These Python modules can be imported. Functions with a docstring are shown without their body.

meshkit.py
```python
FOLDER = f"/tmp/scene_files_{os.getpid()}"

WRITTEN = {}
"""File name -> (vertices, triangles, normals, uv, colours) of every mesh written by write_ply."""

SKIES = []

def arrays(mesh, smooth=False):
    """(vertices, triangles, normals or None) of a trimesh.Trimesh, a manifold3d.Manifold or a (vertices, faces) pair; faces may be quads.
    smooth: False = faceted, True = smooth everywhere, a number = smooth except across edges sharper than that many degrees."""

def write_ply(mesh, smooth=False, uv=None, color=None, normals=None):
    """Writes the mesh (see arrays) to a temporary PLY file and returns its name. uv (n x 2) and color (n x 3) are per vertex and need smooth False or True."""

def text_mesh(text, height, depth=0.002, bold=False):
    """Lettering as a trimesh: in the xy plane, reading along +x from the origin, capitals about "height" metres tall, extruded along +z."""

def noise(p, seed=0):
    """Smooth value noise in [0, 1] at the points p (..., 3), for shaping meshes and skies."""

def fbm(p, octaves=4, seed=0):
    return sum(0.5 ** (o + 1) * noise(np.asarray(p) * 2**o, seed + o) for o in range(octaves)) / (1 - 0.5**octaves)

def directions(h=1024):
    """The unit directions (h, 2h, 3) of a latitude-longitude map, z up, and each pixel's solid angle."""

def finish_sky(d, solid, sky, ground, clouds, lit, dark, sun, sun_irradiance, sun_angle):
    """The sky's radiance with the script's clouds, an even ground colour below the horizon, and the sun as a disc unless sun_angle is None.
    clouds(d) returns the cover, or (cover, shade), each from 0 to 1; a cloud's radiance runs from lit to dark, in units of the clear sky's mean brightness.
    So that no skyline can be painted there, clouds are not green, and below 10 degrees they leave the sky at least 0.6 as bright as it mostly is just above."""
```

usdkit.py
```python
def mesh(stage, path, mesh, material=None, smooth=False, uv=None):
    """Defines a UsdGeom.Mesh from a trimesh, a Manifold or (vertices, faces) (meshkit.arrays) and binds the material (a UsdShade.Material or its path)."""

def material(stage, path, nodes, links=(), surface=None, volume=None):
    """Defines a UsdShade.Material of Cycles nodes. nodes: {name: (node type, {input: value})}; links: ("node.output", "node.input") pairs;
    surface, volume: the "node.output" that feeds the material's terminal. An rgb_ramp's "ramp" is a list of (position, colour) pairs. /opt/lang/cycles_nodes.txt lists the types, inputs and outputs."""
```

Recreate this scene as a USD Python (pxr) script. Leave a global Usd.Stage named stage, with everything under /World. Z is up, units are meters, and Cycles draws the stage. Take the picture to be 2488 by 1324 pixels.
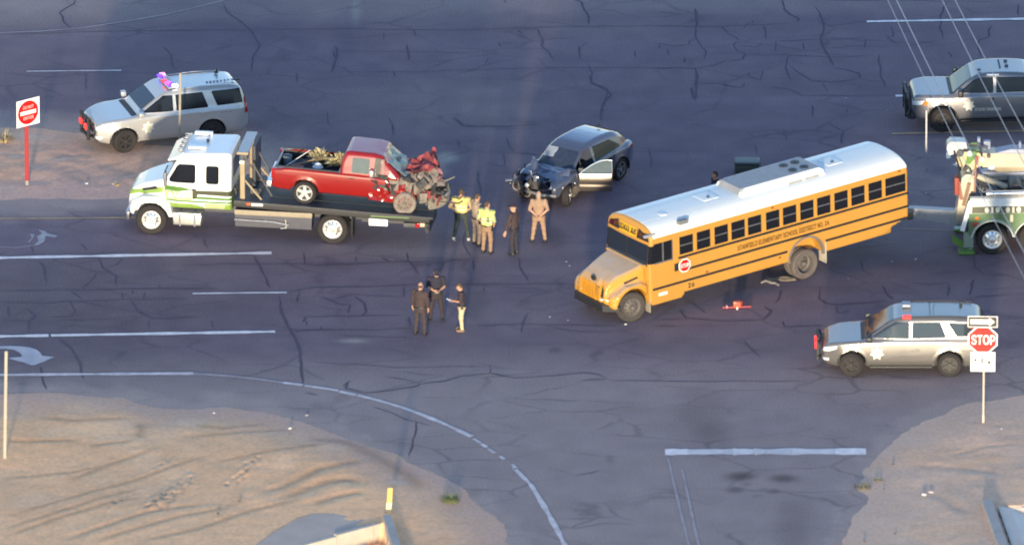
import math, random, numpy as np, trimesh, shapely, usdkit, meshkit
import manifold3d as m3
from shapely.geometry import Polygon, LineString
from scipy.spatial import cKDTree
from pxr import Usd, UsdGeom, UsdLux, UsdShade, Gf, Sdf, Vt

stage = Usd.Stage.CreateInMemory()
UsdGeom.SetStageUpAxis(stage, UsdGeom.Tokens.z)
UsdGeom.SetStageMetersPerUnit(stage, 1.0)
UsdGeom.Xform.Define(stage, '/World')
UsdGeom.Scope.Define(stage, '/World/Looks')
PI = math.pi

# ------------------------------------------------------------------ camera, sky, sun, exposure
DIST, PITCH, FPX = 620.0, math.radians(20.5), 47120.0      # long lens from a helicopter; FPX is in photograph pixels
EXPOSURE = 1.93
CAM = np.array([0, -DIST * math.cos(PITCH), DIST * math.sin(PITCH)])
FWD = np.array([0, math.cos(PITCH), -math.sin(PITCH)])
UP = np.array([0, math.sin(PITCH), math.cos(PITCH)])
RIGHT = np.array([1.0, 0, 0])
cam = UsdGeom.Camera.Define(stage, '/World/camera')
cam.CreateHorizontalApertureAttr(36.0)
cam.CreateVerticalApertureAttr(36.0 * 544 / 1024)
cam.CreateFocalLengthAttr(36.0 * FPX / 2488)
cam.CreateClippingRangeAttr(Gf.Vec2f(1, 10000))
cam.CreateExposureAttr(EXPOSURE)
cam.CreateFStopAttr(1.35)
cam.CreateFocusDistanceAttr(700.0)
cam.AddTransformOp().Set(Gf.Matrix4d(*RIGHT, 0, *UP, 0, *(-FWD), 0, *CAM, 1))

SUN_AZ = math.atan2(-0.06, -0.998)       # atan2(x, y) of the direction towards the sun: behind the camera, a touch left
SUN_EL = math.radians(4.0)
SUN_DIR = np.array([math.sin(SUN_AZ) * math.cos(SUN_EL), math.cos(SUN_AZ) * math.cos(SUN_EL), math.sin(SUN_EL)])
sun = UsdLux.DistantLight.Define(stage, '/World/sun')
sun.CreateIntensityAttr(0.5)
sun.CreateAngleAttr(2.2)
sun.CreateNormalizeAttr(True)
sun.CreateColorAttr(Gf.Vec3f(1.0, 0.85, 0.60))
zax = SUN_DIR
xax = np.cross([0, 0, 1.0], zax); xax /= np.linalg.norm(xax)
yax = np.cross(zax, xax)
sun.AddTransformOp().Set(Gf.Matrix4d(*xax, 0, *yax, 0, *zax, 0, 0, 0, 100, 1))

skymat = usdkit.material(stage, '/World/Looks/sky', {
    'sky': ('sky_texture', {'sky_type': 'single_scattering', 'sun_disc': False, 'sun_elevation': SUN_EL, 'sun_rotation': SUN_AZ,
                            'altitude': 400.0, 'air_density': 1.05, 'aerosol_density': 0.02, 'ozone_density': 2.1}),
    'wb': ('mix_color', {'blend_type': 'multiply', 'fac': 1.0, 'b': (1.03, .945, 1.04), 'use_clamp': False}),
    'bg': ('background_shader', {'strength': 0.15})},
    [('sky.color', 'wb.a'), ('wb.result', 'bg.color')], surface='bg.background')
dome = UsdLux.DomeLight.Define(stage, '/World/sky')
dome.GetPrim().SetCustomDataByKey('kind', 'structure')
UsdShade.MaterialBindingAPI.Apply(dome.GetPrim()).Bind(skymat)

# ------------------------------------------------------------------ helpers: pixels of the photograph to points, materials, prims
def G(px, py, z=0.0):
    """The point at height z seen at pixel (px, py) of the 2488 x 1324 photograph."""
    d = FWD + RIGHT * ((px - 1244) / FPX) + UP * ((662 - py) / FPX)
    t = (z - CAM[2]) / d[2]
    return CAM + d * t

def GL(pts, o=(0, 0), s=1.0, z=0.0):
    return np.array([G(o[0] + x / s, o[1] + y / s, z)[:2] for x, y in pts])

MATS = {}
def mat(name, color, rough=0.5, metal=0.0, coat=0.0, var=0.12, scale=6.0, bump=0.0, bscale=60.0, spec=0.5, emit=None, estr=0.0):
    """A principled material whose colour wanders a little with noise."""
    if name in MATS:
        return MATS[name]
    c = np.array(color, float)
    n = {'g': ('texture_coordinate', {}),
         'n': ('noise_texture', {'scale': scale, 'detail': 5.0, 'roughness': 0.6}),
         'r': ('rgb_ramp', {'ramp': [(0.25, tuple(c * (1 - var))), (0.75, tuple(np.minimum(c * (1 + var), 1)))]}),
         'p': ('principled_bsdf', {'roughness': rough, 'metallic': metal, 'coat_weight': coat, 'coat_roughness': 0.06, 'specular_ior_level': spec})}
    l = [('g.object', 'n.vector'), ('n.fac', 'r.fac'), ('r.color', 'p.base_color')]
    if emit is not None:
        n['p'][1].update({'emission_color': emit, 'emission_strength': estr})
    if bump:
        n['n2'] = ('noise_texture', {'scale': bscale, 'detail': 4.0})
        n['b'] = ('bump', {'strength': 1.0, 'distance': bump})
        l += [('g.object', 'n2.vector'), ('n2.fac', 'b.height'), ('b.normal', 'p.normal')]
    MATS[name] = usdkit.material(stage, '/World/Looks/' + name, n, l, surface='p.BSDF')
    return MATS[name]

NAMES = {}
def numbered(parent, name):
    k = (parent, name)
    i = NAMES.get(k, -1) + 1
    NAMES[k] = i
    return name if i == 0 else '%s_%03d' % (name, i)

def tri(m):
    """trimesh / Manifold / (v, f) -> trimesh."""
    if isinstance(m, m3.Manifold):
        mm = m.to_mesh()
        return trimesh.Trimesh(mm.vert_properties[:, :3], mm.tri_verts, process=False)
    if isinstance(m, tuple):
        return trimesh.Trimesh(m[0], m[1], process=False)
    return m

def cat(*ms):
    flat = []
    for m in ms:
        flat += [tri(x) for x in m] if isinstance(m, list) else [tri(m)]
    return trimesh.util.concatenate(flat)

def fast_smooth(mesh, angle):
    """Vertex normals split across edges sharper than angle degrees, by averaging face normals around each corner."""
    v, f = np.asarray(mesh.vertices), np.asarray(mesh.faces)
    fn = np.cross(v[f[:, 1]] - v[f[:, 0]], v[f[:, 2]] - v[f[:, 0]])
    area = np.linalg.norm(fn, axis=1, keepdims=True)
    keep = area[:, 0] > 1e-12
    f, fn, area = f[keep], fn[keep], area[keep]
    un = fn / area
    key = np.round(v * 5000).astype(np.int64)
    _, inv = np.unique(key, axis=0, return_inverse=True)
    inv = inv.ravel()
    corner_v = inv[f].ravel()
    corner_f = np.repeat(np.arange(len(f)), 3)
    order = np.argsort(corner_v, kind='stable')
    cv, cf = corner_v[order], corner_f[order]
    start = np.flatnonzero(np.r_[True, cv[1:] != cv[:-1]])
    cnt = np.diff(np.r_[start, len(cv)])
    acc = np.zeros((len(cv), 3))
    cosa = math.cos(math.radians(angle))
    first = np.repeat(start, cnt); n_in = np.repeat(cnt, cnt)
    for k in range(int(cnt.max()) if len(cnt) else 0):
        ok = k < n_in
        j = np.where(ok, first + k, first)
        w = (np.einsum('ij,ij->i', un[cf], un[cf[j]]) > cosa) & ok
        acc += fn[cf[j]] * w[:, None]
        if k > 60: break
    res = np.empty_like(acc); res[order] = acc
    ln = np.linalg.norm(res, axis=1, keepdims=True)
    res = np.where(ln > 1e-14, res / np.maximum(ln, 1e-14), np.repeat(un, 3, axis=0))
    pts = v[f].reshape(-1, 3)
    # weld identical corners to keep files small
    k2 = np.hstack([corner_v[:, None], np.round(res * 400).astype(np.int64)])
    _, idx, inv2 = np.unique(k2, axis=0, return_index=True, return_inverse=True)
    return pts[idx], inv2.ravel().reshape(-1, 3), res[idx]

def put(path, mesh, material, smooth=35):
    mesh = tri(mesh)
    if smooth:
        v, f, n = fast_smooth(mesh, smooth)
    else:
        v, f, n = np.asarray(mesh.vertices), np.asarray(mesh.faces), None
    m = UsdGeom.Mesh.Define(stage, path)
    m.CreatePointsAttr(Vt.Vec3fArray.FromNumpy(v.astype(np.float32)))
    m.CreateFaceVertexCountsAttr(Vt.IntArray.FromNumpy(np.full(len(f), 3, np.int32)))
    m.CreateFaceVertexIndicesAttr(Vt.IntArray.FromNumpy(np.asarray(f).astype(np.int32).ravel()))
    m.CreateSubdivisionSchemeAttr('none')
    if n is not None:
        m.CreateNormalsAttr(Vt.Vec3fArray.FromNumpy(n.astype(np.float32)))
        m.SetNormalsInterpolation('vertex')
    UsdShade.MaterialBindingAPI.Apply(m.GetPrim()).Bind(material)
    return m.GetPrim()

def xf(loc=(0, 0, 0), rz=0.0, ry=0.0, rx=0.0):
    """4 x 4 column-vector matrix: translate * Rz * Ry * Rx."""
    T = trimesh.transformations
    return T.translation_matrix(loc) @ T.rotation_matrix(rz, [0, 0, 1]) @ T.rotation_matrix(ry, [0, 1, 0]) @ T.rotation_matrix(rx, [1, 0, 0])

def thing(name, label, category, M=None, group=None, kind=None):
    p = '/World/' + numbered('/World', name)
    x = UsdGeom.Xform.Define(stage, p)
    if M is not None:
        x.AddTransformOp().Set(Gf.Matrix4d(*[float(a) for a in np.asarray(M).T.ravel()]))
    o = x.GetPrim()
    tag(o, label, category, group, kind)
    return p

def tag(o, label=None, category=None, group=None, kind=None):
    for k, v in (('label', label), ('category', category), ('group', group), ('kind', kind)):
        if v:
            o.SetCustomDataByKey(k, v)
    return o

def part(parent, name, mesh, material, smooth=35, label=None, kind=None):
    p = parent + '/' + numbered(parent, name)
    o = put(p, mesh, material, smooth)
    tag(o, label=label, kind=kind)
    return p

def single(name, mesh, material, label, category, group=None, kind=None, smooth=35):
    o = put('/World/' + numbered('/World', name), mesh, material, smooth)
    tag(o, label, category, group, kind)
    return o

# ------------------------------------------------------------------ shape helpers
def box(x0, x1, y0, y1, z0, z1):
    b = trimesh.creation.box([abs(x1 - x0), abs(y1 - y0), abs(z1 - z0)])
    b.apply_translation([(x0 + x1) / 2, (y0 + y1) / 2, (z0 + z1) / 2])
    return b

def rbox(x0, x1, y0, y1, z0, z1, r=0.03):
    """A box with chamfered edges."""
    r = min(r, (x1 - x0) / 2.2, (y1 - y0) / 2.2, (z1 - z0) / 2.2)
    P = []
    for i, j, k in np.ndindex(2, 2, 2):
        c = np.array([(x0, x1)[i], (y0, y1)[j], (z0, z1)[k]])
        s = np.array([1 - 2 * i, 1 - 2 * j, 1 - 2 * k])
        for d in np.eye(3):
            P.append(c + s * r * (1 - d))
        P.append(c + s * r * 0.3)
    return m3.Manifold.hull_points(np.array(P))

def hull(pts):
    return m3.Manifold.hull_points(np.asarray(pts, float))

def tube(points, r, sides=8):
    p = np.asarray(points, float)
    ms = []
    for a, b in zip(p[:-1], p[1:]):
        if np.linalg.norm(b - a) > 1e-6:
            ms.append(trimesh.creation.cylinder(radius=r, segment=[a, b], sections=sides))
    for q in p[1:-1]:
        s = trimesh.creation.icosphere(1, r); s.apply_translation(q); ms.append(s)
    return trimesh.util.concatenate(ms)

def bar(a, b, w, h):
    """A rectangular bar from a to b, w wide (horizontal), h high."""
    a, b = np.asarray(a, float), np.asarray(b, float)
    d = b - a; L = np.linalg.norm(d); d /= L
    u = np.cross(d, [0, 0, 1.0])
    if np.linalg.norm(u) < 1e-3: u = np.array([0, 1.0, 0])
    u /= np.linalg.norm(u); w_ = np.cross(u, d)
    m = trimesh.creation.box([L, w, h])
    M = np.eye(4); M[:3, 0], M[:3, 1], M[:3, 2], M[:3, 3] = d, u, w_, (a + b) / 2
    if np.linalg.det(M[:3, :3]) < 0: M[:3, 1] *= -1
    m.apply_transform(M)
    return m

def cylY(x, z, r, y0, y1, n=32):
    c = m3.Manifold.cylinder(abs(y1 - y0), r, r, n)
    return c.rotate((-90, 0, 0)).translate((x, min(y0, y1), z))

def prismXZ(poly, y0, y1):
    """Polygon in (x, z) extruded from y0 to y1."""
    p = np.asarray(poly, float)
    if Polygon(p).exterior.is_ccw is False: p = p[::-1]
    cs = m3.CrossSection([p])
    return m3.Manifold.extrude(cs, abs(y1 - y0)).rotate((90, 0, 0)).translate((0, max(y0, y1), 0))

def prismXY(poly, z0, z1):
    p = np.asarray(poly, float)
    if Polygon(p).exterior.is_ccw is False: p = p[::-1]
    return m3.Manifold.extrude(m3.CrossSection([p]), z1 - z0).translate((0, 0, z0))

def prismYZ(poly, x0, x1):
    """Polygon in (y, z) extruded from x0 to x1."""
    p = np.asarray(poly, float)
    if Polygon(p).exterior.is_ccw is False: p = p[::-1]
    return m3.Manifold.extrude(m3.CrossSection([p]), x1 - x0).transform(np.array([[0, 0, 1, x0], [1, 0, 0, 0], [0, 1, 0, 0]], float))

def rounded(poly, r, n=4):
    g = Polygon(poly).buffer(-r).buffer(r, quad_segs=n)
    return np.array(g.exterior.coords)[:-1]

KUHN = np.array([(0, 1, 3, 7), (0, 3, 2, 7), (0, 2, 6, 7), (0, 6, 4, 7), (0, 4, 5, 7), (0, 5, 1, 7)])
def march(F, org, h, simp=0.0015):
    """Zero surface of F (negative inside) on a regular grid, as a closed Manifold (marching tetrahedra)."""
    F = np.array(F, np.float32)
    for ax in range(3):
        s = [slice(None)] * 3
        for e in (0, -1):
            s[ax] = e; F[tuple(s)] = np.maximum(F[tuple(s)], h * 0.5)
    F[np.abs(F) < 1e-6] = 1e-6
    nx, ny, nz = F.shape
    ins = F < 0
    c = ins[:-1, :-1, :-1].astype(np.uint8)
    tot = np.zeros((nx - 1, ny - 1, nz - 1), np.uint8)
    for i in range(8):
        dx, dy, dz = i & 1, (i >> 1) & 1, (i >> 2) & 1
        tot += ins[dx:nx - 1 + dx, dy:ny - 1 + dy, dz:nz - 1 + dz]
    I = np.argwhere((tot > 0) & (tot < 8))
    corner = np.stack([((I[:, 0] + (i & 1)) * ny + I[:, 1] + ((i >> 1) & 1)) * nz + I[:, 2] + ((i >> 2) & 1) for i in range(8)], 1)
    T = corner[:, KUHN].reshape(-1, 4)
    fl = F.ravel()
    V = fl[T] < 0
    k = V.sum(1)
    T, V, k = T[(k > 0) & (k < 4)], V[(k > 0) & (k < 4)], k[(k > 0) & (k < 4)]
    order = np.argsort(~V, axis=1, kind='stable')           # inside corners first
    T = np.take_along_axis(T, order, 1)
    tris, ref = [], []
    a = T[k == 1]; tris.append(np.stack([a[:, [0, 1]], a[:, [0, 2]], a[:, [0, 3]]], 1)); ref.append(a[:, [0, 1]])
    a = T[k == 3]; tris.append(np.stack([a[:, [0, 3]], a[:, [1, 3]], a[:, [2, 3]]], 1)); ref.append(a[:, [0, 3]])
    a = T[k == 2]
    tris.append(np.stack([a[:, [0, 2]], a[:, [0, 3]], a[:, [1, 3]]], 1)); ref.append(a[:, [0, 2]])
    tris.append(np.stack([a[:, [0, 2]], a[:, [1, 3]], a[:, [1, 2]]], 1)); ref.append(a[:, [0, 2]])
    insc = np.concatenate([T[k == 1][:, [0, 0, 0, 0]], T[k == 3][:, [0, 1, 2, 2]], T[k == 2][:, [0, 1, 0, 1]], T[k == 2][:, [0, 1, 0, 1]]])
    outc = np.concatenate([T[k == 1][:, [1, 2, 3, 3]], T[k == 3][:, [3, 3, 3, 3]], T[k == 2][:, [2, 3, 2, 3]], T[k == 2][:, [2, 3, 2, 3]]])
    E = np.concatenate(tris)                                 # (n, 3, 2) grid-vertex pairs
    lo, hi = E.min(2), E.max(2)
    key = lo.astype(np.int64) * (nx * ny * nz) + hi
    uk, inv = np.unique(key.ravel(), return_inverse=True)
    a, b = uk // (nx * ny * nz), uk % (nx * ny * nz)
    t = np.clip(fl[a] / (fl[a] - fl[b]), 0.03, 0.97)[:, None]
    def pos(g):
        return np.stack([g // (ny * nz), (g // nz) % ny, g % nz], -1) * h + np.asarray(org)
    P = pos(a) + (pos(b) - pos(a)) * t
    Fc = inv.reshape(-1, 3)
    nrm = np.cross(P[Fc[:, 1]] - P[Fc[:, 0]], P[Fc[:, 2]] - P[Fc[:, 0]])
    d = pos(outc).mean(1) - pos(insc).mean(1)
    flip = (nrm * d).sum(1) < 0
    Fc[flip] = Fc[flip][:, ::-1]
    m = m3.Manifold(m3.Mesh(P.astype(np.float32), Fc.astype(np.uint32)))
    if simp: m = m.simplify(simp)
    return m

class Vox:
    def __init__(s, lo, hi, h):
        s.org, s.h = np.array(lo, float), h
        n = [int(math.ceil((b - a) / h)) + 1 for a, b in zip(lo, hi)]
        s.x = (lo[0] + np.arange(n[0]) * h).astype(np.float32)
        s.y = (lo[1] + np.arange(n[1]) * h).astype(np.float32)
        s.z = (lo[2] + np.arange(n[2]) * h).astype(np.float32)
        s.X, s.Y, s.Z = s.x[:, None, None], s.y[None, :, None], s.z[None, None, :]
        s.shape = tuple(n)
    def m(s, F, simp=0.0015):
        return march(np.broadcast_to(F, s.shape), s.org, s.h, simp)

def sdpoly(P, X, Y):
    """Signed distance (negative inside) of the points X, Y (2-D arrays) to polygon P."""
    P = np.asarray(P, np.float32)
    d = np.full(np.broadcast(X, Y).shape, 1e9, np.float32)
    ins = np.zeros(d.shape, bool)
    for (ax, ay), (bx, by) in zip(P, np.roll(P, -1, 0)):
        ex, ey = bx - ax, by - ay
        wx, wy = X - ax, Y - ay
        t = np.clip((wx * ex + wy * ey) / (ex * ex + ey * ey + 1e-12), 0, 1)
        d = np.minimum(d, (wx - ex * t) ** 2 + (wy - ey * t) ** 2)
        if ay != by:
            ins ^= ((ay > Y) != (by > Y)) & (X < (bx - ax) * (Y - ay) / (by - ay) + ax)
    return np.where(ins, -1, 1) * np.sqrt(d)

def smin(a, b, k):
    hh = np.clip(0.5 + 0.5 * (b - a) / k, 0, 1)
    return b + (a - b) * hh - k * hh * (1 - hh)
def smax(a, b, k):
    return -smin(-a, -b, k)
def sstep(a, b, x):
    t = np.clip((np.asarray(x, float) - a) / (b - a), 0, 1)
    return t * t * (3 - 2 * t)
def rmax(a, b, r):
    """Intersection of two distances with a round edge of radius r."""
    a2, b2 = np.maximum(a + r, 0), np.maximum(b + r, 0)
    return np.sqrt(a2 * a2 + b2 * b2) - r + np.minimum(np.maximum(a, b) + r, 0)

def chaikin(P, n=2, keep=0.25):
    """Corner-cut polygon, for rounder side profiles."""
    P = np.asarray(P, float)
    for _ in range(n):
        Q = np.roll(P, -1, 0)
        P = np.stack([P * (1 - keep) + Q * keep, P * keep + Q * (1 - keep)], 1).reshape(-1, 2)
    return P
# ------------------------------------------------------------------ ground and road
rng = np.random.default_rng(7)
random.seed(7)
SLOPE = (G(660, 615)[:2] - G(0, 627)[:2]); RD = SLOPE / np.linalg.norm(SLOPE)      # direction of the road
RN = np.array([-RD[1], RD[0]])

def far(p, d, n):
    return np.asarray(p) + np.asarray(d) * n
c1 = GL([(-400, 958), (0, 957), (200, 956), (300, 963), (350, 976), (420, 985), (480, 987), (560, 986), (640, 1000), (720, 1020), (800, 1043),
         (880, 1072), (950, 1103), (1020, 1138), (1080, 1165), (1130, 1192), (1180, 1230), (1215, 1275), (1232, 1324), (1245, 1420)])
c2 = GL([(2046, 1420), (2055, 1324), (2062, 1250), (2075, 1200), (2086, 1165), (2106, 1120), (2132, 1085), (2172, 1050), (2230, 1022), (2300, 992),
         (2380, 968), (2430, 957), (2488, 950), (2900, 942)])
c3 = GL([(-400, 306), (0, 312), (100, 312), (200, 318), (330, 342), (450, 352), (560, 356), (640, 372), (672, 410), (660, 450), (600, 478), (450, 487), (300, 486), (0, 489), (-400, 495)])
cross = (G(1670, 1300) - G(1625, 1110))[:2]; cross /= np.linalg.norm(cross)
D1 = Polygon(list(c1) + [far(c1[-1], cross, 3000), far(c1[-1], cross, 3000) - 3000 * RD, far(c1[0], -RD, 3000)])
D2 = Polygon(list(c2) + [far(c2[-1], RD, 3000), far(c2[0], cross, 3000) + 3000 * RD, far(c2[0], cross, 3000)])
D3 = Polygon([far(c3[0], -RD, 3000)] + list(c3) + [far(c3[-1], -RD, 3000)])
f0 = G(1244, -260)[:2]
D4 = Polygon([far(f0, -RD, 3000), far(f0, RD, 3000), far(f0, RD, 3000) + 3000 * RN, far(f0, -RD, 3000) + 3000 * RN])
DIRT = shapely.unary_union([D1, D2, D3, D4])

def axis(lo, hi, step, reach, grow=1.35):
    a = list(np.arange(lo, hi + step, step)); s = step
    while a[-1] < reach: s *= grow; a.append(a[-1] + s)
    s = step; b = []
    x = a[0]
    while x > -reach: s *= grow; x -= s; b.append(x)
    return np.array(b[::-1] + a)
GX, GY = axis(-18.5, 18.5, 0.075, 1800), axis(-27.5, 28.0, 0.13, 1800)
XX, YY = np.meshgrid(GX, GY, indexing='ij')
PTS = np.stack([XX.ravel(), YY.ravel()], 1)

def sd_region(poly, pts):
    b = shapely.segmentize(poly.boundary.intersection(shapely.box(-60, -60, 60, 60)), 0.08)
    xy = shapely.get_coordinates(b)
    d, _ = cKDTree(xy).query(pts, distance_upper_bound=200.0)
    d = np.minimum(d, 200.0)
    inside = shapely.contains_xy(poly, pts[:, 0], pts[:, 1])
    return np.where(inside, d, -d)
def fbm2(pts, scale, octaves=4, seed=0, stretch=None):
    p = np.asarray(pts, float)
    if stretch is not None:
        u = p @ RD / stretch; v = p @ RN
        p = np.stack([u, v], 1)
    return meshkit.fbm(np.stack([p[:, 0] * scale, p[:, 1] * scale, np.full(len(p), seed * 7.3)], 1), octaves, seed)
SD = sd_region(DIRT, PTS)
near = (np.abs(PTS[:, 0]) < 40) & (np.abs(PTS[:, 1]) < 50)
edge_n = np.zeros(len(PTS)); edge_n[near] = (fbm2(PTS[near], 0.55, 5, 3) - 0.5)
SDn = SD + edge_n * 1.3

def line_dist(pxs, o, s, pts):
    ls = LineString(GL(pxs, o, s))
    xy = shapely.get_coordinates(shapely.segmentize(ls, 0.05))
    d, i = cKDTree(xy).query(pts, distance_upper_bound=4.0)
    u = np.clip(i / max(len(xy) - 1, 1), 0, 1)
    return np.minimum(d, 4.0), u

o8, s8 = (0, 900), 2.7644
o5, s5 = (700, 780), 2.434
RUTS = [([(400, 1160), (700, 1060), (1000, 960), (1250, 920), (1450, 890)], o8, s8, .16, .07), ([(600, 1170), (900, 1080), (1200, 990), (1500, 930), (1620, 880)], o8, s8, .14, .05),
        ([(0, 1010), (300, 920), (600, 830), (900, 750), (1200, 640), (1500, 560)], o8, s8, .10, .03), ([(0, 1085), (300, 990), (700, 860), (1000, 790)], o8, s8, .10, .03),
        ([(0, 1140), (400, 1000), (700, 910), (1000, 850)], o8, s8, .12, .03), ([(1720, 840), (1900, 790), (2150, 670), (2300, 640), (2488, 600)], o8, s8, .22, .08),
        ([(1880, 880), (2050, 800), (2200, 760), (2330, 745), (2488, 775)], o8, s8, .30, .10), ([(2080, 910), (2250, 860), (2450, 820)], o8, s8, .22, .08),
        ([(2060, 470), (2300, 480), (2488, 540)], o8, s8, .22, .05), ([(340, 730), (500, 790), (620, 860), (720, 920), (790, 1010)], o5, s5, .30, .08),
        ([(0, 480), (200, 490), (500, 482), (560, 480)], o8, s8, .16, .05), ([(250, 320), (500, 345), (900, 325)], o8, s8, .14, .035), ([(590, 522), (900, 485)], o8, s8, .13, .04),
        ([(450, 760), (750, 640), (1100, 520)], o8, s8, .10, .025), ([(1200, 470), (1600, 430), (2000, 400)], o8, s8, .10, .02), ([(1400, 640), (1800, 560), (2300, 480)], o8, s8, .10, .02),
        ([(900, 1170), (1300, 1080), (1700, 940), (2100, 850)], o8, s8, .14, .035), ([(950, 360), (940, 470)], o8, s8, .2, .03),
        ([(0, 740), (500, 700), (900, 600)], o8, s8, .12, .02), ([(1300, 380), (1500, 400), (1800, 360)], o8, s8, .10, .02),
        ([(640, 730), (850, 740), (1100, 760), (1400, 800)], (2000, 900), 3.123, .22, .05), ([(950, 660), (1200, 590), (1400, 560), (1524, 580)], (2000, 900), 3.123, .12, .04), ([(1050, 390), (1200, 405), (1380, 435)], (2000, 900), 3.123, .10, .04),
        ([(720, 900), (950, 1000), (1100, 1100)], (2000, 900), 3.123, .22, .05), ([(300, 420), (700, 380), (900, 360)], (0, 280), 3.678, .15, .04), ([(380, 470), (560, 520), (800, 480)], (0, 280), 3.678, .13, .03), ([(270, 330), (600, 300), (850, 400)], (0, 280), 3.678, .15, .03)]
dirt_near = near & (SD > -1.5)
P_ = PTS[dirt_near]
rel = np.zeros(len(P_)); rutmask = np.zeros(len(P_))
for pxs, o, s, w, dep in RUTS:
    d, u = line_dist(pxs, o, s, P_)
    fade = np.clip(np.minimum(u, 1 - u) * 6, 0, 1)
    dn = d / w
    rel += fade * dep * .27 * (-np.exp(-dn ** 2) + 0.45 * np.exp(-((dn - 1.7) / 0.7) ** 2))
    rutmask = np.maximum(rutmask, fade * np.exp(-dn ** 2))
# cleat marks of a tyre
for (a, b, n, amp) in [((985, 930), (1310, 715), 20, .030), ((1080, 935), (1300, 750), 15, .030), ((1040, 905), (1260, 770), 12, .024), ((1530, 780), (1740, 595), 22, .022), ((1570, 770), (1760, 610), 16, .018), ((1060, 665), (1170, 575), 6, .022), ((720, 930), (850, 850), 8, .02)]:
    for k in range(n):
        c = G(a[0] / s8 + (b[0] - a[0]) * k / n / s8, 900 + a[1] / s8 + (b[1] - a[1]) * k / n / s8)[:2] + rng.normal(0, .07, 2)
        d2 = ((P_ - c) ** 2 / np.array([.085, .12]) ** 2).sum(1)
        rel += amp * (-np.exp(-d2) + .5 * np.exp(-(np.sqrt(d2) - 1.6) ** 2 * 3))
# canal beside the two concrete headwalls at the bottom of the picture
rough = (fbm2(P_, .9, 5, 11) - .5) * .045 + (fbm2(P_, 4.0, 3, 12) - .5) * .026 + (fbm2(P_, .25, 2, 13) - .5) * .10 + (fbm2(P_, 1.6, 4, 15, stretch=2.5) - .5) * .025
sd_ = SDn[dirt_near]
amp = sstep(0.1, 2.6, sd_)
H = np.where(SDn > 0, np.clip(SDn * .02, 0, .04), np.clip(SDn * .25, -.30, 0)) - .004
H[dirt_near] += np.where(sd_ > 0, (rel + rough) * amp + .02 * amp, 0)
d3 = shapely.contains_xy(D3.buffer(.5), P_[:, 0], P_[:, 1]); idx = np.flatnonzero(dirt_near)[d3]
H[idx] += (fbm2(P_[d3], 1.3, 4, 14) - .42) * .14 * amp[d3]
CANAL = []                                    # (polygon, floor z): trenches cut into the ground
def trench(poly, z):
    g = Polygon(poly); ins = shapely.contains_xy(g, PTS[:, 0], PTS[:, 1]); H[ins] = np.minimum(H[ins], z)
CW0, CW1 = G(926, 1271, .10)[:2], G(735, 1322, .10)[:2]
cwd = (CW1 - CW0) / np.linalg.norm(CW1 - CW0); cwn = np.array([-cwd[1], cwd[0]]); cwn = cwn if cwn[1] > 0 else -cwn
CH0, CH1 = G(930, 1250, .22)[:2], G(956, 1330, .22)[:2]; chd = (CH1 - CH0) / np.linalg.norm(CH1 - CH0)
trench([CW0 + cwn * .08 + [.05, 0], CW1 + cwd * 1.5 + cwn * .08, CW1 + cwd * 1.5 + [0, -5], CH1 + chd * 3, CW0 + [.12, -.1]], -.52)
CR0, CR1 = G(2434, 1213, .22)[:2], G(2474, 1326, .22)[:2]; crd = (CR1 - CR0) / np.linalg.norm(CR1 - CR0)
trench([CR0 + crd * .35 - [.1, 0], CR0 + [5, .5], CR0 + [5, -8], CR1 + crd * 4 - [.1, 0]], -1.4)

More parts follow.
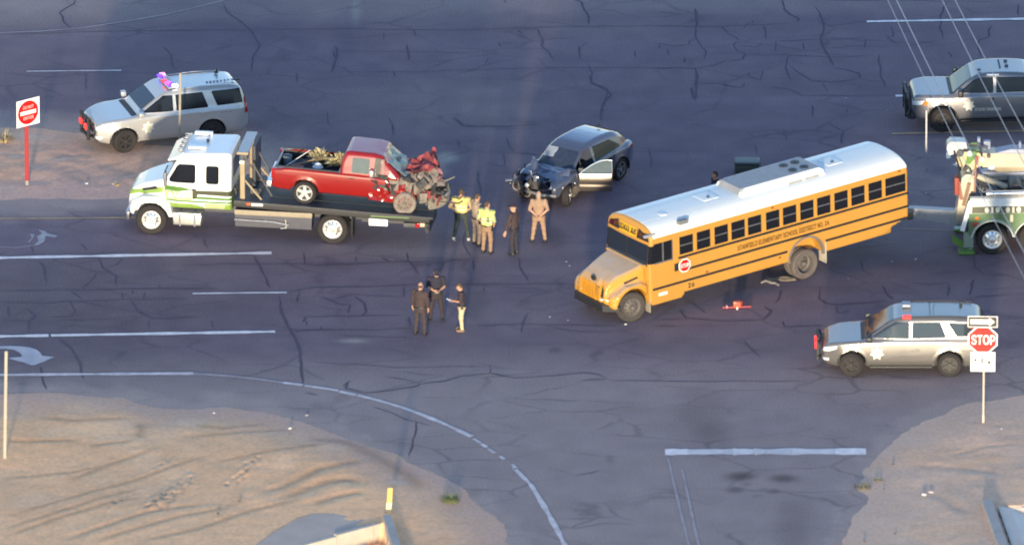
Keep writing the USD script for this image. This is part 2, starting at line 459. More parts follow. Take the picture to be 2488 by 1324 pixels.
def grid_faces(nx, ny, keep):
    i, j = np.meshgrid(np.arange(nx - 1), np.arange(ny - 1), indexing='ij')
    a = (i * ny + j).ravel(); b = a + ny; c = b + 1; d = a + 1
    k = keep[a] | keep[b] | keep[c] | keep[d]
    a, b, c, d = a[k], b[k], c[k], d[k]
    return np.concatenate([np.stack([a, b, c], 1), np.stack([a, c, d], 1)])

def sheet(path, V, F, tint, material):
    used = np.unique(F); remap = np.full(len(V), -1); remap[used] = np.arange(len(used))
    V, F, tint = V[used], remap[F], tint[used]
    n = np.zeros_like(V); fn = np.cross(V[F[:, 1]] - V[F[:, 0]], V[F[:, 2]] - V[F[:, 0]])
    for k in range(3): np.add.at(n, F[:, k], fn)
    n /= np.maximum(np.linalg.norm(n, axis=1, keepdims=True), 1e-12)
    m = UsdGeom.Mesh.Define(stage, path)
    m.CreatePointsAttr(Vt.Vec3fArray.FromNumpy(V.astype(np.float32)))
    m.CreateFaceVertexCountsAttr(Vt.IntArray.FromNumpy(np.full(len(F), 3, np.int32)))
    m.CreateFaceVertexIndicesAttr(Vt.IntArray.FromNumpy(F.astype(np.int32).ravel()))
    m.CreateSubdivisionSchemeAttr('none')
    m.CreateNormalsAttr(Vt.Vec3fArray.FromNumpy(n.astype(np.float32))); m.SetNormalsInterpolation('vertex')
    UsdGeom.PrimvarsAPI(m).CreatePrimvar('tint', Sdf.ValueTypeNames.Color3fArray, 'vertex').Set(Vt.Vec3fArray.FromNumpy(tint.astype(np.float32)))
    UsdShade.MaterialBindingAPI.Apply(m.GetPrim()).Bind(material)
    return m.GetPrim()

def tinted(name, rough, fine, bump, amt):
    """Material whose colour is the mesh's own tint primvar broken up with fine grain."""
    return usdkit.material(stage, '/World/Looks/' + name, {
        'a': ('attribute', {'attribute': 'tint'}), 'g': ('geometry', {}),
        'n': ('noise_texture', {'scale': fine, 'detail': 6.0, 'roughness': 0.65}),
        'r': ('rgb_ramp', {'ramp': [(0.3, (1 - amt,) * 3), (0.7, (1 + amt,) * 3)]}),
        'm': ('mix_color', {'blend_type': 'multiply', 'fac': 1.0, 'use_clamp': False}),
        'n2': ('noise_texture', {'scale': fine * 3, 'detail': 4.0}),
        'b': ('bump', {'strength': 0.6, 'distance': bump}),
        'p': ('principled_bsdf', {'roughness': rough, 'specular_ior_level': 0.25})},
        [('g.position', 'n.vector'), ('n.fac', 'r.fac'), ('a.color', 'm.a'), ('r.color', 'm.b'), ('m.result', 'p.base_color'),
         ('g.position', 'n2.vector'), ('n2.fac', 'b.height'), ('b.normal', 'p.normal')], surface='p.BSDF')
M_ASPHALT = usdkit.material(stage, '/World/Looks/asphalt', {
    'a': ('attribute', {'attribute': 'tint'}), 'g': ('geometry', {}),
    'n': ('noise_texture', {'scale': 14.0, 'detail': 6.0, 'roughness': 0.65}), 'r': ('rgb_ramp', {'ramp': [(0.3, (.78,) * 3), (0.7, (1.22,) * 3)]}),
    'm': ('mix_color', {'blend_type': 'multiply', 'fac': 1.0, 'use_clamp': False}),
    'wn': ('noise_texture', {'scale': 1.1, 'detail': 4.0}), 'wv': ('mix_vector', {'fac': .30}), 'mp': ('mapping', {'scale': (.55, 1.15, 1.0), 'rotation': (0, 0, -.04)}),
    'v': ('voronoi_texture', {'feature': 'distance_to_edge', 'scale': .75}), 'vr': ('rgb_ramp', {'ramp': [(0.0, (1, 1, 1)), (.012, (.8, .8, .8)), (.035, (0, 0, 0)), (1, (0, 0, 0))]}),
    'kn': ('noise_texture', {'scale': .35, 'detail': 3.0}), 'kr': ('map_range', {'from_min': .42, 'from_max': .62, 'to_min': 0.0, 'to_max': .38, 'clamp': True}),
    'km': ('math', {'math_type': 'multiply'}), 'vb': ('rgb_to_bw', {}), 'mc': ('mix_color', {'b': (.060, .046, .066)}),
    'n2': ('noise_texture', {'scale': 42.0, 'detail': 4.0}), 'b': ('bump', {'strength': 0.6, 'distance': .010}),
    'p': ('principled_bsdf', {'roughness': .85, 'specular_ior_level': 0.25})},
    [('g.position', 'n.vector'), ('n.fac', 'r.fac'), ('a.color', 'm.a'), ('r.color', 'm.b'), ('g.position', 'wn.vector'), ('g.position', 'wv.a'), ('wn.color', 'wv.b'), ('wv.result', 'mp.vector'), ('mp.vector', 'v.vector'),
     ('v.distance', 'vr.fac'), ('vr.color', 'vb.color'), ('g.position', 'kn.vector'), ('kn.fac', 'kr.value'), ('vb.val', 'km.value1'), ('kr.result', 'km.value2'), ('km.value', 'mc.fac'), ('m.result', 'mc.a'), ('mc.result', 'p.base_color'),
     ('g.position', 'n2.vector'), ('n2.fac', 'b.height'), ('b.normal', 'p.normal')], surface='p.BSDF')
M_DIRT = tinted('dirt', .95, 8.0, .014, .16)

# colour of the dirt
DT = np.tile(np.array([.54, .38, .27]), (len(PTS), 1))
A, B = fbm2(P_, .35, 4, 21)[:, None], fbm2(P_, 1.4, 4, 22)[:, None]
t = np.array([.59, .375, .24]) * (0.93 + .16 * B)
t = t * (1 - .45 * sstep(.45, .7, A)) + np.array([.67, .47, .33]) * .45 * sstep(.5, .75, A)
# grey gravel where the dirt thins out towards the pavement
gv = np.clip(1.1 - sd_ / 2.4 + (B[:, 0] - .5) * .8, 0, 1)[:, None] * np.where(P_[:, 0] > G(1700, 0)[0], .55, .9)[:, None]
t = t * (1 - gv) + np.array([.345, .25, .235]) * (.85 + .3 * B) * gv
orange = np.exp(-(((P_ - G(90, 1085)[:2]) / np.array([2.2, 1.6])) ** 2).sum(1))[:, None] * .6
t = t * (1 - orange) + np.array([.64, .37, .21]) * orange
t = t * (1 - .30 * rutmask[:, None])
in3 = d3[:, None] * 1.0
t3 = np.array([.37, .275, .215]) * (.75 + .5 * B) * (1 - .4 * sstep(.45, .65, A)) + np.array([.25, .215, .215]) * .4 * sstep(.45, .65, A)
t3 = t3 * 1.0
low = sstep(G(0, 425)[1], G(0, 470)[1], P_[:, 1])[:, None]
t3 = t3 * (1 - .65 * low) + np.array([.29, .245, .245]) * (.85 + .3 * B) * .65 * low
t = t * np.array([1.56, 1.42, 1.27])
t = t * (1 - in3) + t3 * np.array([1.85, 1.52, 1.38]) * in3
right2 = shapely.contains_xy(D2.buffer(.5), P_[:, 0], P_[:, 1])[:, None]
cool = right2 * (.42 * sstep(.35, .6, fbm2(P_, .3, 3, 25))[:, None] + .15)
t = t * (1 - cool) + np.array([.60, .45, .38]) * (.85 + .3 * B) * cool
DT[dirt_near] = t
nx, ny = len(GX), len(GY)
keepd = (SDn > -.6)
base = '/World/ground'
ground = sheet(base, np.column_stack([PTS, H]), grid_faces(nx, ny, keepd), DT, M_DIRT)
tag(ground, 'pale tan desert dirt with tyre ruts beside the road', kind='structure')

# colour of the asphalt: lanes, dusty shoulders, polished wheel paths, stains
keepr = (SDn < .5) & (np.abs(PTS[:, 0]) < 600) & (np.abs(PTS[:, 1]) < 600)
AT = np.tile(np.array([.14, .12, .155]), (len(PTS), 1))
nr = near & (SDn < .8)
Q = PTS[nr]
n1, n2 = fbm2(Q, .12, 4, 31), fbm2(Q, .7, 4, 32, stretch=9.0)
n3, n4 = fbm2(Q, 1.3, 4, 33), fbm2(Q, .22, 4, 34, stretch=2.0)
lane = np.array([.140, .122, .153])
dust = np.array([.370, .288, .272])
c = np.tile(lane, (len(Q), 1)) * (0.80 + .40 * n2)[:, None] * (.9 + .2 * n3)[:, None]
pxy = np.stack([(Q[:, 0]), Q[:, 1]], 1)
yn = Q @ RN
y_of = lambda px, py: G(px, py)[:2] @ RN
du = .10 + .22 * sstep(.42, .7, n1)                                                       # general dust
du = np.maximum(du, .75 * sstep(y_of(1244, 800), y_of(1244, 960), yn) + .0)                 # side road and shoulder
du = np.maximum(du, .42 * sstep(y_of(1244, 70), y_of(1244, 20), yn) * (.6 + .8 * n4))       # far shoulder
tl = np.exp(-(((Q - G(60, 0)[:2]) / np.array([6.0, 3.0])) ** 2).sum(1)); du = np.maximum(du, .85 * tl)
tr = sstep(G(2090, 0)[0], G(2200, 0)[0], Q[:, 0]) * sstep(y_of(2300, 575), y_of(2300, 520), yn) * sstep(y_of(2300, 318), y_of(2300, 350), yn); du = np.maximum(du, .50 * tr * (.5 + n3))
mid = np.exp(-(((Q - G(1060, 250)[:2]) / np.array([4.5, 3.5])) ** 2).sum(1)); du = np.maximum(du, .34 * mid)
tk = np.exp(-(((Q - G(1000, 610)[:2]) / np.array([7.0, 1.0])) ** 2).sum(1)); du = np.maximum(du, .40 * tk)
du = np.maximum(du, 1.0 * sstep(np.where(Q[:, 0] > G(1700, 0)[0], -1.9, -2.8), .1, SDn[nr] + (n3 - .5) * 1.2))                                         # dust off the dirt edges
du = np.clip(du + (n3 - .5) * .14 + (n4 - .5) * .22, 0, 1)[:, None]
nearl = sstep(y_of(1244, 560), y_of(1244, 640), yn)[:, None]
c = c * (np.array([1.10, .94, 1.03]) * (1 - nearl) + np.array([1.18, 1.02, 1.05]) * nearl * (1 - .20 * sstep(G(800, 0)[0], G(300, 0)[0], Q[:, 0]))[:, None])
c = c * (1 - du) + dust * (.92 + .16 * n3)[:, None] * du
for px, py, a, b_, k in [(1800, 1157, .50, .40, .60), (1903, 1162, .44, .36, .55), (1785, 1190, .28, .28, .42), (1880, 1193, .24, .24, .42), (1815, 1175, .2, .2, .25), (1840, 1204, .2, .18, .2), (1855, 1187, .15, .12, .25),
                        (1700, 1005, .9, 2.2, .22), (1740, 1060, .7, 1.6, .2), (1348, 850, .25, .3, .3), (1925, 1280, .6, 3.0, .22), (1500, 990, .8, 1.0, .12), (1482, 1115, .15, .4, .22), (1150, 1195, .3, .5, .2), (1340, 575, .5, 1.2, .35), (1150, 725, .5, 2.0, .25), (1000, 800, .3, .5, .1), (2300, 640, 3.0, 1.6, .22), (1245, 480, .3, 1.0, .2)]:
    d2 = (((Q - G(px, py)[:2]) / np.array([a, b_])) ** 2).sum(1) * (.7 + .8 * n3)
    c *= (1 - k * np.exp(-d2 ** 1.5))[:, None]
for px, py, a, b_, k in [(1085, 383, .38, .5, .8), (1070, 398, .2, .3, .4), (860, 828, .42, .18, .65), (1070, 415, .3, .5, .3), (865, 25, .16, 1.3, .4)]:      # pale spills
    d2 = (((Q - G(px, py)[:2]) / np.array([a, b_])) ** 2).sum(1) * (.6 + .8 * n3)
    w = (k * np.exp(-d2 ** 1.3))[:, None]; c = c * (1 - w) + np.array([.42, .38, .34]) * w
AT[nr] = c
road = '/World/' + numbered('/World', 'road')
UsdGeom.Xform.Define(stage, road)
tag(stage.GetPrimAtPath(road), 'cracked grey asphalt of the divided highway and its side road', kind='structure')
sheet(road + '/asphalt', np.column_stack([PTS, np.zeros(len(PTS))]), grid_faces(nx, ny, keepr), AT, M_ASPHALT)

# ---- tar-sealed cracks: thin ribbons a few millimetres proud of the road
M_TAR = mat('crack_tar', (.088, .064, .100), rough=.85, var=.2, scale=3)
def ribbon(pts, w, z, ends=True, wob=0.0, seed=0, cuts=None):
    """A flat strip w wide along the polyline pts (n, 2)."""
    L = shapely.segmentize(LineString(pts), .25)
    p = shapely.get_coordinates(L)
    if wob:
        r = np.random.default_rng(seed)
        k = np.convolve(r.normal(0, 1, len(p) + 8), np.ones(3) / 3, 'same')[4:-4]
        k2 = np.convolve(r.normal(0, 1, len(p) + 8), np.ones(3) / 3, 'same')[4:-4]
        p = p + np.stack([k, k2], 1) * wob
    t = np.gradient(p, axis=0); t /= np.linalg.norm(t, axis=1, keepdims=True) + 1e-9
    n = np.stack([-t[:, 1], t[:, 0]], 1)
    ww = np.full(len(p), w / 2)
    if wob:
        rr = np.random.default_rng(seed + 1)
        ww = ww * (.45 + .95 * np.convolve(rr.random(len(p) + 2), np.ones(3) / 3, 'valid'))
        if ends:
            u = np.linspace(0, 1, len(p)); ww = ww * np.clip(np.minimum(u, 1 - u) * 7 + .15, 0, 1)
    a, b = p + n * ww[:, None], p - n * ww[:, None]
    V = np.column_stack([np.concatenate([a, b]), np.full(2 * len(p), z)])
    m = len(p); i = np.arange(m - 1)
    F = np.concatenate([np.stack([i, i + m, i + 1], 1), np.stack([i + 1, i + m, i + 1 + m], 1)])
    # lay every face upwards
    nz = np.cross(V[F[:, 1]] - V[F[:, 0]], V[F[:, 2]] - V[F[:, 0]])[:, 2]
    F[nz < 0] = F[nz < 0][:, ::-1]
    return trimesh.Trimesh(V, F, process=False)

Z1 = ((0, 0), 2.7644); Z2 = ((800, 0), 2.7644); Z3 = ((1588, 0), 2.7644); Z4 = ((0, 560), 2.7644); Z5 = ((700, 780), 2.434)
Z6 = ((1400, 880), 2.981); Z7 = ((600, 560), 2.7644); Z8 = ((1588, 560), 2.7644); Z9 = ((900, 180), 2.7644)
CRACKS = [
 (Z3, [(280, 60), (295, 150), (285, 260), (315, 310), (350, 345), (345, 400)], 1.1), (Z3, [(285, 265), (240, 275), (235, 305)], .8), (Z3, [(0, 178), (250, 180), (460, 178), (740, 168), (960, 155)], .7),
 (Z3, [(460, 180), (520, 240), (575, 275)], .9), (Z3, [(575, 275), (540, 300), (560, 340), (610, 365), (600, 400), (490, 410)], 1.0), (Z3, [(575, 275), (610, 270)], 1.2), (Z3, [(560, 310), (690, 315), (730, 290)], .8), (Z3, [(745, 170), (755, 265)], .9), (Z3, [(670, 140), (672, 160)], .9),
 (Z3, [(860, 0), (880, 60), (920, 100), (965, 125), (965, 155)], 1.2), (Z3, [(965, 110), (985, 105)], 1.0), (Z3, [(1085, 45), (1115, 90), (1135, 140), (1145, 200), (1120, 260), (1145, 320), (1190, 390), (1205, 450)], 1.3), (Z3, [(1160, 180), (1280, 165), (1430, 140)], .7),
 (Z3, [(1120, 265), (1000, 275), (820, 278)], .6), (Z3, [(820, 280), (815, 350)], .9), (Z3, [(1145, 270), (1230, 265), (1420, 258)], .7), (Z3, [(1420, 260), (1425, 330)], 1.0), (Z3, [(1010, 290), (1015, 340)], 1.1),
 (Z3, [(600, 375), (900, 372), (1180, 385), (1500, 370)], .6), (Z3, [(905, 375), (885, 450), (915, 540)], 1.0), (Z3, [(1515, 365), (1520, 440), (1535, 520), (1560, 590)], 1.0), (Z3, [(1205, 455), (1300, 470), (1370, 495), (1395, 535)], 1.1),
 (Z3, [(1395, 535), (1540, 550)], .7), (Z3, [(920, 450), (1000, 510), (1060, 545), (1200, 550), (1330, 540), (1395, 520)], .9), (Z3, [(1130, 555), (1175, 620)], .9), (Z3, [(780, 585), (900, 600), (1000, 645)], .8), (Z3, [(480, 575), (590, 590), (610, 555)], .8), (Z3, [(735, 470), (720, 540), (640, 510), (650, 490)], .8),
 (Z3, [(0, 460), (270, 462), (400, 440), (490, 410)], .8), (Z3, [(280, 462), (295, 520), (285, 580)], 1.2), (Z3, [(255, 590), (270, 670)], 1.3), (Z3, [(210, 385), (205, 430)], .8), (Z3, [(0, 290), (130, 310), (250, 300)], .6), (Z3, [(1600, 180), (1605, 250), (1560, 240)], .7), (Z3, [(1560, 250), (1640, 300)], .9),
 (Z3, [(1965, 20), (1930, 110), (1925, 190), (1950, 270)], 1.1), (Z3, [(2445, 30), (2450, 105)], 1.0), (Z3, [(2270, 170), (2250, 250), (2180, 275), (2195, 390)], 1.1), (Z3, [(1000, 0), (1400, 8), (2000, 12), (2400, 10)], .6), (Z3, [(1980, 350), (2000, 390)], .9), (Z3, [(1940, 270), (1700, 310)], .6),
 (Z3, [(1065, 705), (1080, 790)], 1.0), (Z3, [(1320, 720), (1290, 765)], .9), (Z3, [(1180, 830), (1270, 880), (1350, 850)], .9), (Z3, [(1270, 880), (1260, 970)], 1.2), (Z3, [(870, 870), (900, 950)], .6), (Z3, [(690, 960), (690, 1040)], .6), (Z3, [(1000, 640), (1400, 645), (1610, 640)], .6), (Z3, [(600, 200), (640, 155), (660, 165)], .5),
 (Z2, [(1640, 0), (1700, 20), (1725, 90), (1745, 175)], 1.3), (Z2, [(1180, 0), (1175, 25)], 1.0), (Z2, [(1250, 195), (1400, 200), (1430, 260), (1425, 310), (1480, 360), (1510, 410)], 1.0), (Z2, [(1260, 200), (1300, 240)], 1.0), (Z2, [(1140, 285), (1145, 315)], 1.3), (Z2, [(1145, 290), (1260, 292)], .6),
 (Z2, [(1680, 310), (1675, 400)], .9), (Z2, [(1730, 285), (1680, 312)], .6), (Z2, [(1740, 425), (1765, 490), (1760, 560), (1850, 590), (1890, 640), (1830, 720), (1840, 780)], .9), (Z2, [(0, 190), (400, 200), (800, 205), (1250, 190), (1700, 180), (2488, 175)], .5), (Z2, [(525, 300), (530, 410)], 1.1), (Z2, [(40, 310), (50, 380), (10, 490)], 1.1),
 (Z2, [(570, 200), (580, 250)], .8), (Z2, [(370, 220), (375, 280)], .8), (Z2, [(1060, 390), (1040, 440)], .7), (Z2, [(0, 350), (500, 350), (1000, 360)], .4), (Z2, [(0, 485), (600, 485), (1150, 465), (1750, 455), (2488, 455)], .4), (Z2, [(2200, 85), (2380, 100)], .7), (Z2, [(2450, 60), (2475, 180)], 1.0), (Z2, [(2215, 300), (2210, 330)], .9), (Z2, [(2270, 330), (2275, 380)], .8), (Z2, [(2050, 340), (2060, 390)], .8), (Z2, [(2390, 380), (2380, 425)], .8), (Z2, [(2470, 480), (2465, 560)], .9), (Z2, [(2430, 590), (2450, 670)], 1.0),
 (Z2, [(830, 790), (900, 850), (1060, 850), (1240, 850)], .7), (Z2, [(430, 480), (440, 520)], .8), (Z2, [(400, 790), (430, 880)], .7),
 (Z1, [(510, 0), (495, 30), (400, 90), (440, 160), (480, 190)], .8), (Z1, [(1500, 20), (1515, 80), (1600, 140), (1690, 220), (1740, 310), (1695, 400), (1690, 490)], .9), (Z1, [(2240, 340), (2255, 400), (2225, 490)], 1.0), (Z1, [(1080, 310), (1150, 370), (1170, 470)], .6), (Z1, [(570, 490), (575, 610)], .6), (Z1, [(2210, 750), (2200, 830), (2250, 860)], .6), (Z1, [(1990, 490), (2000, 560)], .6), (Z1, [(0, 235), (900, 210), (1700, 200), (2488, 195)], .5),
 (Z4, [(260, 210), (300, 250), (310, 350)], 1.3), (Z4, [(660, 180), (690, 250), (780, 310), (780, 380)], 1.3), (Z4, [(830, 185), (780, 230), (700, 245)], .9), (Z4, [(650, 290), (600, 350), (560, 390)], .9), (Z4, [(1700, 170), (1750, 250), (1800, 350), (1820, 390)], 1.2), (Z4, [(1220, 235), (1500, 225), (2040, 225), (2488, 225)], .6),
 (Z4, [(0, 405), (500, 400), (1000, 390), (1450, 395)], 1.1), (Z4, [(480, 410), (550, 460)], 1.3), (Z4, [(820, 420), (830, 460)], 1.0), (Z4, [(970, 415), (965, 460)], 1.0), (Z4, [(885, 400), (890, 430)], .9), (Z4, [(0, 480), (300, 490), (560, 470), (1000, 462), (1280, 455)], .7), (Z4, [(480, 480), (510, 540), (480, 575), (330, 580)], 1.0), (Z4, [(50, 510), (60, 580)], 1.3), (Z4, [(170, 520), (240, 575), (190, 610), (190, 680)], 1.2), (Z4, [(0, 600), (190, 605)], .8),
 (Z4, [(870, 460), (920, 540), (1030, 595), (1330, 585)], .8), (Z4, [(1420, 600), (1430, 660)], .8), (Z4, [(1000, 600), (1010, 660)], .6), (Z4, [(1870, 440), (1890, 550), (1940, 670), (2000, 760), (2020, 900), (2035, 1050)], 1.5), (Z4, [(380, 720), (480, 800), (540, 890), (570, 1000)], 1.3), (Z4, [(270, 910), (310, 1070)], 1.0), (Z4, [(1060, 365), (1080, 385)], 1.0), (Z4, [(1370, 50), (1390, 130)], .8), (Z4, [(540, 90), (590, 140)], .8), (Z4, [(215, 100), (215, 150)], .9), (Z4, [(1930, 415), (2100, 385), (2488, 378)], .9), (Z4, [(2010, 410), (1990, 490)], .9), (Z4, [(2040, 600), (2050, 640)], .8), (Z4, [(1940, 670), (2150, 665), (2488, 668)], .7),
 (Z7, [(440, 385), (900, 378), (1180, 360)], .8), (Z7, [(480, 440), (620, 490), (690, 500), (680, 560)], 1.0), (Z7, [(720, 440), (790, 490), (800, 550), (770, 575)], 1.2), (Z7, [(560, 470), (720, 430), (1050, 450)], .7), (Z7, [(1050, 375), (1055, 450)], 1.0), (Z7, [(380, 150), (390, 230)], .8), (Z7, [(390, 235), (700, 230), (1000, 210), (1350, 205), (1560, 190)], .8), (Z7, [(735, 170), (735, 215)], 1.0), (Z7, [(900, 185), (960, 210)], 1.2), (Z7, [(1075, 150), (1080, 200), (1130, 250), (1160, 300)], 1.1), (Z7, [(1330, 210), (1300, 280)], 1.0), (Z7, [(1515, 190), (1525, 270)], 1.0), (Z7, [(1820, 180), (1840, 260), (1890, 340)], .9), (Z7, [(1340, 365), (1900, 360), (2200, 355)], .6), (Z7, [(1470, 0), (1450, 100), (1500, 180)], .7),
 (Z7, [(340, 580), (700, 575), (1060, 570)], .7), (Z7, [(390, 580), (370, 620)], .9), (Z7, [(500, 640), (495, 665)], .9), (Z7, [(190, 670), (600, 670), (1100, 660)], .7), (Z7, [(1090, 580), (1100, 650)], 1.0), (Z7, [(1480, 640), (1850, 630), (2488, 640)], .7), (Z7, [(1890, 550), (1850, 620), (1840, 690)], .9), (Z7, [(1600, 380), (1590, 410)], .8), (Z7, [(2000, 640), (2200, 680), (2488, 685)], .6), (Z7, [(600, 705), (900, 715), (1100, 720)], .6), (Z7, [(420, 880), (700, 900), (1000, 920), (1640, 915)], .5),
 (Z7, [(690, 1010), (660, 1060), (800, 1090), (1000, 1070), (1140, 1045), (1170, 1025)], .9), (Z7, [(1170, 1030), (1300, 1015), (1450, 980), (1630, 960)], .9), (Z7, [(1640, 900), (1630, 960), (1800, 990), (2050, 975), (2250, 955), (2350, 965), (2420, 995)], .8), (Z7, [(2230, 1005), (2420, 1000)], .8), (Z7, [(920, 980), (1170, 1025)], .6), (Z7, [(60, 1030), (90, 1035)], 1.0),
 (Z6, [(230, 130), (600, 135), (1000, 140), (1700, 138)], .6), (Z6, [(0, 820), (200, 785)], .6), (Z5, [(760, 590), (745, 680), (715, 800)], .8), (Z5, [(500, 500), (720, 590), (850, 620)], .5), (Z5, [(370, 350), (320, 390)], 1.0), (Z5, [(90, 420), (190, 440)], .8),
 (Z8, [(1120, 370), (1110, 460), (1160, 490), (1230, 500), (1490, 480), (1560, 465)], 1.0), (Z8, [(1540, 370), (1570, 430), (1610, 465)], 1.2), (Z8, [(1230, 505), (1235, 555), (1320, 540)], .9), (Z8, [(860, 400), (820, 490)], 1.2), (Z8, [(740, 510), (790, 540), (740, 595)], 1.2), (Z8, [(180, 530), (220, 590), (480, 610), (740, 600)], 1.0), (Z8, [(0, 600), (220, 595)], .8), (Z8, [(870, 610), (880, 650), (1150, 640)], 1.0), (Z8, [(1740, 350), (1860, 365), (1990, 350)], .8), (Z8, [(1980, 360), (1970, 450)], 1.0), (Z8, [(2140, 160), (2160, 250), (2220, 295), (2400, 300)], 1.1), (Z8, [(2150, 330), (2120, 440)], 1.1), (Z8, [(2130, 450), (2400, 430)], .7), (Z8, [(1900, 290), (2060, 280)], .7), (Z8, [(1390, 200), (1400, 260), (1480, 310)], .7), (Z8, [(600, 740), (720, 850)], .5), (Z8, [(0, 640), (180, 650)], .7), (Z8, [(2280, 600), (2480, 590)], .6), (Z8, [(2080, 470), (2090, 500)], .9), (Z8, [(250, 480), (350, 560)], .6),
 (Z9, [(560, 290), (620, 340), (720, 355), (1180, 345)], .6), (Z9, [(920, 420), (930, 480), (970, 530)], .8), (Z9, [(970, 530), (1130, 540)], .6), (Z9, [(1480, 0), (1490, 60), (1600, 120), (1560, 230), (1540, 320)], .8), (Z9, [(2180, 0), (2190, 60), (2175, 180)], 1.1), (Z9, [(720, 650), (745, 760), (740, 810)], 1.2), (Z9, [(590, 440), (600, 510)], .8), (Z9, [(150, 330), (150, 420)], .6), (Z9, [(890, 530), (900, 620)], .6), (Z9, [(2210, 70), (2330, 60), (2450, 90)], .6), (Z9, [(1880, 500), (1890, 640)], .5), (Z9, [(770, 600), (960, 640)], .5),
]
for k, ((o, s), pxs, w) in enumerate(CRACKS):
    P = GL(pxs, o, s)
    part(road, 'crack_seal', ribbon(P, .066 * w + .004, .004 + .00003 * k, wob=.035, seed=k), M_TAR, smooth=0)

# ---- painted markings
M_LINE = mat('road_paint', (.78, .71, .73), rough=.7, var=.22, scale=4.0)
M_LINE2 = mat('worn_road_paint', (.60, .53, .56), rough=.8, var=.35, scale=2.5)
M_LINE3 = mat('very_worn_paint', (.37, .31, .335), rough=.8, var=.25, scale=2.5)
M_YEL = mat('yellow_road_paint', (.50, .33, .17), rough=.8, var=.25, scale=2.0)
ZL = .011
def marking(name, pxs, w, m, label, o=(0, 0), s=1.0, wob=.004, seed=1):
    return part(road, name, ribbon(GL(pxs, o, s), w, ZL, ends=False, wob=wob, seed=seed), m, smooth=0, label=label)
marking('lane_line', [(-300, 632.5), (0, 627), (330, 621), (660, 615)], .23, M_LINE, 'long solid white line left of the middle dashed line')
marking('lane_line', [(-300, 823), (0, 817.5), (118, 815.5)], .23, M_LINE, 'solid white line beside the turn lane')
marking('lane_line', [(124, 815.3), (560, 808), (668, 806)], .23, M_LINE, 'solid white line beside the turn lane')
marking('lane_line', [(468, 713.5), (697, 711)], .125, M_LINE, 'short white dash in the near roadway')
marking('lane_line', [(65, 174.5), (295, 172)], .11, M_LINE2, 'short worn white dash in the far roadway')
marking('lane_line', [(2106, 53.5), (2488, 47), (2900, 40)], .21, M_LINE, 'solid white line beyond the police pickup')
marking('lane_line', [(2176, 234), (2300, 231.5), (2900, 220)], .21, M_LINE, 'white line end in front of the police pickup')
marking('edge_line', [(-300, 913), (0, 911), (250, 909), (470, 907.5)], .21, M_LINE2, 'white edge line of the near shoulder')
marking('edge_line', [(470, 908), (560, 914), (640, 923), (688, 930)], .18, M_LINE3, 'worn start of the curved edge line')
marking('edge_line', [(688, 930), (736, 936)], .2, M_LINE2, None)
marking('edge_line', [(740, 937), (778, 942.5), (822, 949)], .19, M_LINE2, None)
marking('edge_line', [(825, 951), (864, 960)], .22, M_LINE2, None)
marking('edge_line', [(868, 960), (920, 973), (980, 991), (1040, 1013), (1100, 1039), (1146, 1061)], .19, M_LINE2, 'curved white edge line round the corner')
for a, b in [((1150, 1066), (1166, 1076)), ((1168, 1078), (1181, 1087)), ((1186, 1090), (1203, 1101)), ((1216, 1108), (1226, 1116)), ((1246, 1128), (1254, 1140))]:
    marking('edge_line', [a, b], .13, M_LINE2, None, wob=.02, seed=int(a[0]))
marking('edge_line', [(1250, 1138), (1290, 1178), (1322, 1230), (1350, 1280), (1372, 1324), (1420, 1440)], .18, M_LINE2, 'curved white edge line entering the side road')
marking('edge_line', [(-300, 85), (0, 81), (100, 77), (200, 69), (300, 54), (400, 37), (480, 18), (560, -2), (640, -30)], .075, M_LINE3, 'faint white line curving across the far corner')
marking('yellow_line', [(-300, 534), (0, 531.5), (200, 530.5), (345, 529)], .10, M_YEL, 'thin yellow line between dirt median and left turn lane')
marking('yellow_line', [(2168, 325.5), (2300, 322.5), (2488, 319), (2900, 312)], .13, M_YEL, 'yellow line behind the police pickup')
marking('yellow_line', [(2195, 556), (2320, 561), (2600, 563), (2900, 560)], .10, mat('faded_yellow_paint', (.34, .27, .21), rough=.8, var=.2), 'faded yellow line behind the heavy wrecker')
marking('centre_line', [(1623, 1112), (1647, 1215), (1668, 1300), (1676, 1335), (1700, 1440)], .085, M_LINE3, 'left of two worn lines running down the side road')
marking('centre_line', [(1657, 1140), (1674, 1215), (1692, 1300), (1700, 1335), (1724, 1440)], .085, M_LINE3, 'right of two worn lines running down the side road')
sl = [(1616, 1671), (1671, 1756), (1756, 1781), (1781, 1832), (1832, 1858), (1858, 1925), (1925, 2030), (2030, 2104)]
for k, (a, b) in enumerate(sl):
    m = [M_LINE, mat('stop_line_paint', (.66, .60, .63), rough=.7, var=.2, scale=2), mat('worn_stop_paint', (.56, .505, .54), var=.15, scale=2), mat('stop_line_paint', ()), mat('stop_line_paint', ()), mat('worn_stop_paint', ()), mat('stop_line_paint', ()), M_LINE][k]
    part(road, 'stop_line', ribbon(GL([(a, 1098 - (a - 1616) * .003), (b, 1098 - (b - 1616) * .003)]), .52, ZL, ends=False, wob=.006, seed=k), m, smooth=0, label='thick white stop line across the side road' if k == 0 else None)
def flat(pxs, o, s, z=ZL):
    g = Polygon(GL(pxs, o, s)); v, f = trimesh.creation.triangulate_polygon(g, engine='earcut')
    V = np.column_stack([v, np.full(len(v), z)]); f = np.asarray(f)
    nz = np.cross(V[f[:, 1]] - V[f[:, 0]], V[f[:, 2]] - V[f[:, 0]])[:, 2]; f[nz < 0] = f[nz < 0][:, ::-1]
    return trimesh.Trimesh(V, f, process=False)
M_ARROW = mat('arrow_paint', (.44, .42, .48), rough=.75, var=.2, scale=1.5)
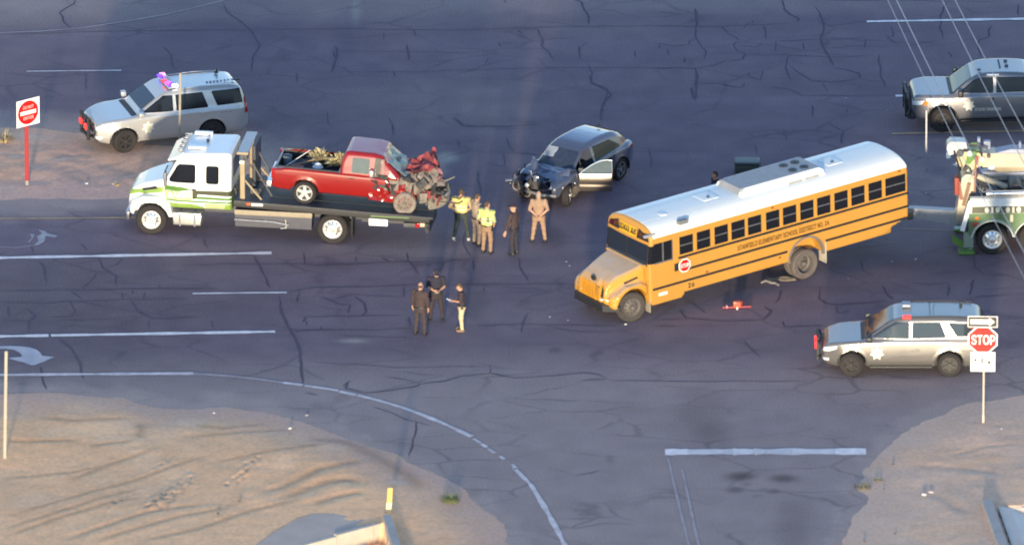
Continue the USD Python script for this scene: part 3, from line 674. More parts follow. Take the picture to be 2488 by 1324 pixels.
part(road, 'turn_arrow', flat([(-200, 790), (0, 778), (60, 776), (130, 778), (200, 786), (245, 800), (270, 820), (285, 842), (365, 850), (300, 880), (230, 905), (205, 905), (150, 885), (60, 862), (65, 856), (150, 848), (140, 830), (120, 815), (90, 802), (40, 796), (-200, 800)], *Z4), M_ARROW, smooth=0, label='white right turn arrow painted in the near lane')
zz = ((0, 280), 3.678)
part(road, 'turn_arrow', flat([(340, 1025), (400, 1035), (420, 1055), (520, 1080), (490, 1095), (405, 1082), (400, 1130), (350, 1160), (300, 1170), (345, 1125), (330, 1085), (375, 1060)], *zz), mat('worn_arrow_paint', (.30, .28, .33), var=.3, scale=4), smooth=0, label='worn white left turn arrow beside the dirt median')
part(road, 'turn_arrow', flat([(265, 1062), (310, 1070), (290, 1105), (262, 1140), (250, 1135), (285, 1095)], *zz), mat('worn_arrow_paint', ()), smooth=0)
part(road, 'turn_arrow', ribbon(GL([(-300, 1188), (0, 1180), (150, 1185), (290, 1168)], *zz), .05, ZL, False), M_LINE3, smooth=0)
# ------------------------------------------------------------------ vehicle materials and common parts
M_SILVER = mat('silver_car_paint', (.54, .53, .52), rough=.30, metal=.55, coat=.6, var=.03)
M_SILVER2 = mat('silver_grey_paint', (.27, .25, .235), rough=.28, metal=.65, coat=.6, var=.03)
M_GLASS = mat('dark_tinted_glass', (.010, .012, .018), rough=.10, var=.1, spec=.30)
M_GLASSR = mat('reflective_glass', (.02, .022, .024), rough=.05, var=.1, spec=1.0)
M_SHIELD = mat('windshield_glass', (.016, .022, .036), rough=.08, var=.1, spec=.6)
M_BLACK = mat('black_plastic', (.018, .018, .022), rough=.5)
M_RUBBER = mat('tyre_rubber', (.020, .017, .018), rough=.85, var=.25, scale=8)
M_RIMD = mat('dark_steel_wheel', (.05, .045, .045), rough=.45, metal=.3)
M_CHROME = mat('polished_metal', (.85, .84, .82), rough=.28, metal=.85, var=.05)
M_ALU = mat('brushed_aluminium', (.62, .60, .57), rough=.35, metal=.9, var=.1)
M_LAMP = mat('clear_lamp', (.75, .77, .80), rough=.1, coat=1.0, var=.05)
M_REDLENS = mat('red_lens', (.35, .01, .015), rough=.15, coat=.8)
M_AMBER = mat('amber_lens', (.75, .20, .02), rough=.2, coat=.8)
M_REDLIT = mat('lit_red_lamp', (.7, .02, .02), rough=.2, emit=(1.0, .03, .02), estr=.65)
M_BLUELIT = mat('lit_blue_lamp', (.05, .03, .7), rough=.2, emit=(.10, .02, 1.0), estr=.9)
M_PURPLELIT = mat('lit_violet_lamp', (.3, .03, .7), rough=.2, emit=(.45, .05, 1.0), estr=.8)
M_WHITE = mat('white_vehicle_paint', (.80, .80, .80), rough=.28, coat=.5, var=.03)
M_DECAL = mat('pale_decal', (.72, .68, .55), rough=.4)
M_DARKDECAL = mat('dark_decal', (.03, .03, .05), rough=.5)
M_DUSTY = mat('dusty_tyre', (.105, .085, .080), rough=.9, var=.2, scale=6)

def revolve(profile, n=36, axis='y'):
    """Profile of (radius, along axis) points revolved."""
    p = np.asarray(profile, float)
    if not Polygon(p).exterior.is_ccw: p = p[::-1]
    m = m3.Manifold.revolve(m3.CrossSection([p]), n)
    return m.rotate((-90, 0, 0)) if axis == 'y' else m

def loc(m, x, y, z, rz=0.0, flip=False):
    if flip: m = m.rotate((0, 0, 180))
    if rz: m = m.rotate((0, 0, math.degrees(rz)))
    return m.translate((x, y, z))

def wheel(parent, x, y, z, r, w, side, rz=0.0, style='dark', rubber=None, rim=None, rimr=.62, label=None):
    """y = middle of the tyre; side +1: the outside faces +y."""
    rubber = rubber or M_RUBBER
    R = r * rimr
    h = w / 2
    ty = revolve([(R, -h * .85), (r * .90, -h), (r * .985, -h * .72), (r, -h * .4), (r, h * .4), (r * .985, h * .72), (r * .90, h), (R, h * .85)])
    gro = revolve([(r - .012, -.012), (r + .01, -.012), (r + .01, .012), (r - .012, .012)])
    ty = ty - gro.translate((0, h * .28, 0)) - gro.translate((0, -h * .28, 0)) - gro.translate((0, 0, 0))
    fl = side < 0
    p = part(parent, 'wheel', loc(ty, x, y, z, rz, fl), rubber, label=label)
    rim = rim or M_RIMD
    barrel = revolve([(R - .02, -h * .8), (R + .003, -h * .8), (R + .003, h * .86), (R - .02, h * .86)])
    if style in ('dark', 'alloy', 'star'):
        back = m3.Manifold.cylinder(.03, R - .015, R - .015, 28).rotate((-90, 0, 0)).translate((0, h * .05, 0))
        sp = m3.Manifold()
        n = 5 if style != 'dark' else 6
        wd = {'dark': .055, 'alloy': .055, 'star': .10}[style] * r / .4
        for k in range(n):
            s = hull([(a, b, c) for a in (-wd / 2, wd / 2) for b, c in ((h * .45, .03), (h * .60, .03), (h * .62, R - .012), (h * .45, R - .012))])
            sp = sp + s.rotate((0, 360 / n * k, 0))
        hub = m3.Manifold.cylinder(.06, .075 * r / .4, .06 * r / .4, 20).rotate((-90, 0, 0)).translate((0, h * .45, 0))
        part(p, 'rim', loc(barrel + sp, x, y, z, rz, fl), rim)
        part(p, 'brake_disc', loc(back, x, y, z, rz, fl), M_BLACK)
        part(p, 'hub', loc(hub, x, y, z, rz, fl), rim)
    else:                                          # truck and bus discs with hand holes
        d = -.1 if style == 'deep' else h * .55
        disc = revolve([(0, d), (R * .45, d), (R * .55, d - .03), (R * .82, d - .05), (R, d + .02), (R, d + .05), (R * .80, d - .02), (R * .55, d + .015), (R * .45, d + .045), (0, d + .045)])
        holes = m3.Manifold()
        for k in range(10 if style != 'five' else 5):
            a = 2 * PI * (k + .5) / (10 if style != 'five' else 5)
            rr = R * (.085 if style != 'five' else .17)
            holes = holes + m3.Manifold.cylinder(.5, rr, rr, 14).rotate((-90, 0, 0)).translate((R * .69 * math.cos(a), -.25, R * .69 * math.sin(a)))
        hubh = d + .11 if style != 'deep' else d + .16
        hub = revolve([(0, d), (R * .26, d), (R * .24, hubh), (R * .15, hubh + .02), (0, hubh + .02)], 24)
        part(p, 'rim', loc(barrel + (disc - holes), x, y, z, rz, fl), rim)
        part(p, 'hub', loc(hub, x, y, z, rz, fl), rim)
        nuts = [trimesh.creation.cylinder(radius=.02, height=.05, sections=6, transform=trimesh.transformations.translation_matrix((R * .36 * math.cos(a), d + .05, R * .36 * math.sin(a))) @ trimesh.transformations.rotation_matrix(PI / 2, [1, 0, 0])) for a in np.arange(10) * PI / 5]
        nm = cat(nuts); nm.apply_transform(trimesh.transformations.translation_matrix((x, y, z)) @ trimesh.transformations.rotation_matrix(rz + (PI if fl else 0), [0, 0, 1]))
        part(p, 'wheel_nuts', nm, rim)
        back = m3.Manifold.cylinder(.03, R - .015, R - .015, 28).rotate((-90, 0, 0)).translate((0, d - .16, 0))
        part(p, 'brake_drum', loc(back, x, y, z, rz, fl), M_BLACK)
    return p

def place(front_px, rear_px, zc, xfr, xrr, ysurf, zrear=None, pitch=False):
    """Matrix that puts the near-side wheel centres (local (xfr, ysurf, zc), (xrr, ysurf, zc)) on their pixels."""
    a, b = G(*front_px, zc), G(*rear_px, zc if zrear is None else zrear)
    d = a - b
    yaw = math.atan2(d[1], d[0])
    c, s = math.cos(yaw), math.sin(yaw)
    mid = (a + b) / 2; xm = (xfr + xrr) / 2
    o = mid[:2] - np.array([c * xm - s * ysurf, s * xm + c * ysurf])
    return xf((o[0], o[1], 0), yaw), yaw, np.linalg.norm(d[:2])

def body_sdf(v, lower, green, wl, wg, rl=.10, rg=.14, k=.07, wells=(), well_in=.60, flare=.02):
    X2, Z2 = v.x[:, None], v.z[None, :]
    aY = np.abs(v.Y)
    WL, WG = wl(X2, Z2).astype(np.float32), wg(X2, Z2).astype(np.float32)
    dl = rmax(sdpoly(chaikin(lower, 1, .15), X2, Z2)[:, None, :], aY - WL[:, None, :], rl)
    F = dl
    if green is not None:
        dg = rmax(sdpoly(chaikin(green, 2, .2), X2, Z2)[:, None, :], aY - WG[:, None, :], rg)
        F = smin(dl, dg, k)
    for (wx, wz, wr) in wells:
        hy = np.hypot(v.X - wx, v.Z - wz)
        F = F - flare * np.exp(-((hy - wr) / .07) ** 2) * (aY > .5)
        F = np.maximum(F, -np.maximum(hy - wr, well_in - aY))
    return F

def both(f):
    for s in (1, -1): f(s)

def side_piece(B, poly, s, y_in=.30, y_out=2.0):
    """Part of the (inflated) body B behind a polygon of the side view, on side s."""
    a, b = (y_in, y_out) if s > 0 else (-y_out, -y_in)
    return B ^ prismXZ(poly, a, b)

def skin(B, inner, poly, s, y_in=.30):
    return side_piece(B - inner, poly, s, y_in)

def star(cx, cz, r, n=7, q=.62, rot=PI / 2):
    P = []
    for k in range(2 * n):
        rr = r if k % 2 == 0 else r * q
        a = rot + PI * k / n
        P.append((cx + rr * math.cos(a), cz + rr * math.sin(a)))
    return P

def text_on_side(text, h, x, y, z, s, maxlen=None, slant=0.0, depth=.006):
    """Lettering on the left (s=+1) or right side of a vehicle, starting at the reader's left at (x, y, z)."""
    t = meshkit.text_mesh(text, h, depth, bold=True)
    if maxlen:
        L = t.bounds[1, 0] - t.bounds[0, 0]; t.apply_scale([maxlen / L, 1, 1])
    M = np.eye(4)
    M[:3, :3] = np.array([[-1, 0, 0], [0, 0, 1], [0, 1, 0]]).T if s > 0 else np.array([[1, 0, 0], [0, 0, 1], [0, -1, 0]]).T
    M[:3, 0] = (-1, 0, 0) if s > 0 else (1, 0, 0)
    M[:3, 1] = (0, 0, 1)
    M[:3, 2] = (0, 1, 0) if s > 0 else (0, -1, 0)
    t.apply_transform(trimesh.transformations.rotation_matrix(slant, [0, 0, 1]))
    t.apply_transform(M)
    t.apply_translation([x, y, z])
    return t

# ------------------------------------------------------------------ police sport utility vehicles
def police_suv(name, label, front_px, rear_px, old, steer, mode):
    wb = 2.95 if old else 3.07
    xa, xb = wb / 2, -wb / 2
    r = .405
    M, yaw, L = place(front_px, rear_px, r, xa, xb, .98)
    t = thing(name, label, 'police car', M, None)
    fx = xa + .93; bx = xb - 1.27
    lower = [(bx + .08, .42), (bx, .58), (bx + .01, .95), (bx + .05, 1.22), (xa - .45, 1.20), (xa - .30, 1.18), (xa + .35, 1.135), (fx - .22, 1.06), (fx - .05, .95), (fx, .75), (fx - .02, .50), (fx - .10, .36), (fx - .35, .30), (bx + .3, .30)]
    if old:
        green = [(bx + .05, 1.1), (bx + .10, 1.5), (bx + .22, 1.80), (bx + .42, 1.865), (bx + 1.2, 1.90), (xa - 1.75, 1.895), (xa - 1.35, 1.84), (xa - .42, 1.20), (xa - .42, 1.0), (bx + .1, 1.0)]
    else:
        green = [(bx + .03, 1.1), (bx + .16, 1.52), (bx + .34, 1.80), (bx + .52, 1.86), (bx + 1.3, 1.91), (xa - 1.70, 1.90), (xa - 1.30, 1.84), (xa - .36, 1.20), (xa - .36, 1.0), (bx + .1, 1.0)]
    wl = lambda X, Z: (1.00 - .20 * sstep(fx - .95, fx, X) ** 2 - .09 * sstep(bx + .6, bx, X) ** 2 - .05 * np.clip(np.abs(Z - .78) / .5, 0, 1.3) ** 2 - .05 * sstep(.55, .30, Z))
    wg = lambda X, Z: (.95 - .20 * np.clip((Z - 1.15) / .75, 0, 1) - .07 * sstep(xa - 1.4, xa - .4, X) - .05 * sstep(bx + .5, bx, X))
    v = Vox((bx - .1, -1.12, .2), (fx + .1, 1.12, 2.0), .045)
    F = body_sdf(v, lower, green, wl, wg, wells=[(xa, r, .47), (xb, r, .47)])
    # hood crease and a cut-in under the nose
    B0 = v.m(F)
    Bi, Bw, Bd = v.m(F + .02), v.m(F - .010), v.m(F - .005)
    part(t, 'body', B0, M_SILVER if old else M_SILVER2)
    ztop, zb = (1.765, 1.27)
    if old:
        sw = [[(xa - .62, zb), (xa - 1.10, 1.60), (xa - 1.36, ztop), (xa - 1.66, ztop), (xa - 1.66, zb - .01)],
              [(xa - 1.76, zb - .01), (xa - 1.76, ztop), (xb + .28, ztop), (xb + .10, zb)], [(xb - .20, zb + .02), (xb - .02, ztop), (bx + .28, ztop), (bx + .20, zb + .04)]]
    else:
        sw = [[(xa - .58, zb), (xa - 1.06, 1.60), (xa - 1.36, ztop), (xa - 1.80, ztop), (xa - 1.80, zb - .01)],
              [(xa - 1.89, zb - .01), (xa - 1.89, ztop), (xb + .30, ztop), (xb + .10, zb + .02)], [(xb - .22, zb + .05), (xb + .06, ztop - .02), (bx + .40, ztop - .04), (bx + .26, zb + .06)]]
    d1 = [(xa - .56, .44), (xa - .56, 1.10), (xa - .60, 1.22), (xa - 1.71, 1.22), (xa - 1.71, .42)]
    d2 = [(xa - 1.725, .42), (xa - 1.725, 1.22), (xb - .02, 1.22), (xb + .28, 1.0), (xb + .50, .70), (xb + .58, .42)]
    for s in (1, -1):
        for P in sw: part(t, 'side_window', skin(Bw, Bi, rounded(P, .035), s), M_GLASS if old else M_GLASSR)
        for P, hx in ((d1, xa - 1.60), (d2, xb + .30)):
            dp = part(t, 'door', skin(Bd, Bi, P, s), M_SILVER if old else M_SILVER2)
            hz = 1.09
            part(dp, 'handle', rbox(hx - .10, hx + .10, *(sorted((s * .965, s * 1.005))), hz - .02, hz + .02, .012), M_SILVER)
            if P is d1:
                st = skin(v.m(F - .013), Bi, star(xa - .78, .80, .235 if not old else .22), s)
                part(dp, 'star_badge', st, M_DECAL)
                part(dp, 'badge_centre', skin(v.m(F - .018), Bi, star(xa - .78, .80, .10, 12, .98), s), mat('badge_gold', (.58, .54, .42), rough=.4))
        if mode == 'lower':
            a = text_on_side('STATE TROOPER', .11, xa - 1.00 if s > 0 else xb + .75, s * 1.003, .62, s, 1.15, .20)
            part(t, 'lettering', a, mat('grey_decal', (.16, .15, .15), rough=.5))
        part(t, 'lettering', text_on_side('911' if False else '- - -', .10, xb - .28 if s > 0 else bx + .55, s * .985, 1.02, s, .34), M_DARKDECAL)
        # mirrors, lamps
        part(t, 'mirror', rbox(xa - .62, xa - .44, *sorted((s * .98, s * 1.20)), 1.20, 1.38, .05), M_SILVER if old else M_BLACK)
        part(t, 'headlight', skin(Bw, Bi, [(fx - .46, 1.02), (fx - .05, .92), (fx + .05, .80), (fx - .20, .82), (fx - .44, .92)], s, .42), M_LAMP)
        part(t, 'tail_light', skin(Bw, Bi, [(bx - .1, .95), (bx + .14, .95), (bx + .16, 1.45), (bx + .02, 1.5)], s, .66), M_REDLENS)
        part(t, 'fog_light', skin(Bw, Bi, [(fx - .2, .50), (fx + .05, .50), (fx + .05, .58), (fx - .2, .58)], s, .5), M_LAMP)
        part(t, 'roof_rail', tube([(xa - 1.7, s * .70, 1.91), (xb + .2, s * .70, 1.935), (bx + .55, s * .68, 1.90)], .018), M_BLACK if not old else M_SILVER)
        if not old: part(t, 'running_board', rbox(xb + .55, xa - .55, *sorted((s * .86, s * 1.04)), .30, .37, .03), M_BLACK)
    ws = hull([(xa - .44, -.80, 1.22), (xa - .44, .80, 1.22), (xa - 1.30, -.66, 1.815), (xa - 1.30, .66, 1.815), (xa - .30, -.80, 1.30), (xa - .30, .80, 1.30), (xa - 1.15, -.66, 1.95), (xa - 1.15, .66, 1.95)])
    part(t, 'windshield', (Bw - Bi) ^ ws, M_SHIELD)
    part(t, 'cowl', (Bd - Bi) ^ box_m(xa - .46, xa - .28, -.80, .80, 1.1, 1.4), M_BLACK)
    rw = hull([(bx - .1, y, z) for y, z in ((-.78, 1.28), (.78, 1.28), (-.66, 1.72), (.66, 1.72))] + [(bx + .42, y, z) for y, z in ((-.78, 1.28), (.78, 1.28), (-.66, 1.72), (.66, 1.72))])
    part(t, 'rear_window', (Bw - Bi) ^ rw, M_GLASS)
    part(t, 'grille', (Bw - Bi) ^ box_m(fx - .3, fx + .2, -.52, .52, .60, .92), M_BLACK)
    part(t, 'lower_bumper', (Bw - Bi) ^ box_m(fx - .5, fx + .2, -.72, .72, .25, .46), M_BLACK)
    part(t, 'licence_plate', box(bx - .03, bx - .01, -.17, .17, .72, .88), M_WHITE)
    # push bar
    bb = fx + .14
    bars = [rbox(bb - .05, bb + .05, s * .40 - .05, s * .40 + .05, .36, 1.12, .02) for s in (1, -1)]
    bars += [rbox(bb - .04, bb + .04, -.40, .40, z - .045, z + .045, .02) for z in (.48, .74, 1.05)]
    bars += [rbox(fx - .25, bb, s * .40 - .03, s * .40 + .03, .46, .54, .01) for s in (1, -1)]
    bars += [tube([(bb, s * .40, 1.05), (bb - .05, s * .72, .98), (bb - .12, s * .82, .75), (bb - .08, s * .70, .55), (bb, s * .4, .50)], .028) for s in (1, -1)]
    pb = part(t, 'push_bar', cat([tri(b) for b in bars]), M_BLACK)
    for (yy, zz) in ((.28, .80), (-.28, .80)):
        part(pb, 'warning_lamp', rbox(bb + .02, bb + .10, yy - .12, yy + .12, zz - .085, zz + .085, .03), M_REDLIT)
    # roof gear
    if mode == 'lit':
        xl = xa - 1.72
        lb = part(t, 'light_bar', rbox(xl - .15, xl + .15, -.62, .62, 1.925, 1.965, .02), mat('light_bar_lens', (.40, .40, .46), rough=.3))
        for yy, x0, mm in ((.58, -.10, mat('lit_white_lamp', (.8, .8, .85), emit=(.85, .88, 1.0), estr=1.0)), (.43, -.02, M_BLUELIT), (.28, .05, M_PURPLELIT), (.06, .12, M_REDLIT), (-.46, .12, M_BLUELIT), (-.58, .0, mat('lit_pink_lamp', (.8, .2, .5), emit=(1, .25, .7), estr=.6))):
            part(lb, 'lamp', rbox(xl + x0 - .09, xl + x0 + .09, yy - .085, yy + .085, 1.965, 2.045, .025), mm)
        for k in range(8): part(t, 'roof_number', box(xb - .05 - k * .12, xb + .01 - k * .12, .26, .36 + .02 * (k % 2), 1.905, 1.921 + .002 * (k % 3)), mat('roof_digit', (.16, .19, .28), rough=.5))
        part(t, 'roof_number', box(xb - 1.12, xb - .90, .22, .36, 1.885, 1.917), M_DARKDECAL)
        part(t, 'antenna', cat(trimesh.creation.cylinder(radius=.06, height=.05, sections=16, transform=trimesh.transformations.translation_matrix((xb - .55, -.45, 1.93))), tube([(xb - .55, -.45, 1.93), (xb - .6, -.45, 2.05)], .03)), M_BLACK)
    else:
        part(t, 'roof_pod', rbox(xa - 1.86, xa - 1.58, -.48, -.10, 1.90, 2.02, .05), mat('roof_grey', (.25, .27, .33), rough=.4))
        for x_, y_, mm in ((xa - 1.72, .70, M_REDLIT), ):
            part(t, 'warning_lamp', hull([(x_ + .13, y_ - .06, 1.915), (x_ - .13, y_ - .06, 1.915), (x_ + .13, y_ + .07, 1.88), (x_ - .13, y_ + .07, 1.88), (x_ + .11, y_ - .05, 1.955), (x_ - .11, y_ - .05, 1.955), (x_ + .11, y_ + .05, 1.935), (x_ - .11, y_ + .05, 1.935)]), mm)
        part(t, 'warning_lamp', rbox(bx + .52, bx + .62, .80, .88, 1.60, 1.67, .02), M_REDLIT)
        part(t, 'antenna', cat(trimesh.creation.cylinder(radius=.05, height=.06, sections=16, transform=trimesh.transformations.translation_matrix((bx + .9, -.35, 1.93))), tube([(xa - 2.55, .1, 1.90), (xa - 2.6, .1, 2.12)], .008)), M_BLACK)
        part(t, 'roof_seam', box(xa - 2.46, xa - 2.44, -.66, .66, 1.90, 1.921), M_BLACK)
    wheel(t, xa, .90, r, r, .28, 1, steer)
    wheel(t, xa, -.90, r, r, .28, -1, steer)
    wheel(t, xb, .90, r, r, .28, 1)
    wheel(t, xb, -.90, r, r, .28, -1)
    part(t, 'underbody', box(bx + .3, fx - .4, -.62, .62, .26, .7), M_BLACK)
    return t

def box_m(x0, x1, y0, y1, z0, z1):
    return m3.Manifold.cube((x1 - x0, y1 - y0, z1 - z0)).translate((x0, y0, z0))

police_suv('police_suv', 'silver police SUV with lit red and blue roof lights, nosed onto the dirt median', (304, 344), (515.5, 322), True, .25, 'lit')
police_suv('police_suv', 'silver police SUV with dark roof parked behind the stop sign', (2070.5, 886), (2307, 886), False, -.30, 'lower')

def proj(P):
    d = np.asarray(P, float) - CAM
    w = d @ FWD
    return np.array([1244 + FPX * (d @ RIGHT) / w, 662 - FPX * (d @ UP) / w])
def on(M, px, py, axis, value):
    """The local point of thing M on its plane (axis = value) seen at pixel (px, py)."""
    Mi = np.linalg.inv(M)
    o = (Mi @ np.r_[CAM, 1])[:3]
    d = Mi[:3, :3] @ (FWD + RIGHT * ((px - 1244) / FPX) + UP * ((662 - py) / FPX))
    return o + d * ((value - o[axis]) / d[axis])
# ------------------------------------------------------------------ school bus
def dusty(name, color, dustc, amount=.9, rough=.4, coat=.3):
    """Paint with dust settled on its upward faces."""
    if name in MATS: return MATS[name]
    MATS[name] = usdkit.material(stage, '/World/Looks/' + name, {
        'geo': ('geometry', {}), 'sep': ('separate_xyz', {}), 'n': ('noise_texture', {'scale': 3.0, 'detail': 6.0}),
        'mr': ('map_range', {'from_min': .55, 'from_max': .95, 'to_min': 0.0, 'to_max': amount, 'clamp': True}),
        'nr': ('map_range', {'from_min': .3, 'from_max': .7, 'to_min': .6, 'to_max': 1.0, 'clamp': True}),
        'mu': ('math', {'math_type': 'multiply'}), 'mx': ('mix_color', {'a': color, 'b': dustc}),
        'p': ('principled_bsdf', {'roughness': rough, 'coat_weight': coat, 'coat_roughness': .1})},
        [('geo.normal', 'sep.vector'), ('geo.position', 'n.vector'), ('sep.z', 'mr.value'), ('n.fac', 'nr.value'), ('mr.result', 'mu.value1'), ('nr.result', 'mu.value2'), ('mu.value', 'mx.fac'), ('mx.result', 'p.base_color')], surface='p.BSDF')
    return MATS[name]
M_BUS = mat('school_bus_yellow', (.48, .235, .045), rough=.38, coat=.35, var=.05, scale=1.5)
M_BUSD = dusty('dusty_bus_yellow', (.53, .25, .035), (.50, .40, .32), 1.0)
M_ROOF = mat('white_roof_paint', (.78, .80, .80), rough=.5, var=.03)
M_BWIN = mat('bus_window_glass', (.010, .011, .016), rough=.08, spec=.45)
M_SEAT = mat('dark_seat', (.02, .02, .03), rough=.8)

def school_bus():
    fpx, rpx = (1539, 747), (1958, 643)
    M, yaw, L = place(fpx, rpx, .50, 1, -1, 1.15)
    xa, xb = L / 2, -L / 2
    M, yaw, L = place(fpx, rpx, .50, xa, xb, 1.15)
    t = thing('school_bus', 'yellow school bus with white roof and damaged nose, rear hooked to a wrecker', 'school bus', M)
    P = trimesh.transformations.rotation_matrix(math.radians(1.85), [0, 1, 0], [xa, 0, .5])
    MP = M @ P
    def put_(name, mesh, m, parent=t, **k):
        mesh = tri(mesh).copy(); mesh.apply_transform(P)
        return part(parent, name, mesh, m, **k)
    S = lambda px, py, y=1.19: on(MP, px, py, 1, y)
    X = lambda px, z=2.1, y=1.19: (S(px, np.interp(px, [1580, 2218], [640, 460]), y))[0]
    xc, xr = xa - .60, xb - 4.12
    W = 1.19
    v = Vox((xr - .15, -1.35, .3), (xc + .2, 1.35, 3.35), .055)
    sect = [(W * .985, .42), (W, .60), (W, 2.60)] + [(W * math.cos(a) ** .72, 2.60 + .41 * math.sin(a) ** .95) for a in np.linspace(.08, PI / 2, 12)]
    sect = sect + [(-y, z) for y, z in sect[::-1][1:]]
    ds = sdpoly(sect, v.y[:, None], v.z[None, :])[None, :, :]
    front = v.X - (xc + .02 - .10 * np.clip(v.Z - 1.8, 0, 2) - .30 * np.clip(v.Z - 2.72, 0, 1) ** 1.3 + 0 * v.Y - .05 * (v.Y / W) ** 2)
    rear = (xr + .03 * 0 + .28 * np.clip(v.Z - 2.5, 0, 1) ** 1.5 + .05 * (v.Y / W) ** 2) - v.X
    F = rmax(rmax(ds, np.maximum(front, -50), .07), rear, .09)
    # the skirt is higher behind the front steps and cut up at the tail
    low = .54 + 0 * v.X
    low = np.where(v.X > X(1660), .42, low)
    low = np.where(v.X < X(2165), .74 + .30 * np.clip((X(2165) - v.X) / 1.0, 0, 1), low)
    F = np.maximum(F, low - v.Z)
    hy = np.hypot(v.X - xb, (v.Z - .55))
    F = np.maximum(F, -np.maximum(hy - .66, .70 - np.abs(v.Y)))
    B0 = v.m(F); Bi = v.m(F + .05); Bw = v.m(F - .006); Bo = v.m(F - .014)
    wins = [1668, 1710, 1753, 1794, 1834, 1878, 1919, 1961, 2002, 2044, 2085, 2127]
    zt, zb = 2.45, 1.85
    rects = [(X(p) - .265, X(p) + .265) for p in wins] + [(X(2176) - .40, X(2176) + .40)]
    drv = (X(1635), X(1588))
    cut = m3.Manifold()
    for a, b in rects:
        for s in (1, -1): cut = cut + box_m(a, b, *sorted((s * (W - .035), s * 1.4)), zb, zt)
    cut = cut + box_m(*drv, W - .035, 1.4, 1.78, 2.45) + box_m(*drv, -1.4, -W + .035, .6, 2.45)
    roofcut = hull([(x, y, z) for x in (xr - .2,) for y in (-2, 2) for z in (2.64, 4)] + [(xc - .20, y, 2.64) for y in (-2, 2)] + [(xc - .32, y, 4) for y in (-2, 2)])
    body = put_('body', B0 - cut, M_BUS)
    put_('roof', (Bw - Bi) ^ roofcut, M_ROOF)
    for a, b in rects:
        for s in (1, -1):
            y0, y1 = sorted((s * (W - .030), s * (W - .022)))
            w = put_('side_window', box(a, b, y0, y1, zb, zt), M_BWIN)
            y0, y1 = sorted((s * (W - .022), s * (W - .002)))
            zm = zt - .30
            put_('sash_bar', box(a, b, y0, y1, zm - .014, zm + .014), M_ALU, w)
            put_('window_frame', cat(box(a, a + .018, y0, y1, zb, zt), box(b - .018, b, y0, y1, zb, zt), box(a + .018, b - .018, y0, y1, zb, zb + .018), box(a + .018, b - .018, y0, y1, zt - .018, zt)), M_BLACK, w)
    dw = put_('driver_window', box(*drv, W - .030, W - .022, 1.78, 2.45), M_BWIN)
    xm = (drv[0] + drv[1]) / 2
    put_('window_frame', cat(box(xm - .02, xm + .02, W - .022, W + .004, 1.78, 2.45), box(drv[0], drv[1], W - .022, W + .004, 1.76, 1.80), box(drv[0], drv[0] + .02, W - .022, W + .003, 1.8, 2.45), box(drv[1] - .02, drv[1], W - .022, W + .003, 1.8, 2.45)), M_ALU, dw)
    put_('entry_door', box(*drv, -W + .022, -W + .030, .6, 2.45), M_BWIN)
    # rub rails, gutters
    xw0, xw1 = xb - .70, xb + .70
    xfr = xc - .14
    for s in (1, -1):
        for z, spans in ((1.76, [(xr + .06, X(1648))]), (1.31, [(xr + .06, X(1668))]), (.925, [(xr + .06, xw0 - .05), (xw1 + .05, xfr)])):
            for a, b in spans:
                put_('rub_rail', rbox(a, b, *sorted((s * (W - .01), s * (W + .022))), z - .038, z + .038, .012), M_BLACK)
        put_('gutter', box(xr + .2, xc - .3, *sorted((s * (W - .01), s * (W + .02))), 2.62, 2.645), M_BUS)
    # lettering
    a, b = S(1791, 606), S(2013, 545)
    put_('lettering', text_on_side('STANFIELD ELEMENTARY SCHOOL DISTRICT NO. 24', .155, X(1791), W + .006, 1.44, 1, abs(X(2013) - X(1791))), mat('brown_lettering', (.10, .045, .012), rough=.5), smooth=0)
    put_('lettering', text_on_side('STANFIELD ELEMENTARY SCHOOL DISTRICT NO. 24', .155, X(2013), -W - .006, 1.44, -1, abs(X(2013) - X(1791))), M_BLACK, smooth=0)
    put_('bus_number', text_on_side('26', .15, X(1669), W + .006, .66, 1), M_BLACK, smooth=0)
    put_('bus_number', text_on_side('26', .15, X(1664), -W - .006, .66, -1), M_BLACK, smooth=0)
    put_('step_box', rbox(X(1655), X(1582), W - .05, W + .012, .40, .86, .02), M_BUS)
    put_('white_label', box(X(1619), X(1598), W + .012, W + .018, .66, .76), mat('label_white', (.75, .74, .70)))
    # folded stop arm
    c = S(1664, 645, 1.26)
    oc = [(c[0] + .245 * math.cos(PI / 8 + k * PI / 4), c[2] + .245 * math.sin(PI / 8 + k * PI / 4)) for k in range(8)]
    oi = [(c[0] + .205 * math.cos(PI / 8 + k * PI / 4), c[2] + .205 * math.sin(PI / 8 + k * PI / 4)) for k in range(8)]
    sa = put_('stop_arm', prismXZ(oc, W + .05, W + .062), mat('sign_white', (.80, .79, .78), rough=.35))
    put_('sign_face', prismXZ(oi, W + .062, W + .067), mat('sign_red', (.50, .012, .010), rough=.35), sa)
    put_('lettering', text_on_side('STOP', .125, c[0] + .175, W + .067, c[2] - .06, 1, .35), mat('sign_white', ()), sa, smooth=0)
    put_('bracket', rbox(c[0] + .10, c[0] + .36, W - .01, W + .05, c[2] - .13, c[2] + .12, .02), M_BLACK, sa)
    # front: windshield, cap, lamp panels, school bus sign
    ws = hull([(xc - .6, y, z) for y, z in ((-1.08, 1.70), (1.08, 1.70), (-1.08, 2.42), (1.08, 2.42))] + [(xc + .4, y, z) for y, z in ((-1.08, 1.70), (1.08, 1.70), (-1.08, 2.42), (1.08, 2.42))])
    fr = box_m(xc - .42, xc + .4, -2, 2, 0, 4)
    pane = (Bw - Bi) ^ ws ^ fr
    wsp = put_('windshield', pane, M_SHIELD)
    put_('divider', (Bo - Bi) ^ box_m(xc - .4, xc + .4, -.02, .02, 1.70, 2.42), M_BLACK, wsp)
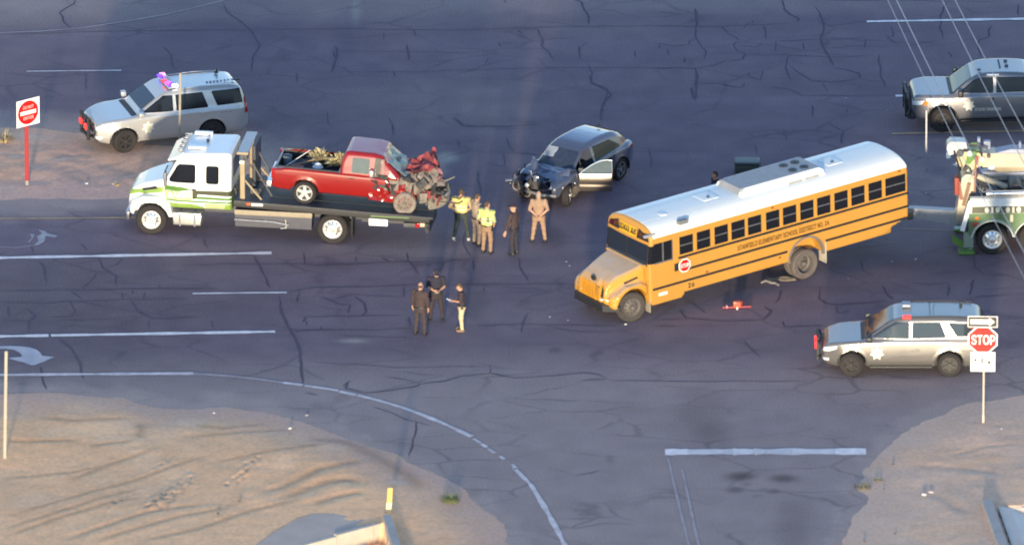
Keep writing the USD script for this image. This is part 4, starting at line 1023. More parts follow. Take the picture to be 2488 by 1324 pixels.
    for s in (1, -1):
        put_('corner_window', (Bw - Bi) ^ box_m(xc - .26, xc + .4, *sorted((s * 1.09, s * 1.35)), 1.80, 2.40), M_BWIN)
        lp = put_('warning_light_panel', (Bw - Bi) ^ hull([(x, s * y, z) for x in (xc - .55, xc + .3) for y, z in ((.46, 2.52), (1.10, 2.52), (1.02, 2.70), (.55, 2.84))]), M_BLACK)
        for q, (yy, zz) in enumerate(((.66, 2.68), (.90, 2.64))):
            put_('warning_lamp', cylX(xc - .22, xc - .06, s * yy, zz, .085), mat('dark_red_lens', (.06, .006, .01), rough=.2) if q else mat('dark_amber_lens', (.10, .03, .01), rough=.2), lp)
    put_('sign_panel', (Bw - Bi) ^ hull([(x, y, z) for x in (xc - .6, xc + .3) for y, z in ((-.48, 2.52), (.48, 2.52), (-.42, 2.80), (.42, 2.80))]), mat('sign_yellow', (.75, .42, .02), rough=.4))
    tx = meshkit.text_mesh('SCHOOL BUS', .19, .02)
    w_ = tx.bounds[1, 0]; tx.apply_scale([.90 / w_, 1, 1])
    R = np.eye(4); R[:3, 0], R[:3, 1], R[:3, 2] = (0, 1, 0), (-.22, 0, .975), (.975, 0, .22)
    tx.apply_translation([-.45, 0, 0]); tx.apply_transform(R); tx.apply_translation([xc - .045, 0, 2.585])
    put_('lettering', tx, M_BLACK, smooth=0)
    put_('marker_lamp', cat([tri(rbox(xc - .35, xc - .22, y - .06, y + .06, 2.93 - .1 * y * y, 2.98 - .1 * y * y, .02)) for y in (-.3, 0, .3)]), M_AMBER, kind='stuff')
    # hood and fenders
    fx = xa + .84
    h = Vox((xc - .1, -1.3, .35), (fx + .1, 1.3, 2.0), .04)
    hp = [(xc - .05, .6), (xc - .05, 1.76), (xc + .15, 1.72), (xa + .25, 1.52), (fx - .22, 1.36), (fx - .05, 1.22), (fx, 1.0), (fx - .01, .72), (fx - .1, .62)]
    d = rmax(sdpoly(hp, h.x[:, None], h.z[None, :])[:, None, :], np.abs(h.Y) - (1.02 - .26 * sstep(xc, fx, h.X) + .0 * h.Z - .12 * np.clip(h.Z - 1.1, 0, 1)), .13)
    fp = [(xc + .02, .55), (xc + .02, 1.10), (xa - .35, 1.24), (xa + .2, 1.22), (fx - .25, 1.02), (fx - .08, .90), (fx - .06, .62), (fx - .15, .56)]
    d2 = rmax(sdpoly(fp, h.x[:, None], h.z[None, :])[:, None, :], np.abs(h.Y) - (1.17 - .25 * sstep(xa + .45, fx + .05, h.X) ** 2), .09)
    F2 = smin(d, d2, .12)
    hy = np.hypot(h.X - xa, h.Z - .52)
    F2 = np.maximum(F2, -np.maximum(hy - .60, .66 - np.abs(h.Y)))
    # crush the driver-side corner
    ins = np.exp(-(((h.X - fx + .15) / .30) ** 2 + ((h.Y - .55) / .16) ** 2 + ((h.Z - 1.05) / .25) ** 2))
    F2 = F2 + .10 * ins + .012 * np.sin(h.Y * 23 + h.Z * 9) * np.exp(-((h.X - fx) / .35) ** 2) * (h.Y > .2)
    H0, Ho, Hi = h.m(F2), h.m(F2 - .008), h.m(F2 + .04)
    hd = put_('hood', H0, M_BUSD)
    put_('grille', (Ho - Hi) ^ box_m(fx - .3, fx + .2, -.46, .46, .74, 1.22), mat('grille_yellow', (.56, .235, .015), rough=.45), hd)
    for y in np.linspace(-.36, .36, 7):
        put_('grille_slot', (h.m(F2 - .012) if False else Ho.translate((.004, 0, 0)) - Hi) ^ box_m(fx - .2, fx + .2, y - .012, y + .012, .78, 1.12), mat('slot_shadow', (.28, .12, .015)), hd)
    put_('hood_vent', (Ho - Hi) ^ prismXZ([(xa + .16, 1.30), (xa - .30, 1.42), (xa - .34, 1.36), (xa + .14, 1.25)], .3, 1.4), M_BLACK, hd)
    em = m3.Manifold.sphere(1.0, 24).scale((.05, .14, .085)).translate((fx - .13, .0, 1.33))
    put_('emblem', em, M_BLACK, hd)
    put_('gap', hull([(fx - .12, .50, 1.22), (fx - .1, .53, 1.22), (fx - .02, .50, .86), (fx - .04, .62, .86), (fx - .2, .5, 1.2), (fx - .2, .6, .86)]), M_BLACK, hd)
    put_('loose_panel', hull([(fx - .02, .26, 1.22), (fx + .03, .50, 1.18), (fx + .03, .48, .92), (fx + .02, .30, .90), (fx - .04, .26, 1.22), (fx - .01, .50, 1.18), (fx - .01, .48, .92)]), M_BUS, hd)
    for s, dz in ((1, -.04), (-1, 0)):
        hl = hull([(fx - .02, s * .50, .78 + dz), (fx + .03, s * .50, .86 + dz), (fx - .06, s * .86, .90 + dz), (fx - .10, s * .88, .78 + dz), (fx - .2, s * .6, .80), (fx - .3, s * .92, .84 + dz), (fx - .28, s * .92, .78 + dz)])
        put_('headlight', hl, M_LAMP)
    bp = [rbox(fx - .06, fx + .10, -.78, .78, .44, .70, .03), hull([(fx - .06, s_ * .76, z) for s_ in (1,) for z in (.45, .69)] + [(fx + .09, .76, z) for z in (.46, .68)] + [(fx - .36, 1.12, z) for z in (.47, .66)] + [(fx - .30, 1.16, z) for z in (.48, .65)]),
          hull([(fx - .06, -.76, z) for z in (.45, .69)] + [(fx + .09, -.76, z) for z in (.46, .68)] + [(fx - .36, -1.12, z) for z in (.47, .66)] + [(fx - .30, -1.16, z) for z in (.48, .65)])]
    put_('front_bumper', bp[0] + bp[1] + bp[2], M_BLACK)
    hang = [tube([(fx - .05, y, .5), (fx - .02, y + .06 * math.sin(9 * y), .32), (fx - .1, y + .1, .14 + .1 * abs(math.sin(7 * y)))], .02) for y in (-.5, .1, .55)]
    put_('hanging_debris', cat(hang), M_BLACK, kind='stuff')
    put_('cowl', rbox(xc - .02, xc + .10, -1.02, 1.02, 1.66, 1.76, .03), M_BUSD)
    # roof: air conditioner, hatches, vents
    def RX(px, py, y, z): return on(MP, px, py, 2, z)
    ac0, ac1 = RX(1796, 478, .5, 3.0)[0], RX(2008, 420, .5, 3.0)[0]
    a, b = min(ac0, ac1), max(ac0, ac1)
    ac = hull([(a + dx, y, z) for dx, z, wy in ((0, 2.82, .74), (.10, 3.13, .66), (.22, 3.19, .58)) for y in (-wy, wy)] + [(b - dx, y, z) for dx, z, wy in ((0, 2.82, .74), (.10, 3.09, .66), (.30, 3.19, .58)) for y in (-wy, wy)])
    acp = put_('air_conditioner', ac, M_ROOF)
    put_('cover', hull([(a + .15, y, 3.188) for y in (-.54, .54)] + [(b - .14, y, 3.188) for y in (-.54, .54)] + [(a + .15, y, 3.196) for y in (-.54, .54)] + [(b - .30, y, 3.198) for y in (-.54, .54)] + [(b - .02, y, 2.93) for y in (-.55, .55)] + [(b + .012, y, 2.94) for y in (-.55, .55)]), mat('ac_grey', (.27, .275, .30), rough=.5), acp)
    for fx_, fy_ in ((.55, -.25), (.55, .25), (1.0, -.25), (1.0, .25)):
        f1 = revolve([(.10, 0), (.145, 0), (.145, .015), (.10, .015)], 20, 'z').translate((a + fx_, fy_, 3.196))
        put_('fan', f1 + m3.Manifold.cylinder(.015, .06, .06, 16).translate((a + fx_, fy_, 3.196)), M_BLACK, acp)
    for g0 in (.30, .95):
        for s in (1, -1):
            n_ = [box_b(a + g0, a + g0 + .55, s, .728, 2.86 + k * .03) for k in range(6)]
            put_('louvre', cat(n_), mat('louvre_grey', (.30, .29, .27), rough=.6), acp)
    for (px, py) in ((1742, 492), (2046, 408)):
        q = RX(px, py, 0, 3.0)
        hb = rbox(q[0] - .30, q[0] + .30, .0 - .32, .32, 2.93, 3.035, .04)
        hh = put_('roof_hatch', hb, M_ROOF)
        put_('handle', rbox(q[0] - .05, q[0] + .05, .10, .16, 3.035, 3.07, .01), M_BLACK, hh)
    q = RX(1608, 522, 0, 2.98); put_('roof_vent', rbox(q[0] - .12, q[0] + .12, q[1] - .14, q[1] + .14, 2.90, 3.03, .04), M_ROOF)
    q = RX(1658, 537, 0, 2.93); put_('roof_vent', rbox(q[0] - .17, q[0] + .17, q[1] - .10, q[1] + .10, 2.84, 2.98, .03), mat('vent_grey', (.16, .17, .18)))
    q = RX(1612, 586, 0, 2.8); put_('roof_marking', rbox(q[0] - .22, q[0] + .22, W - .16, W - .04, 2.70, 2.80, .03), mat('ac_grey', ()))
    # tail
    put_('rear_bumper', rbox(xr - .16, xr + .02, -1.15, 1.15, .78, 1.02, .03), M_BLACK)
    put_('rear_window', (Bw - Bi) ^ box_m(xr - .2, xr + .4, -.95, .95, 1.72, 2.42), M_BWIN)
    for s in (1, -1):
        put_('tail_light', cylX(xr - .03, xr + .1, s * .95, 1.45, .10), M_REDLENS)
        put_('warning_lamp', cylX(xr + .02, xr + .2, s * .80, 2.62, .09), M_REDLENS)
        arch = revolve([(.655, -.06), (.72, -.06), (.72, .05), (.655, .05)], 40) ^ box_m(-2, 2, -1, 1, -.05, 2)
        put_('wheel_arch', arch.translate((xb, s * (W - .03), .55)), mat('arch_dust', (.16, .14, .13), rough=.9))
        put_('mud_flap', rbox(xb - .78, xb - .74, s * W - .36 if s > 0 else -W - .02, W + .02 if s > 0 else -W + .36, .16, .92, .01), mat('pale_mud_flap', (.42, .37, .30), rough=.8))
        put_('mud_flap', rbox(xa - .66, xa - .63, s * 1.12 - .2, s * 1.12 + .05, .16, .62, .01), mat('front_flap', (.30, .26, .22), rough=.8))
    sm = [rbox(X(p) - .045, X(p) + .045, W - .005, W + .02, z - .03, z + .03, .01) for p, z in ((1716, 1.02), (1893, .80), (2195, .95), (2186, 2.58), (1878, 2.56))]
    for m_ in sm: put_('side_marker', m_, mat('dull_marker', (.25, .06, .02)))
    ud = m3.Manifold(); ud = box_m(xr + .6, xc, -.45, .45, .55, .78) + box_m(xb - .1, xb + .1, -.9, .9, .42, .58)
    put_('chassis', ud, M_BLACK)
    part(t, 'front_axle', rbox(xa - .08, xa + .08, -.95, .95, .38, .54), M_BLACK)
    wd = mat('grey_bus_wheel', (.115, .10, .095), rough=.7)
    wheel(t, xa, .99, .49, .50, .28, 1, -.12, 'ten', M_DUSTY2, wd, .60)
    wheel(t, xa, -.99, .49, .50, .28, -1, -.12, 'ten', M_DUSTY2, wd, .60)
    for s in (1, -1):
        wheel(t, xb, s * 1.02, .50, .50, .26, s, 0, 'deep', M_DUSTY, wd, .64)
        wheel(t, xb, s * .72, .50, .50, .26, s, 0, 'deep', M_DUSTY, wd, .64)
    return M, MP, xr
def cylX(x0, x1, y, z, r, n=24):
    return m3.Manifold.cylinder(x1 - x0, r, r, n).rotate((0, 90, 0)).translate((x0, y, z))
def box_b(x0, x1, s, y, z):
    return box(x0, x1, *sorted((s * (y + .022 - .26 * (z - 2.82)), s * (y + .036 - .26 * (z - 2.82)))), z, z + .016)
M_DUSTY2 = mat('worn_tyre', (.050, .043, .040), rough=.9, var=.2)
BUS, BUSP, BUS_XR = school_bus()
# ------------------------------------------------------------------ rollback tow truck and the wrecked pickup on its bed
M_LIME = mat('lime_green_graphic', (.20, .30, .06), rough=.35, coat=.4)
M_GREEN = mat('green_graphic', (.085, .19, .035), rough=.35, coat=.4)
M_OLIVE = mat('dark_olive_graphic', (.055, .06, .03), rough=.35, coat=.4)
M_PALEG = mat('pale_green_graphic', (.36, .42, .20), rough=.35, coat=.4)
M_DECK = mat('blue_black_deck', (.030, .032, .05), rough=.45, var=.3, scale=2)
M_STEEL = mat('dark_steel', (.06, .06, .07), rough=.5, metal=.3)
M_TAN = mat('pale_painted_steel', (.30, .23, .14), rough=.5)
M_GREYST = mat('grey_steel', (.22, .22, .25), rough=.4, metal=.5)

def truck_cab(t, xa, xback, roofz=2.82, green=True, put_=None):
    """Long-hood truck cab: hood, fenders, extended cab. Returns nothing; adds parts to thing t. xa: front axle, xback: back of the cab."""
    W = 1.08
    fx = xa + .80
    v = Vox((xback - .1, -1.35, .35), (fx + .1, 1.35, 3.05), .05)
    X2, Z2 = v.x[:, None], v.z[None, :]
    wx = xa - .42                                  # base of the windshield
    cab = [(xback, .92), (xback, roofz - .05), (xback + .10, roofz), (wx - .60, roofz - .06), (wx - .48, roofz - .14), (wx - .02, 1.86), (wx + .05, 1.7), (wx + .05, .92)]
    wc = W - .10 * np.clip((Z2 - 1.8) / 1.0, 0, 1) + 0 * X2 - .10 * sstep(wx - .5, wx, X2)
    F = rmax(sdpoly(cab, X2, Z2)[:, None, :], np.abs(v.Y) - wc[:, None, :].astype(np.float32), .12)
    hood = [(wx - .1, .95), (wx - .1, 1.84), (wx + .1, 1.80), (xa + .3, 1.60), (fx - .16, 1.42), (fx - .03, 1.25), (fx, 1.0), (fx - .04, .70), (wx, .70)]
    wh = (.98 - .26 * sstep(wx, fx, X2) - .10 * np.clip((Z2 - 1.3) / .5, 0, 1))
    Fh = rmax(sdpoly(hood, X2, Z2)[:, None, :], np.abs(v.Y) - wh[:, None, :].astype(np.float32), .13)
    fen = [(xa - .72, .62), (xa - .62, 1.05), (xa - .30, 1.30), (xa + .25, 1.30), (fx - .14, 1.08), (fx - .04, .85), (fx - .06, .62)]
    wf = (1.20 - .32 * sstep(xa + .35, fx + .05, X2) ** 1.5 + 0 * Z2)
    Ff = rmax(sdpoly(fen, X2, Z2)[:, None, :], np.abs(v.Y) - wf[:, None, :].astype(np.float32), .10)
    hy = np.hypot(v.X - xa, v.Z - .50)
    well = np.maximum(hy - .60, .66 - np.abs(v.Y))
    Fa = np.maximum(smin(Fh, Ff, .10), -well)
    C0, C1, C2, Ci = v.m(F), v.m(F - .008), v.m(F - .015), v.m(F + .03)
    H0, H1, Hi = v.m(Fa), v.m(Fa - .009), v.m(Fa + .03)
    cb = part(t, 'cab', C0, M_WHITE)
    hd = part(t, 'hood', H0 - Ci, M_WHITE)
    for s in (1, -1):
        w1 = rounded([(wx - .10, 1.80), (wx - .42, 2.36), (wx - .50, 2.42), (wx - 1.02, 2.42), (wx - 1.02, 1.80)], .07)
        part(t, 'side_window', skin(C1, Ci, w1, s), M_GLASS)
        if xback < wx - 1.9:
            part(t, 'side_window', skin(C1, Ci, rounded([(wx - 1.36, 1.80), (wx - 1.36, 2.40), (wx - 1.78, 2.40), (wx - 1.78, 1.80)], .08), s), M_GLASS)
        dr = part(t, 'door', skin(v.m(F - .004), Ci, [(wx - .04, .95), (wx - .04, 1.78), (wx - .45, 2.5), (wx - 1.10, 2.5), (wx - 1.10, .95)], s), M_WHITE)
        part(dr, 'handle', rbox(wx - 1.04, wx - .90, *sorted((s * (W - .01), s * (W + .035))), 1.56, 1.61, .01), M_BLACK)
        mz = rbox(wx - .12, wx - .02, *sorted((s * 1.16, s * 1.36)), 1.74, 2.22, .04)
        mr = part(t, 'mirror', mz, M_GREYST)
        part(mr, 'mirror_arm', tube([(wx - .08, s * 1.05, 1.70), (wx - .06, s * 1.26, 1.74), (wx - .06, s * 1.26, 2.22), (wx - .12, s * 1.0, 2.35)], .02), M_BLACK)
        if green:
            bands = [([(wx + .0, 1.66), (wx - .55, 1.66), (wx - .95, 1.58), (wx - .5, 1.50), (wx + .0, 1.50)], M_GREEN), ([(wx + .03, 1.49), (wx - .90, 1.49), (wx - .90, 1.22), (wx + .03, 1.22)], M_PALEG), ([(wx - .92, 1.56), (xback - .1, 1.58), (xback - .1, 1.40), (wx - .92, 1.44)], M_OLIVE),
                     ([(wx - .92, 1.36), (xback - .1, 1.34), (xback - .1, 1.26), (wx - .92, 1.27)], M_GREEN), ([(wx + .03, 1.21), (xback - .1, 1.21), (xback - .1, 1.15), (wx + .03, 1.15)], M_GREEN), ([(wx + .03, 1.10), (wx - .9, 1.10), (wx - 1.3, 1.02), (wx - 1.3, .93), (wx + .03, .93)], M_LIME),
                     ([(wx - 1.32, 1.13), (xback - .1, 1.13), (xback - .1, .96), (wx - 1.32, .96)], M_PALEG), ([(wx - .92, 1.44), (wx - 1.10, 1.44), (wx - 1.05, 1.28), (wx - .92, 1.26)], M_OLIVE), ([(xback + .18, 1.12), (xback - .1, 1.12), (xback - .1, .93), (xback + .25, .93)], M_LIME)]
            for P, m in bands: part(t, 'stripe', skin(C2 if m in (M_OLIVE, M_LIME) else C1, Ci, P, s), m)
            part(hd, 'stripe', skin(H1, Hi, [(fx + .1, 1.30), (wx - .1, 1.62), (wx - .1, 1.42), (xa + .45, 1.28), (fx + .1, 1.14)], s, .2), M_LIME)
            part(hd, 'hood_intake', skin(v.m(Fa - .016), Hi, [(xa + .34, 1.44), (xa - .12, 1.58), (xa - .2, 1.50), (xa + .30, 1.37)], s), M_BLACK)
        part(hd, 'headlight', skin(H1, Hi, [(fx + .1, .92), (fx - .32, 1.10), (fx - .30, .90), (fx + .1, .76)], s, .4), M_LAMP)
    part(t, 'windshield', (C1 - Ci) ^ hull([(wx + a, y, z) for a, z, w in ((.06, 1.86, .92), (-.50, 2.62, .86), (-.06, 1.86, .92), (-.64, 2.62, .86)) for y in (-w, w)] + [(wx + .3, y, 2.4) for y in (-.9, .9)]), M_SHIELD)
    part(t, 'sun_visor', hull([(wx - .52, y, 2.70) for y in (-.98, .98)] + [(wx - .10, y, 2.50) for y in (-.9, .9)] + [(wx - .62, y, 2.80) for y in (-.92, .92)] + [(wx - .12, y, 2.46) for y in (-.9, .9)] + [(wx - .52, y, 2.58) for y in (-.98, .98)]), M_WHITE)
    for y in np.linspace(-.75, .75, 5): part(t, 'cab_lamp', rbox(wx - .56, wx - .40, y - .05, y + .05, roofz - .06, roofz + .015, .02), M_GREYST)
    part(t, 'rear_window', (C1 - Ci) ^ box_m(xback - .2, xback + .1, -.6, .6, 1.9, 2.5), M_GLASS)
    part(t, 'roof_light', rbox(wx - 1.30, wx - .72, .40, .62, roofz - .02, roofz + .06, .02), M_WHITE)
    part(t, 'roof_light', rbox(wx - 1.30, wx - .72, -.85, -.70, roofz - .04, roofz + .09, .02), M_WHITE)
    part(t, 'roof_beacon', cat(trimesh.creation.cylinder(radius=.05, height=.09, sections=14, transform=trimesh.transformations.translation_matrix((wx - 1.25, -.1, roofz + .03)))), M_BLACK)
    part(t, 'grille', (H1 - Hi) ^ box_m(fx - .3, fx + .2, -.48, .48, .74, 1.24), M_CHROME)
    part(t, 'front_bumper', rbox(fx - .08, fx + .08, -.94, .94, .38, .66, .06), mat('dark_chrome', (.35, .36, .40), rough=.25, metal=.9))
    part(t, 'fuel_tank', rbox(wx - 1.22, wx - .28, .68, 1.16, .36, .82, .07), M_ALU)
    part(t, 'fuel_tank', rbox(wx - 1.22, wx - .28, -1.16, -.68, .36, .82, .07), M_ALU)
    for s in (1, -1):
        part(t, 'step', rbox(wx - 1.20, wx - .30, *sorted((s * 1.0, s * 1.19)), .74, .80, .015), M_CHROME)
        for q in (-1.0, -.52): part(t, 'tank_strap', rbox(wx + q - .03, wx + q + .03, *sorted((s * .7, s * 1.172)), .35, .83, .01), M_GREYST)
    return wx

def rollback():
    fpx, rpx = (366.5, 535.5), (807.5, 558)
    M, yaw, L = place(fpx, rpx, .50, 1, -1, 1.18)
    xa, xb = L / 2, -L / 2
    M, yaw, L = place(fpx, rpx, .50, xa, xb, 1.18)
    t = thing('rollback_tow_truck', 'white and green flatbed tow truck carrying the smashed red pickup', 'tow truck', M)
    xback = xa - 2.60
    wx = truck_cab(t, xa, xback)
    part(t, 'lettering', text_on_side('BAKER', .17, wx - .12, 1.105, 1.30, 1, .74), M_WHITE, smooth=0)
    part(t, 'lettering', text_on_side('BAKER', .17, wx - .86, -1.105, 1.30, -1, .74), M_WHITE, smooth=0)
    wheel(t, xa, 1.02, .50, .505, .29, 1, .06, 'ten', None, M_CHROME, .60)
    wheel(t, xa, -1.02, .50, .505, .29, -1, .06, 'ten', None, M_CHROME, .60)
    for s in (1, -1):
        wheel(t, xb, s * 1.05, .50, .505, .27, s, 0, 'ten', None, M_CHROME, .62)
        wheel(t, xb, s * .74, .50, .505, .27, s, 0, 'ten', None, M_CHROME, .62)
    part(t, 'axle', tri(cylY(xb, .5, .10, -.9, .9)), M_STEEL)
    part(t, 'axle', rbox(xa - .06, xa + .06, -.95, .95, .40, .54), M_STEEL)
    for y in (.40, -.40): part(t, 'frame_rail', rbox(xb - 2.0, xa + .5, y - .05, y + .05, .62, .88, .01), M_STEEL)
    # deck, tilted a little down towards its tail
    tilt = math.radians(2.2)
    D = trimesh.transformations.rotation_matrix(-tilt, [0, 1, 0], [-2.0, 0, 1.27])
    def dk(name, mesh, m, parent=t, **k):
        mesh = tri(mesh).copy(); mesh.apply_transform(D); return part(parent, name, mesh, m, **k)
    x1 = xback - .12
    x0 = xb - 3.28
    deck = dk('deck', rbox(x0, x1, -1.27, 1.27, 1.17, 1.27, .02), mat('deck_plate', (.022, .024, .04), rough=.45, var=.3, scale=2))
    for s in (1, -1):
        dk('side_rail', rbox(x0 + .1, x1, *sorted((s * 1.20, s * 1.29)), 1.06, 1.24, .02), mat('black_rail', (.010, .010, .014), rough=.5))
        dk('side_rail', rbox(x0 + .9, xb + .70, *sorted((s * 1.275, s * 1.30)), 1.135, 1.165, .01), M_GREYST, deck) if False else None
    for k in range(9): dk('deck_rib', rbox(x0 + .3 + k * .72, x0 + .36 + k * .72, -1.2, 1.2, 1.09, 1.17, .01), M_STEEL)
    for y in (-.62, 0, .62): dk('deck_seam', box(x0 + .1, x1 - .1, y - .012, y + .012, 1.27, 1.276), M_STEEL, deck)
    # tool boxes between the axles
    bx0, bx1 = xb + .66, x1 - .02
    for s in (1, -1):
        tb = part(t, 'tool_box', rbox(bx0, bx1, *sorted((s * .72, s * 1.24)), .46, 1.03, .03), mat('dark_box', (.055, .055, .075), rough=.5))
        part(tb, 'top_rail', rbox(bx0 - .02, bx1, *sorted((s * 1.22, s * 1.285)), .88, 1.05, .02), mat('pale_rail', (.27, .22, .16), rough=.45))
        part(tb, 'side_step', tube([(bx1, s * 1.29, .72), ((bx0 + bx1) / 2, s * 1.29, .70), (bx0 + .75, s * 1.29, .62)], .035), M_GREYST)
        part(tb, 'latch', rbox((bx0 + bx1) / 2 + .2, (bx0 + bx1) / 2 + .3, *sorted((s * 1.23, s * 1.30)), .66, .74, .02), M_ALU)
        part(tb, 'brace', tube([(bx0 + .85, s * 1.27, .80), (bx0 + .82, s * 1.29, .52), (bx0 + 1.0, s * 1.29, .48)], .022), M_ALU)
        part(t, 'mud_flap', rbox(xb - .66, xb - .63, *sorted((s * .62, s * 1.22)), .22, .95, .01), M_BLACK)
        # rear light box, marker lamps
        q = on(M, 919, 540, 1, 1.27)
        rl = part(t, 'light_box', rbox(q[0] - .31, q[0] + .31, *sorted((s * 1.05, s * 1.29)), q[2] - .13, q[2] + .13, .03), M_WHITE)
        part(rl, 'plate_text', box(q[0] - .1, q[0] + .12, *sorted((s * 1.289, s * 1.294)), q[2] - .02, q[2] + .02), M_GREYST)
        part(t, 'green_strip', rbox(q[0] - 1.0, q[0] + .25, *sorted((s * 1.22, s * 1.292)), q[2] + .17, q[2] + .23, .01), mat('dull_green', (.10, .16, .06)))
        q2 = on(M, 1010, 548, 1, 1.1)
        part(t, 'rear_bumper', rbox(q2[0] - .45, q2[0] + .40, *sorted((s * .95, s * 1.12)), q2[2] - .08, q2[2] + .07, .02), M_STEEL)
        part(t, 'tail_light', rbox(q2[0] - .12, q2[0] + .02, *sorted((s * 1.08, s * 1.15)), q2[2] - .06, q2[2] + .08, .02), M_REDLENS)
        part(t, 'tail_light', rbox(q2[0] - .30, q2[0] - .14, *sorted((s * 1.08, s * 1.15)), q2[2] - .02, q2[2] + .10, .02), mat('tan_lamp', (.6, .45, .3)))
        part(t, 'work_lamp', m3.Manifold.sphere(.055, 16).translate((q2[0] - .36, s * 1.13, q2[2] + .22)), M_LAMP)
        q3 = on(M, 612, 497, 1, 1.29)
        part(t, 'amber_marker', rbox(q3[0] + .05, q3[0] + .18, *sorted((s * 1.27, s * 1.31)), q3[2] - .03, q3[2] + .04, .01), mat('orange_lamp', (.8, .12, .03), rough=.2))
        part(t, 'white_marker', rbox(q3[0] - .36, q3[0] + .02, *sorted((s * 1.27, s * 1.31)), q3[2] - .05, q3[2] + .04, .02), mat('cream_lamp', (.75, .66, .58), rough=.3))
    part(t, 'underlift', cat(box(x0 + .3, xb - .8, -.18, .18, .45, .70), box(x0 + .18, x0 + .32, -.8, .8, .42, .56)), M_STEEL)
    # headboard
    hx = on(M, 591, 440, 1, .98)[0]
    hb = part(t, 'headboard', rbox(hx - .06, hx + .10, .92, 1.04, 1.22, 2.60, .02), M_TAN)
    part(hb, 'post', rbox(hx - .06, hx + .10, -1.04, -.92, 1.22, 2.60, .02), M_TAN)
    part(hb, 'top_beam', rbox(hx - .16, hx + .20, -1.02, .98, 2.84, 2.90, .02), mat('beam_grey', (.40, .40, .42), rough=.4, metal=.4))
    part(hb, 'beam_face', rbox(hx - .17, hx + .21, .98, 1.0, 2.83, 2.91, .005), M_TAN)
    part(hb, 'panel', rbox(hx - .28, hx - .16, -.94, .20, 1.22, 2.84, .02), M_DECK)
    part(hb, 'panel', rbox(hx - .10, hx + .02, .40, .80, 2.58, 2.84, .01), M_STEEL)
    for s in (.96, -.96):
        part(hb, 'brace', bar((hx - .06, s, 1.95), (hx - .62, s, 1.28), .05, .05), M_TAN)
        part(hb, 'brace', bar((hx - .25, s * .6, 2.4), (hx - .9, s * .6, 1.26), .05, .05), M_STEEL)
    part(hb, 'post_cap', rbox(hx - .05, hx + .12, .90, 1.06, 2.52, 2.64, .04), mat('pale_cap', (.8, .72, .5)))
    part(t, 'winch', cat(trimesh.creation.cylinder(radius=.16, segment=[(hx - .35, -.4, 1.3), (hx - .35, .4, 1.3)], sections=20), box(hx - .5, hx - .15, -.5, -.4, 1.1, 1.5), box(hx - .5, hx - .15, .4, .5, 1.1, 1.5)), M_STEEL)
    for k, (y0, dy) in enumerate(((.5, .2), (.1, .3), (-.5, -.1))):
        part(t, 'hose', tube([(xback - .02, y0, 1.5), (xback - .15, y0 + dy * .5, 1.15), (xback - .3, y0 + dy, 1.05), (hx + .1, y0 + dy, 1.2)], .03), M_BLACK)
    return M, D, xa, xb
TOW, TOWD, TOW_XA, TOW_XB = rollback()

M_RED = mat('red_truck_paint', (.23, .009, .007), rough=.25, coat=.8, var=.06)
M_REDD = mat('dusty_red_paint', (.26, .05, .05), rough=.5, var=.25, scale=5)
M_MUD = mat('dusty_wreck_metal', (.20, .165, .145), rough=.8, var=.35, scale=5)
M_WRECKD = mat('dark_wreck_metal', (.05, .045, .045), rough=.7, var=.4, scale=6)

def crumple(nx, ny, sx, sy, amp, seed, thick=.012):
    """A crumpled sheet in the xy plane, centred on the origin."""
    r = np.random.default_rng(seed)
    x, y = np.meshgrid(np.linspace(-.5, .5, nx), np.linspace(-.5, .5, ny), indexing='ij')
    p = np.stack([x.ravel() * sx, y.ravel() * sy, np.zeros(nx * ny)], 1)
    n = meshkit.fbm(np.column_stack([p[:, :2] * 4.5, np.full(len(p), seed * 3.1)]), 3, seed) - .5
    ridge = np.abs(meshkit.noise(np.column_stack([p[:, :2] * 3.0, np.full(len(p), seed * 1.7 + 5)]), seed + 9) - .5)
    p[:, 2] = amp * (n * 1.4 - ridge * 1.6)
    p[:, 0] += r.normal(0, sx * .012, len(p)); p[:, 1] += r.normal(0, sy * .012, len(p))
    i, j = np.meshgrid(np.arange(nx - 1), np.arange(ny - 1), indexing='ij')
    a = (i * ny + j).ravel()
    f = np.concatenate([np.stack([a, a + ny, a + ny + 1], 1), np.stack([a, a + ny + 1, a + 1], 1)])
    q = p.copy(); q[:, 2] -= thick
    f2 = f[:, ::-1] + len(p)
    rim = [k * ny for k in range(nx)] + [(nx - 1) * ny + k for k in range(1, ny)] + [k * ny + ny - 1 for k in range(nx - 2, -1, -1)] + list(range(ny - 2, 0, -1))
    fr = []
    for a_, b_ in zip(rim, rim[1:] + rim[:1]): fr += [(a_, b_, b_ + len(p)), (a_, b_ + len(p), a_ + len(p))]
    m = trimesh.Trimesh(np.vstack([p, q]), np.vstack([f, f2, np.array(fr)[:, ::-1]]), process=False)
    return m
def at(m, loc_, rz=0, ry=0, rx=0):
    m = m.copy(); m.apply_transform(xf(loc_, rz, ry, rx)); return m

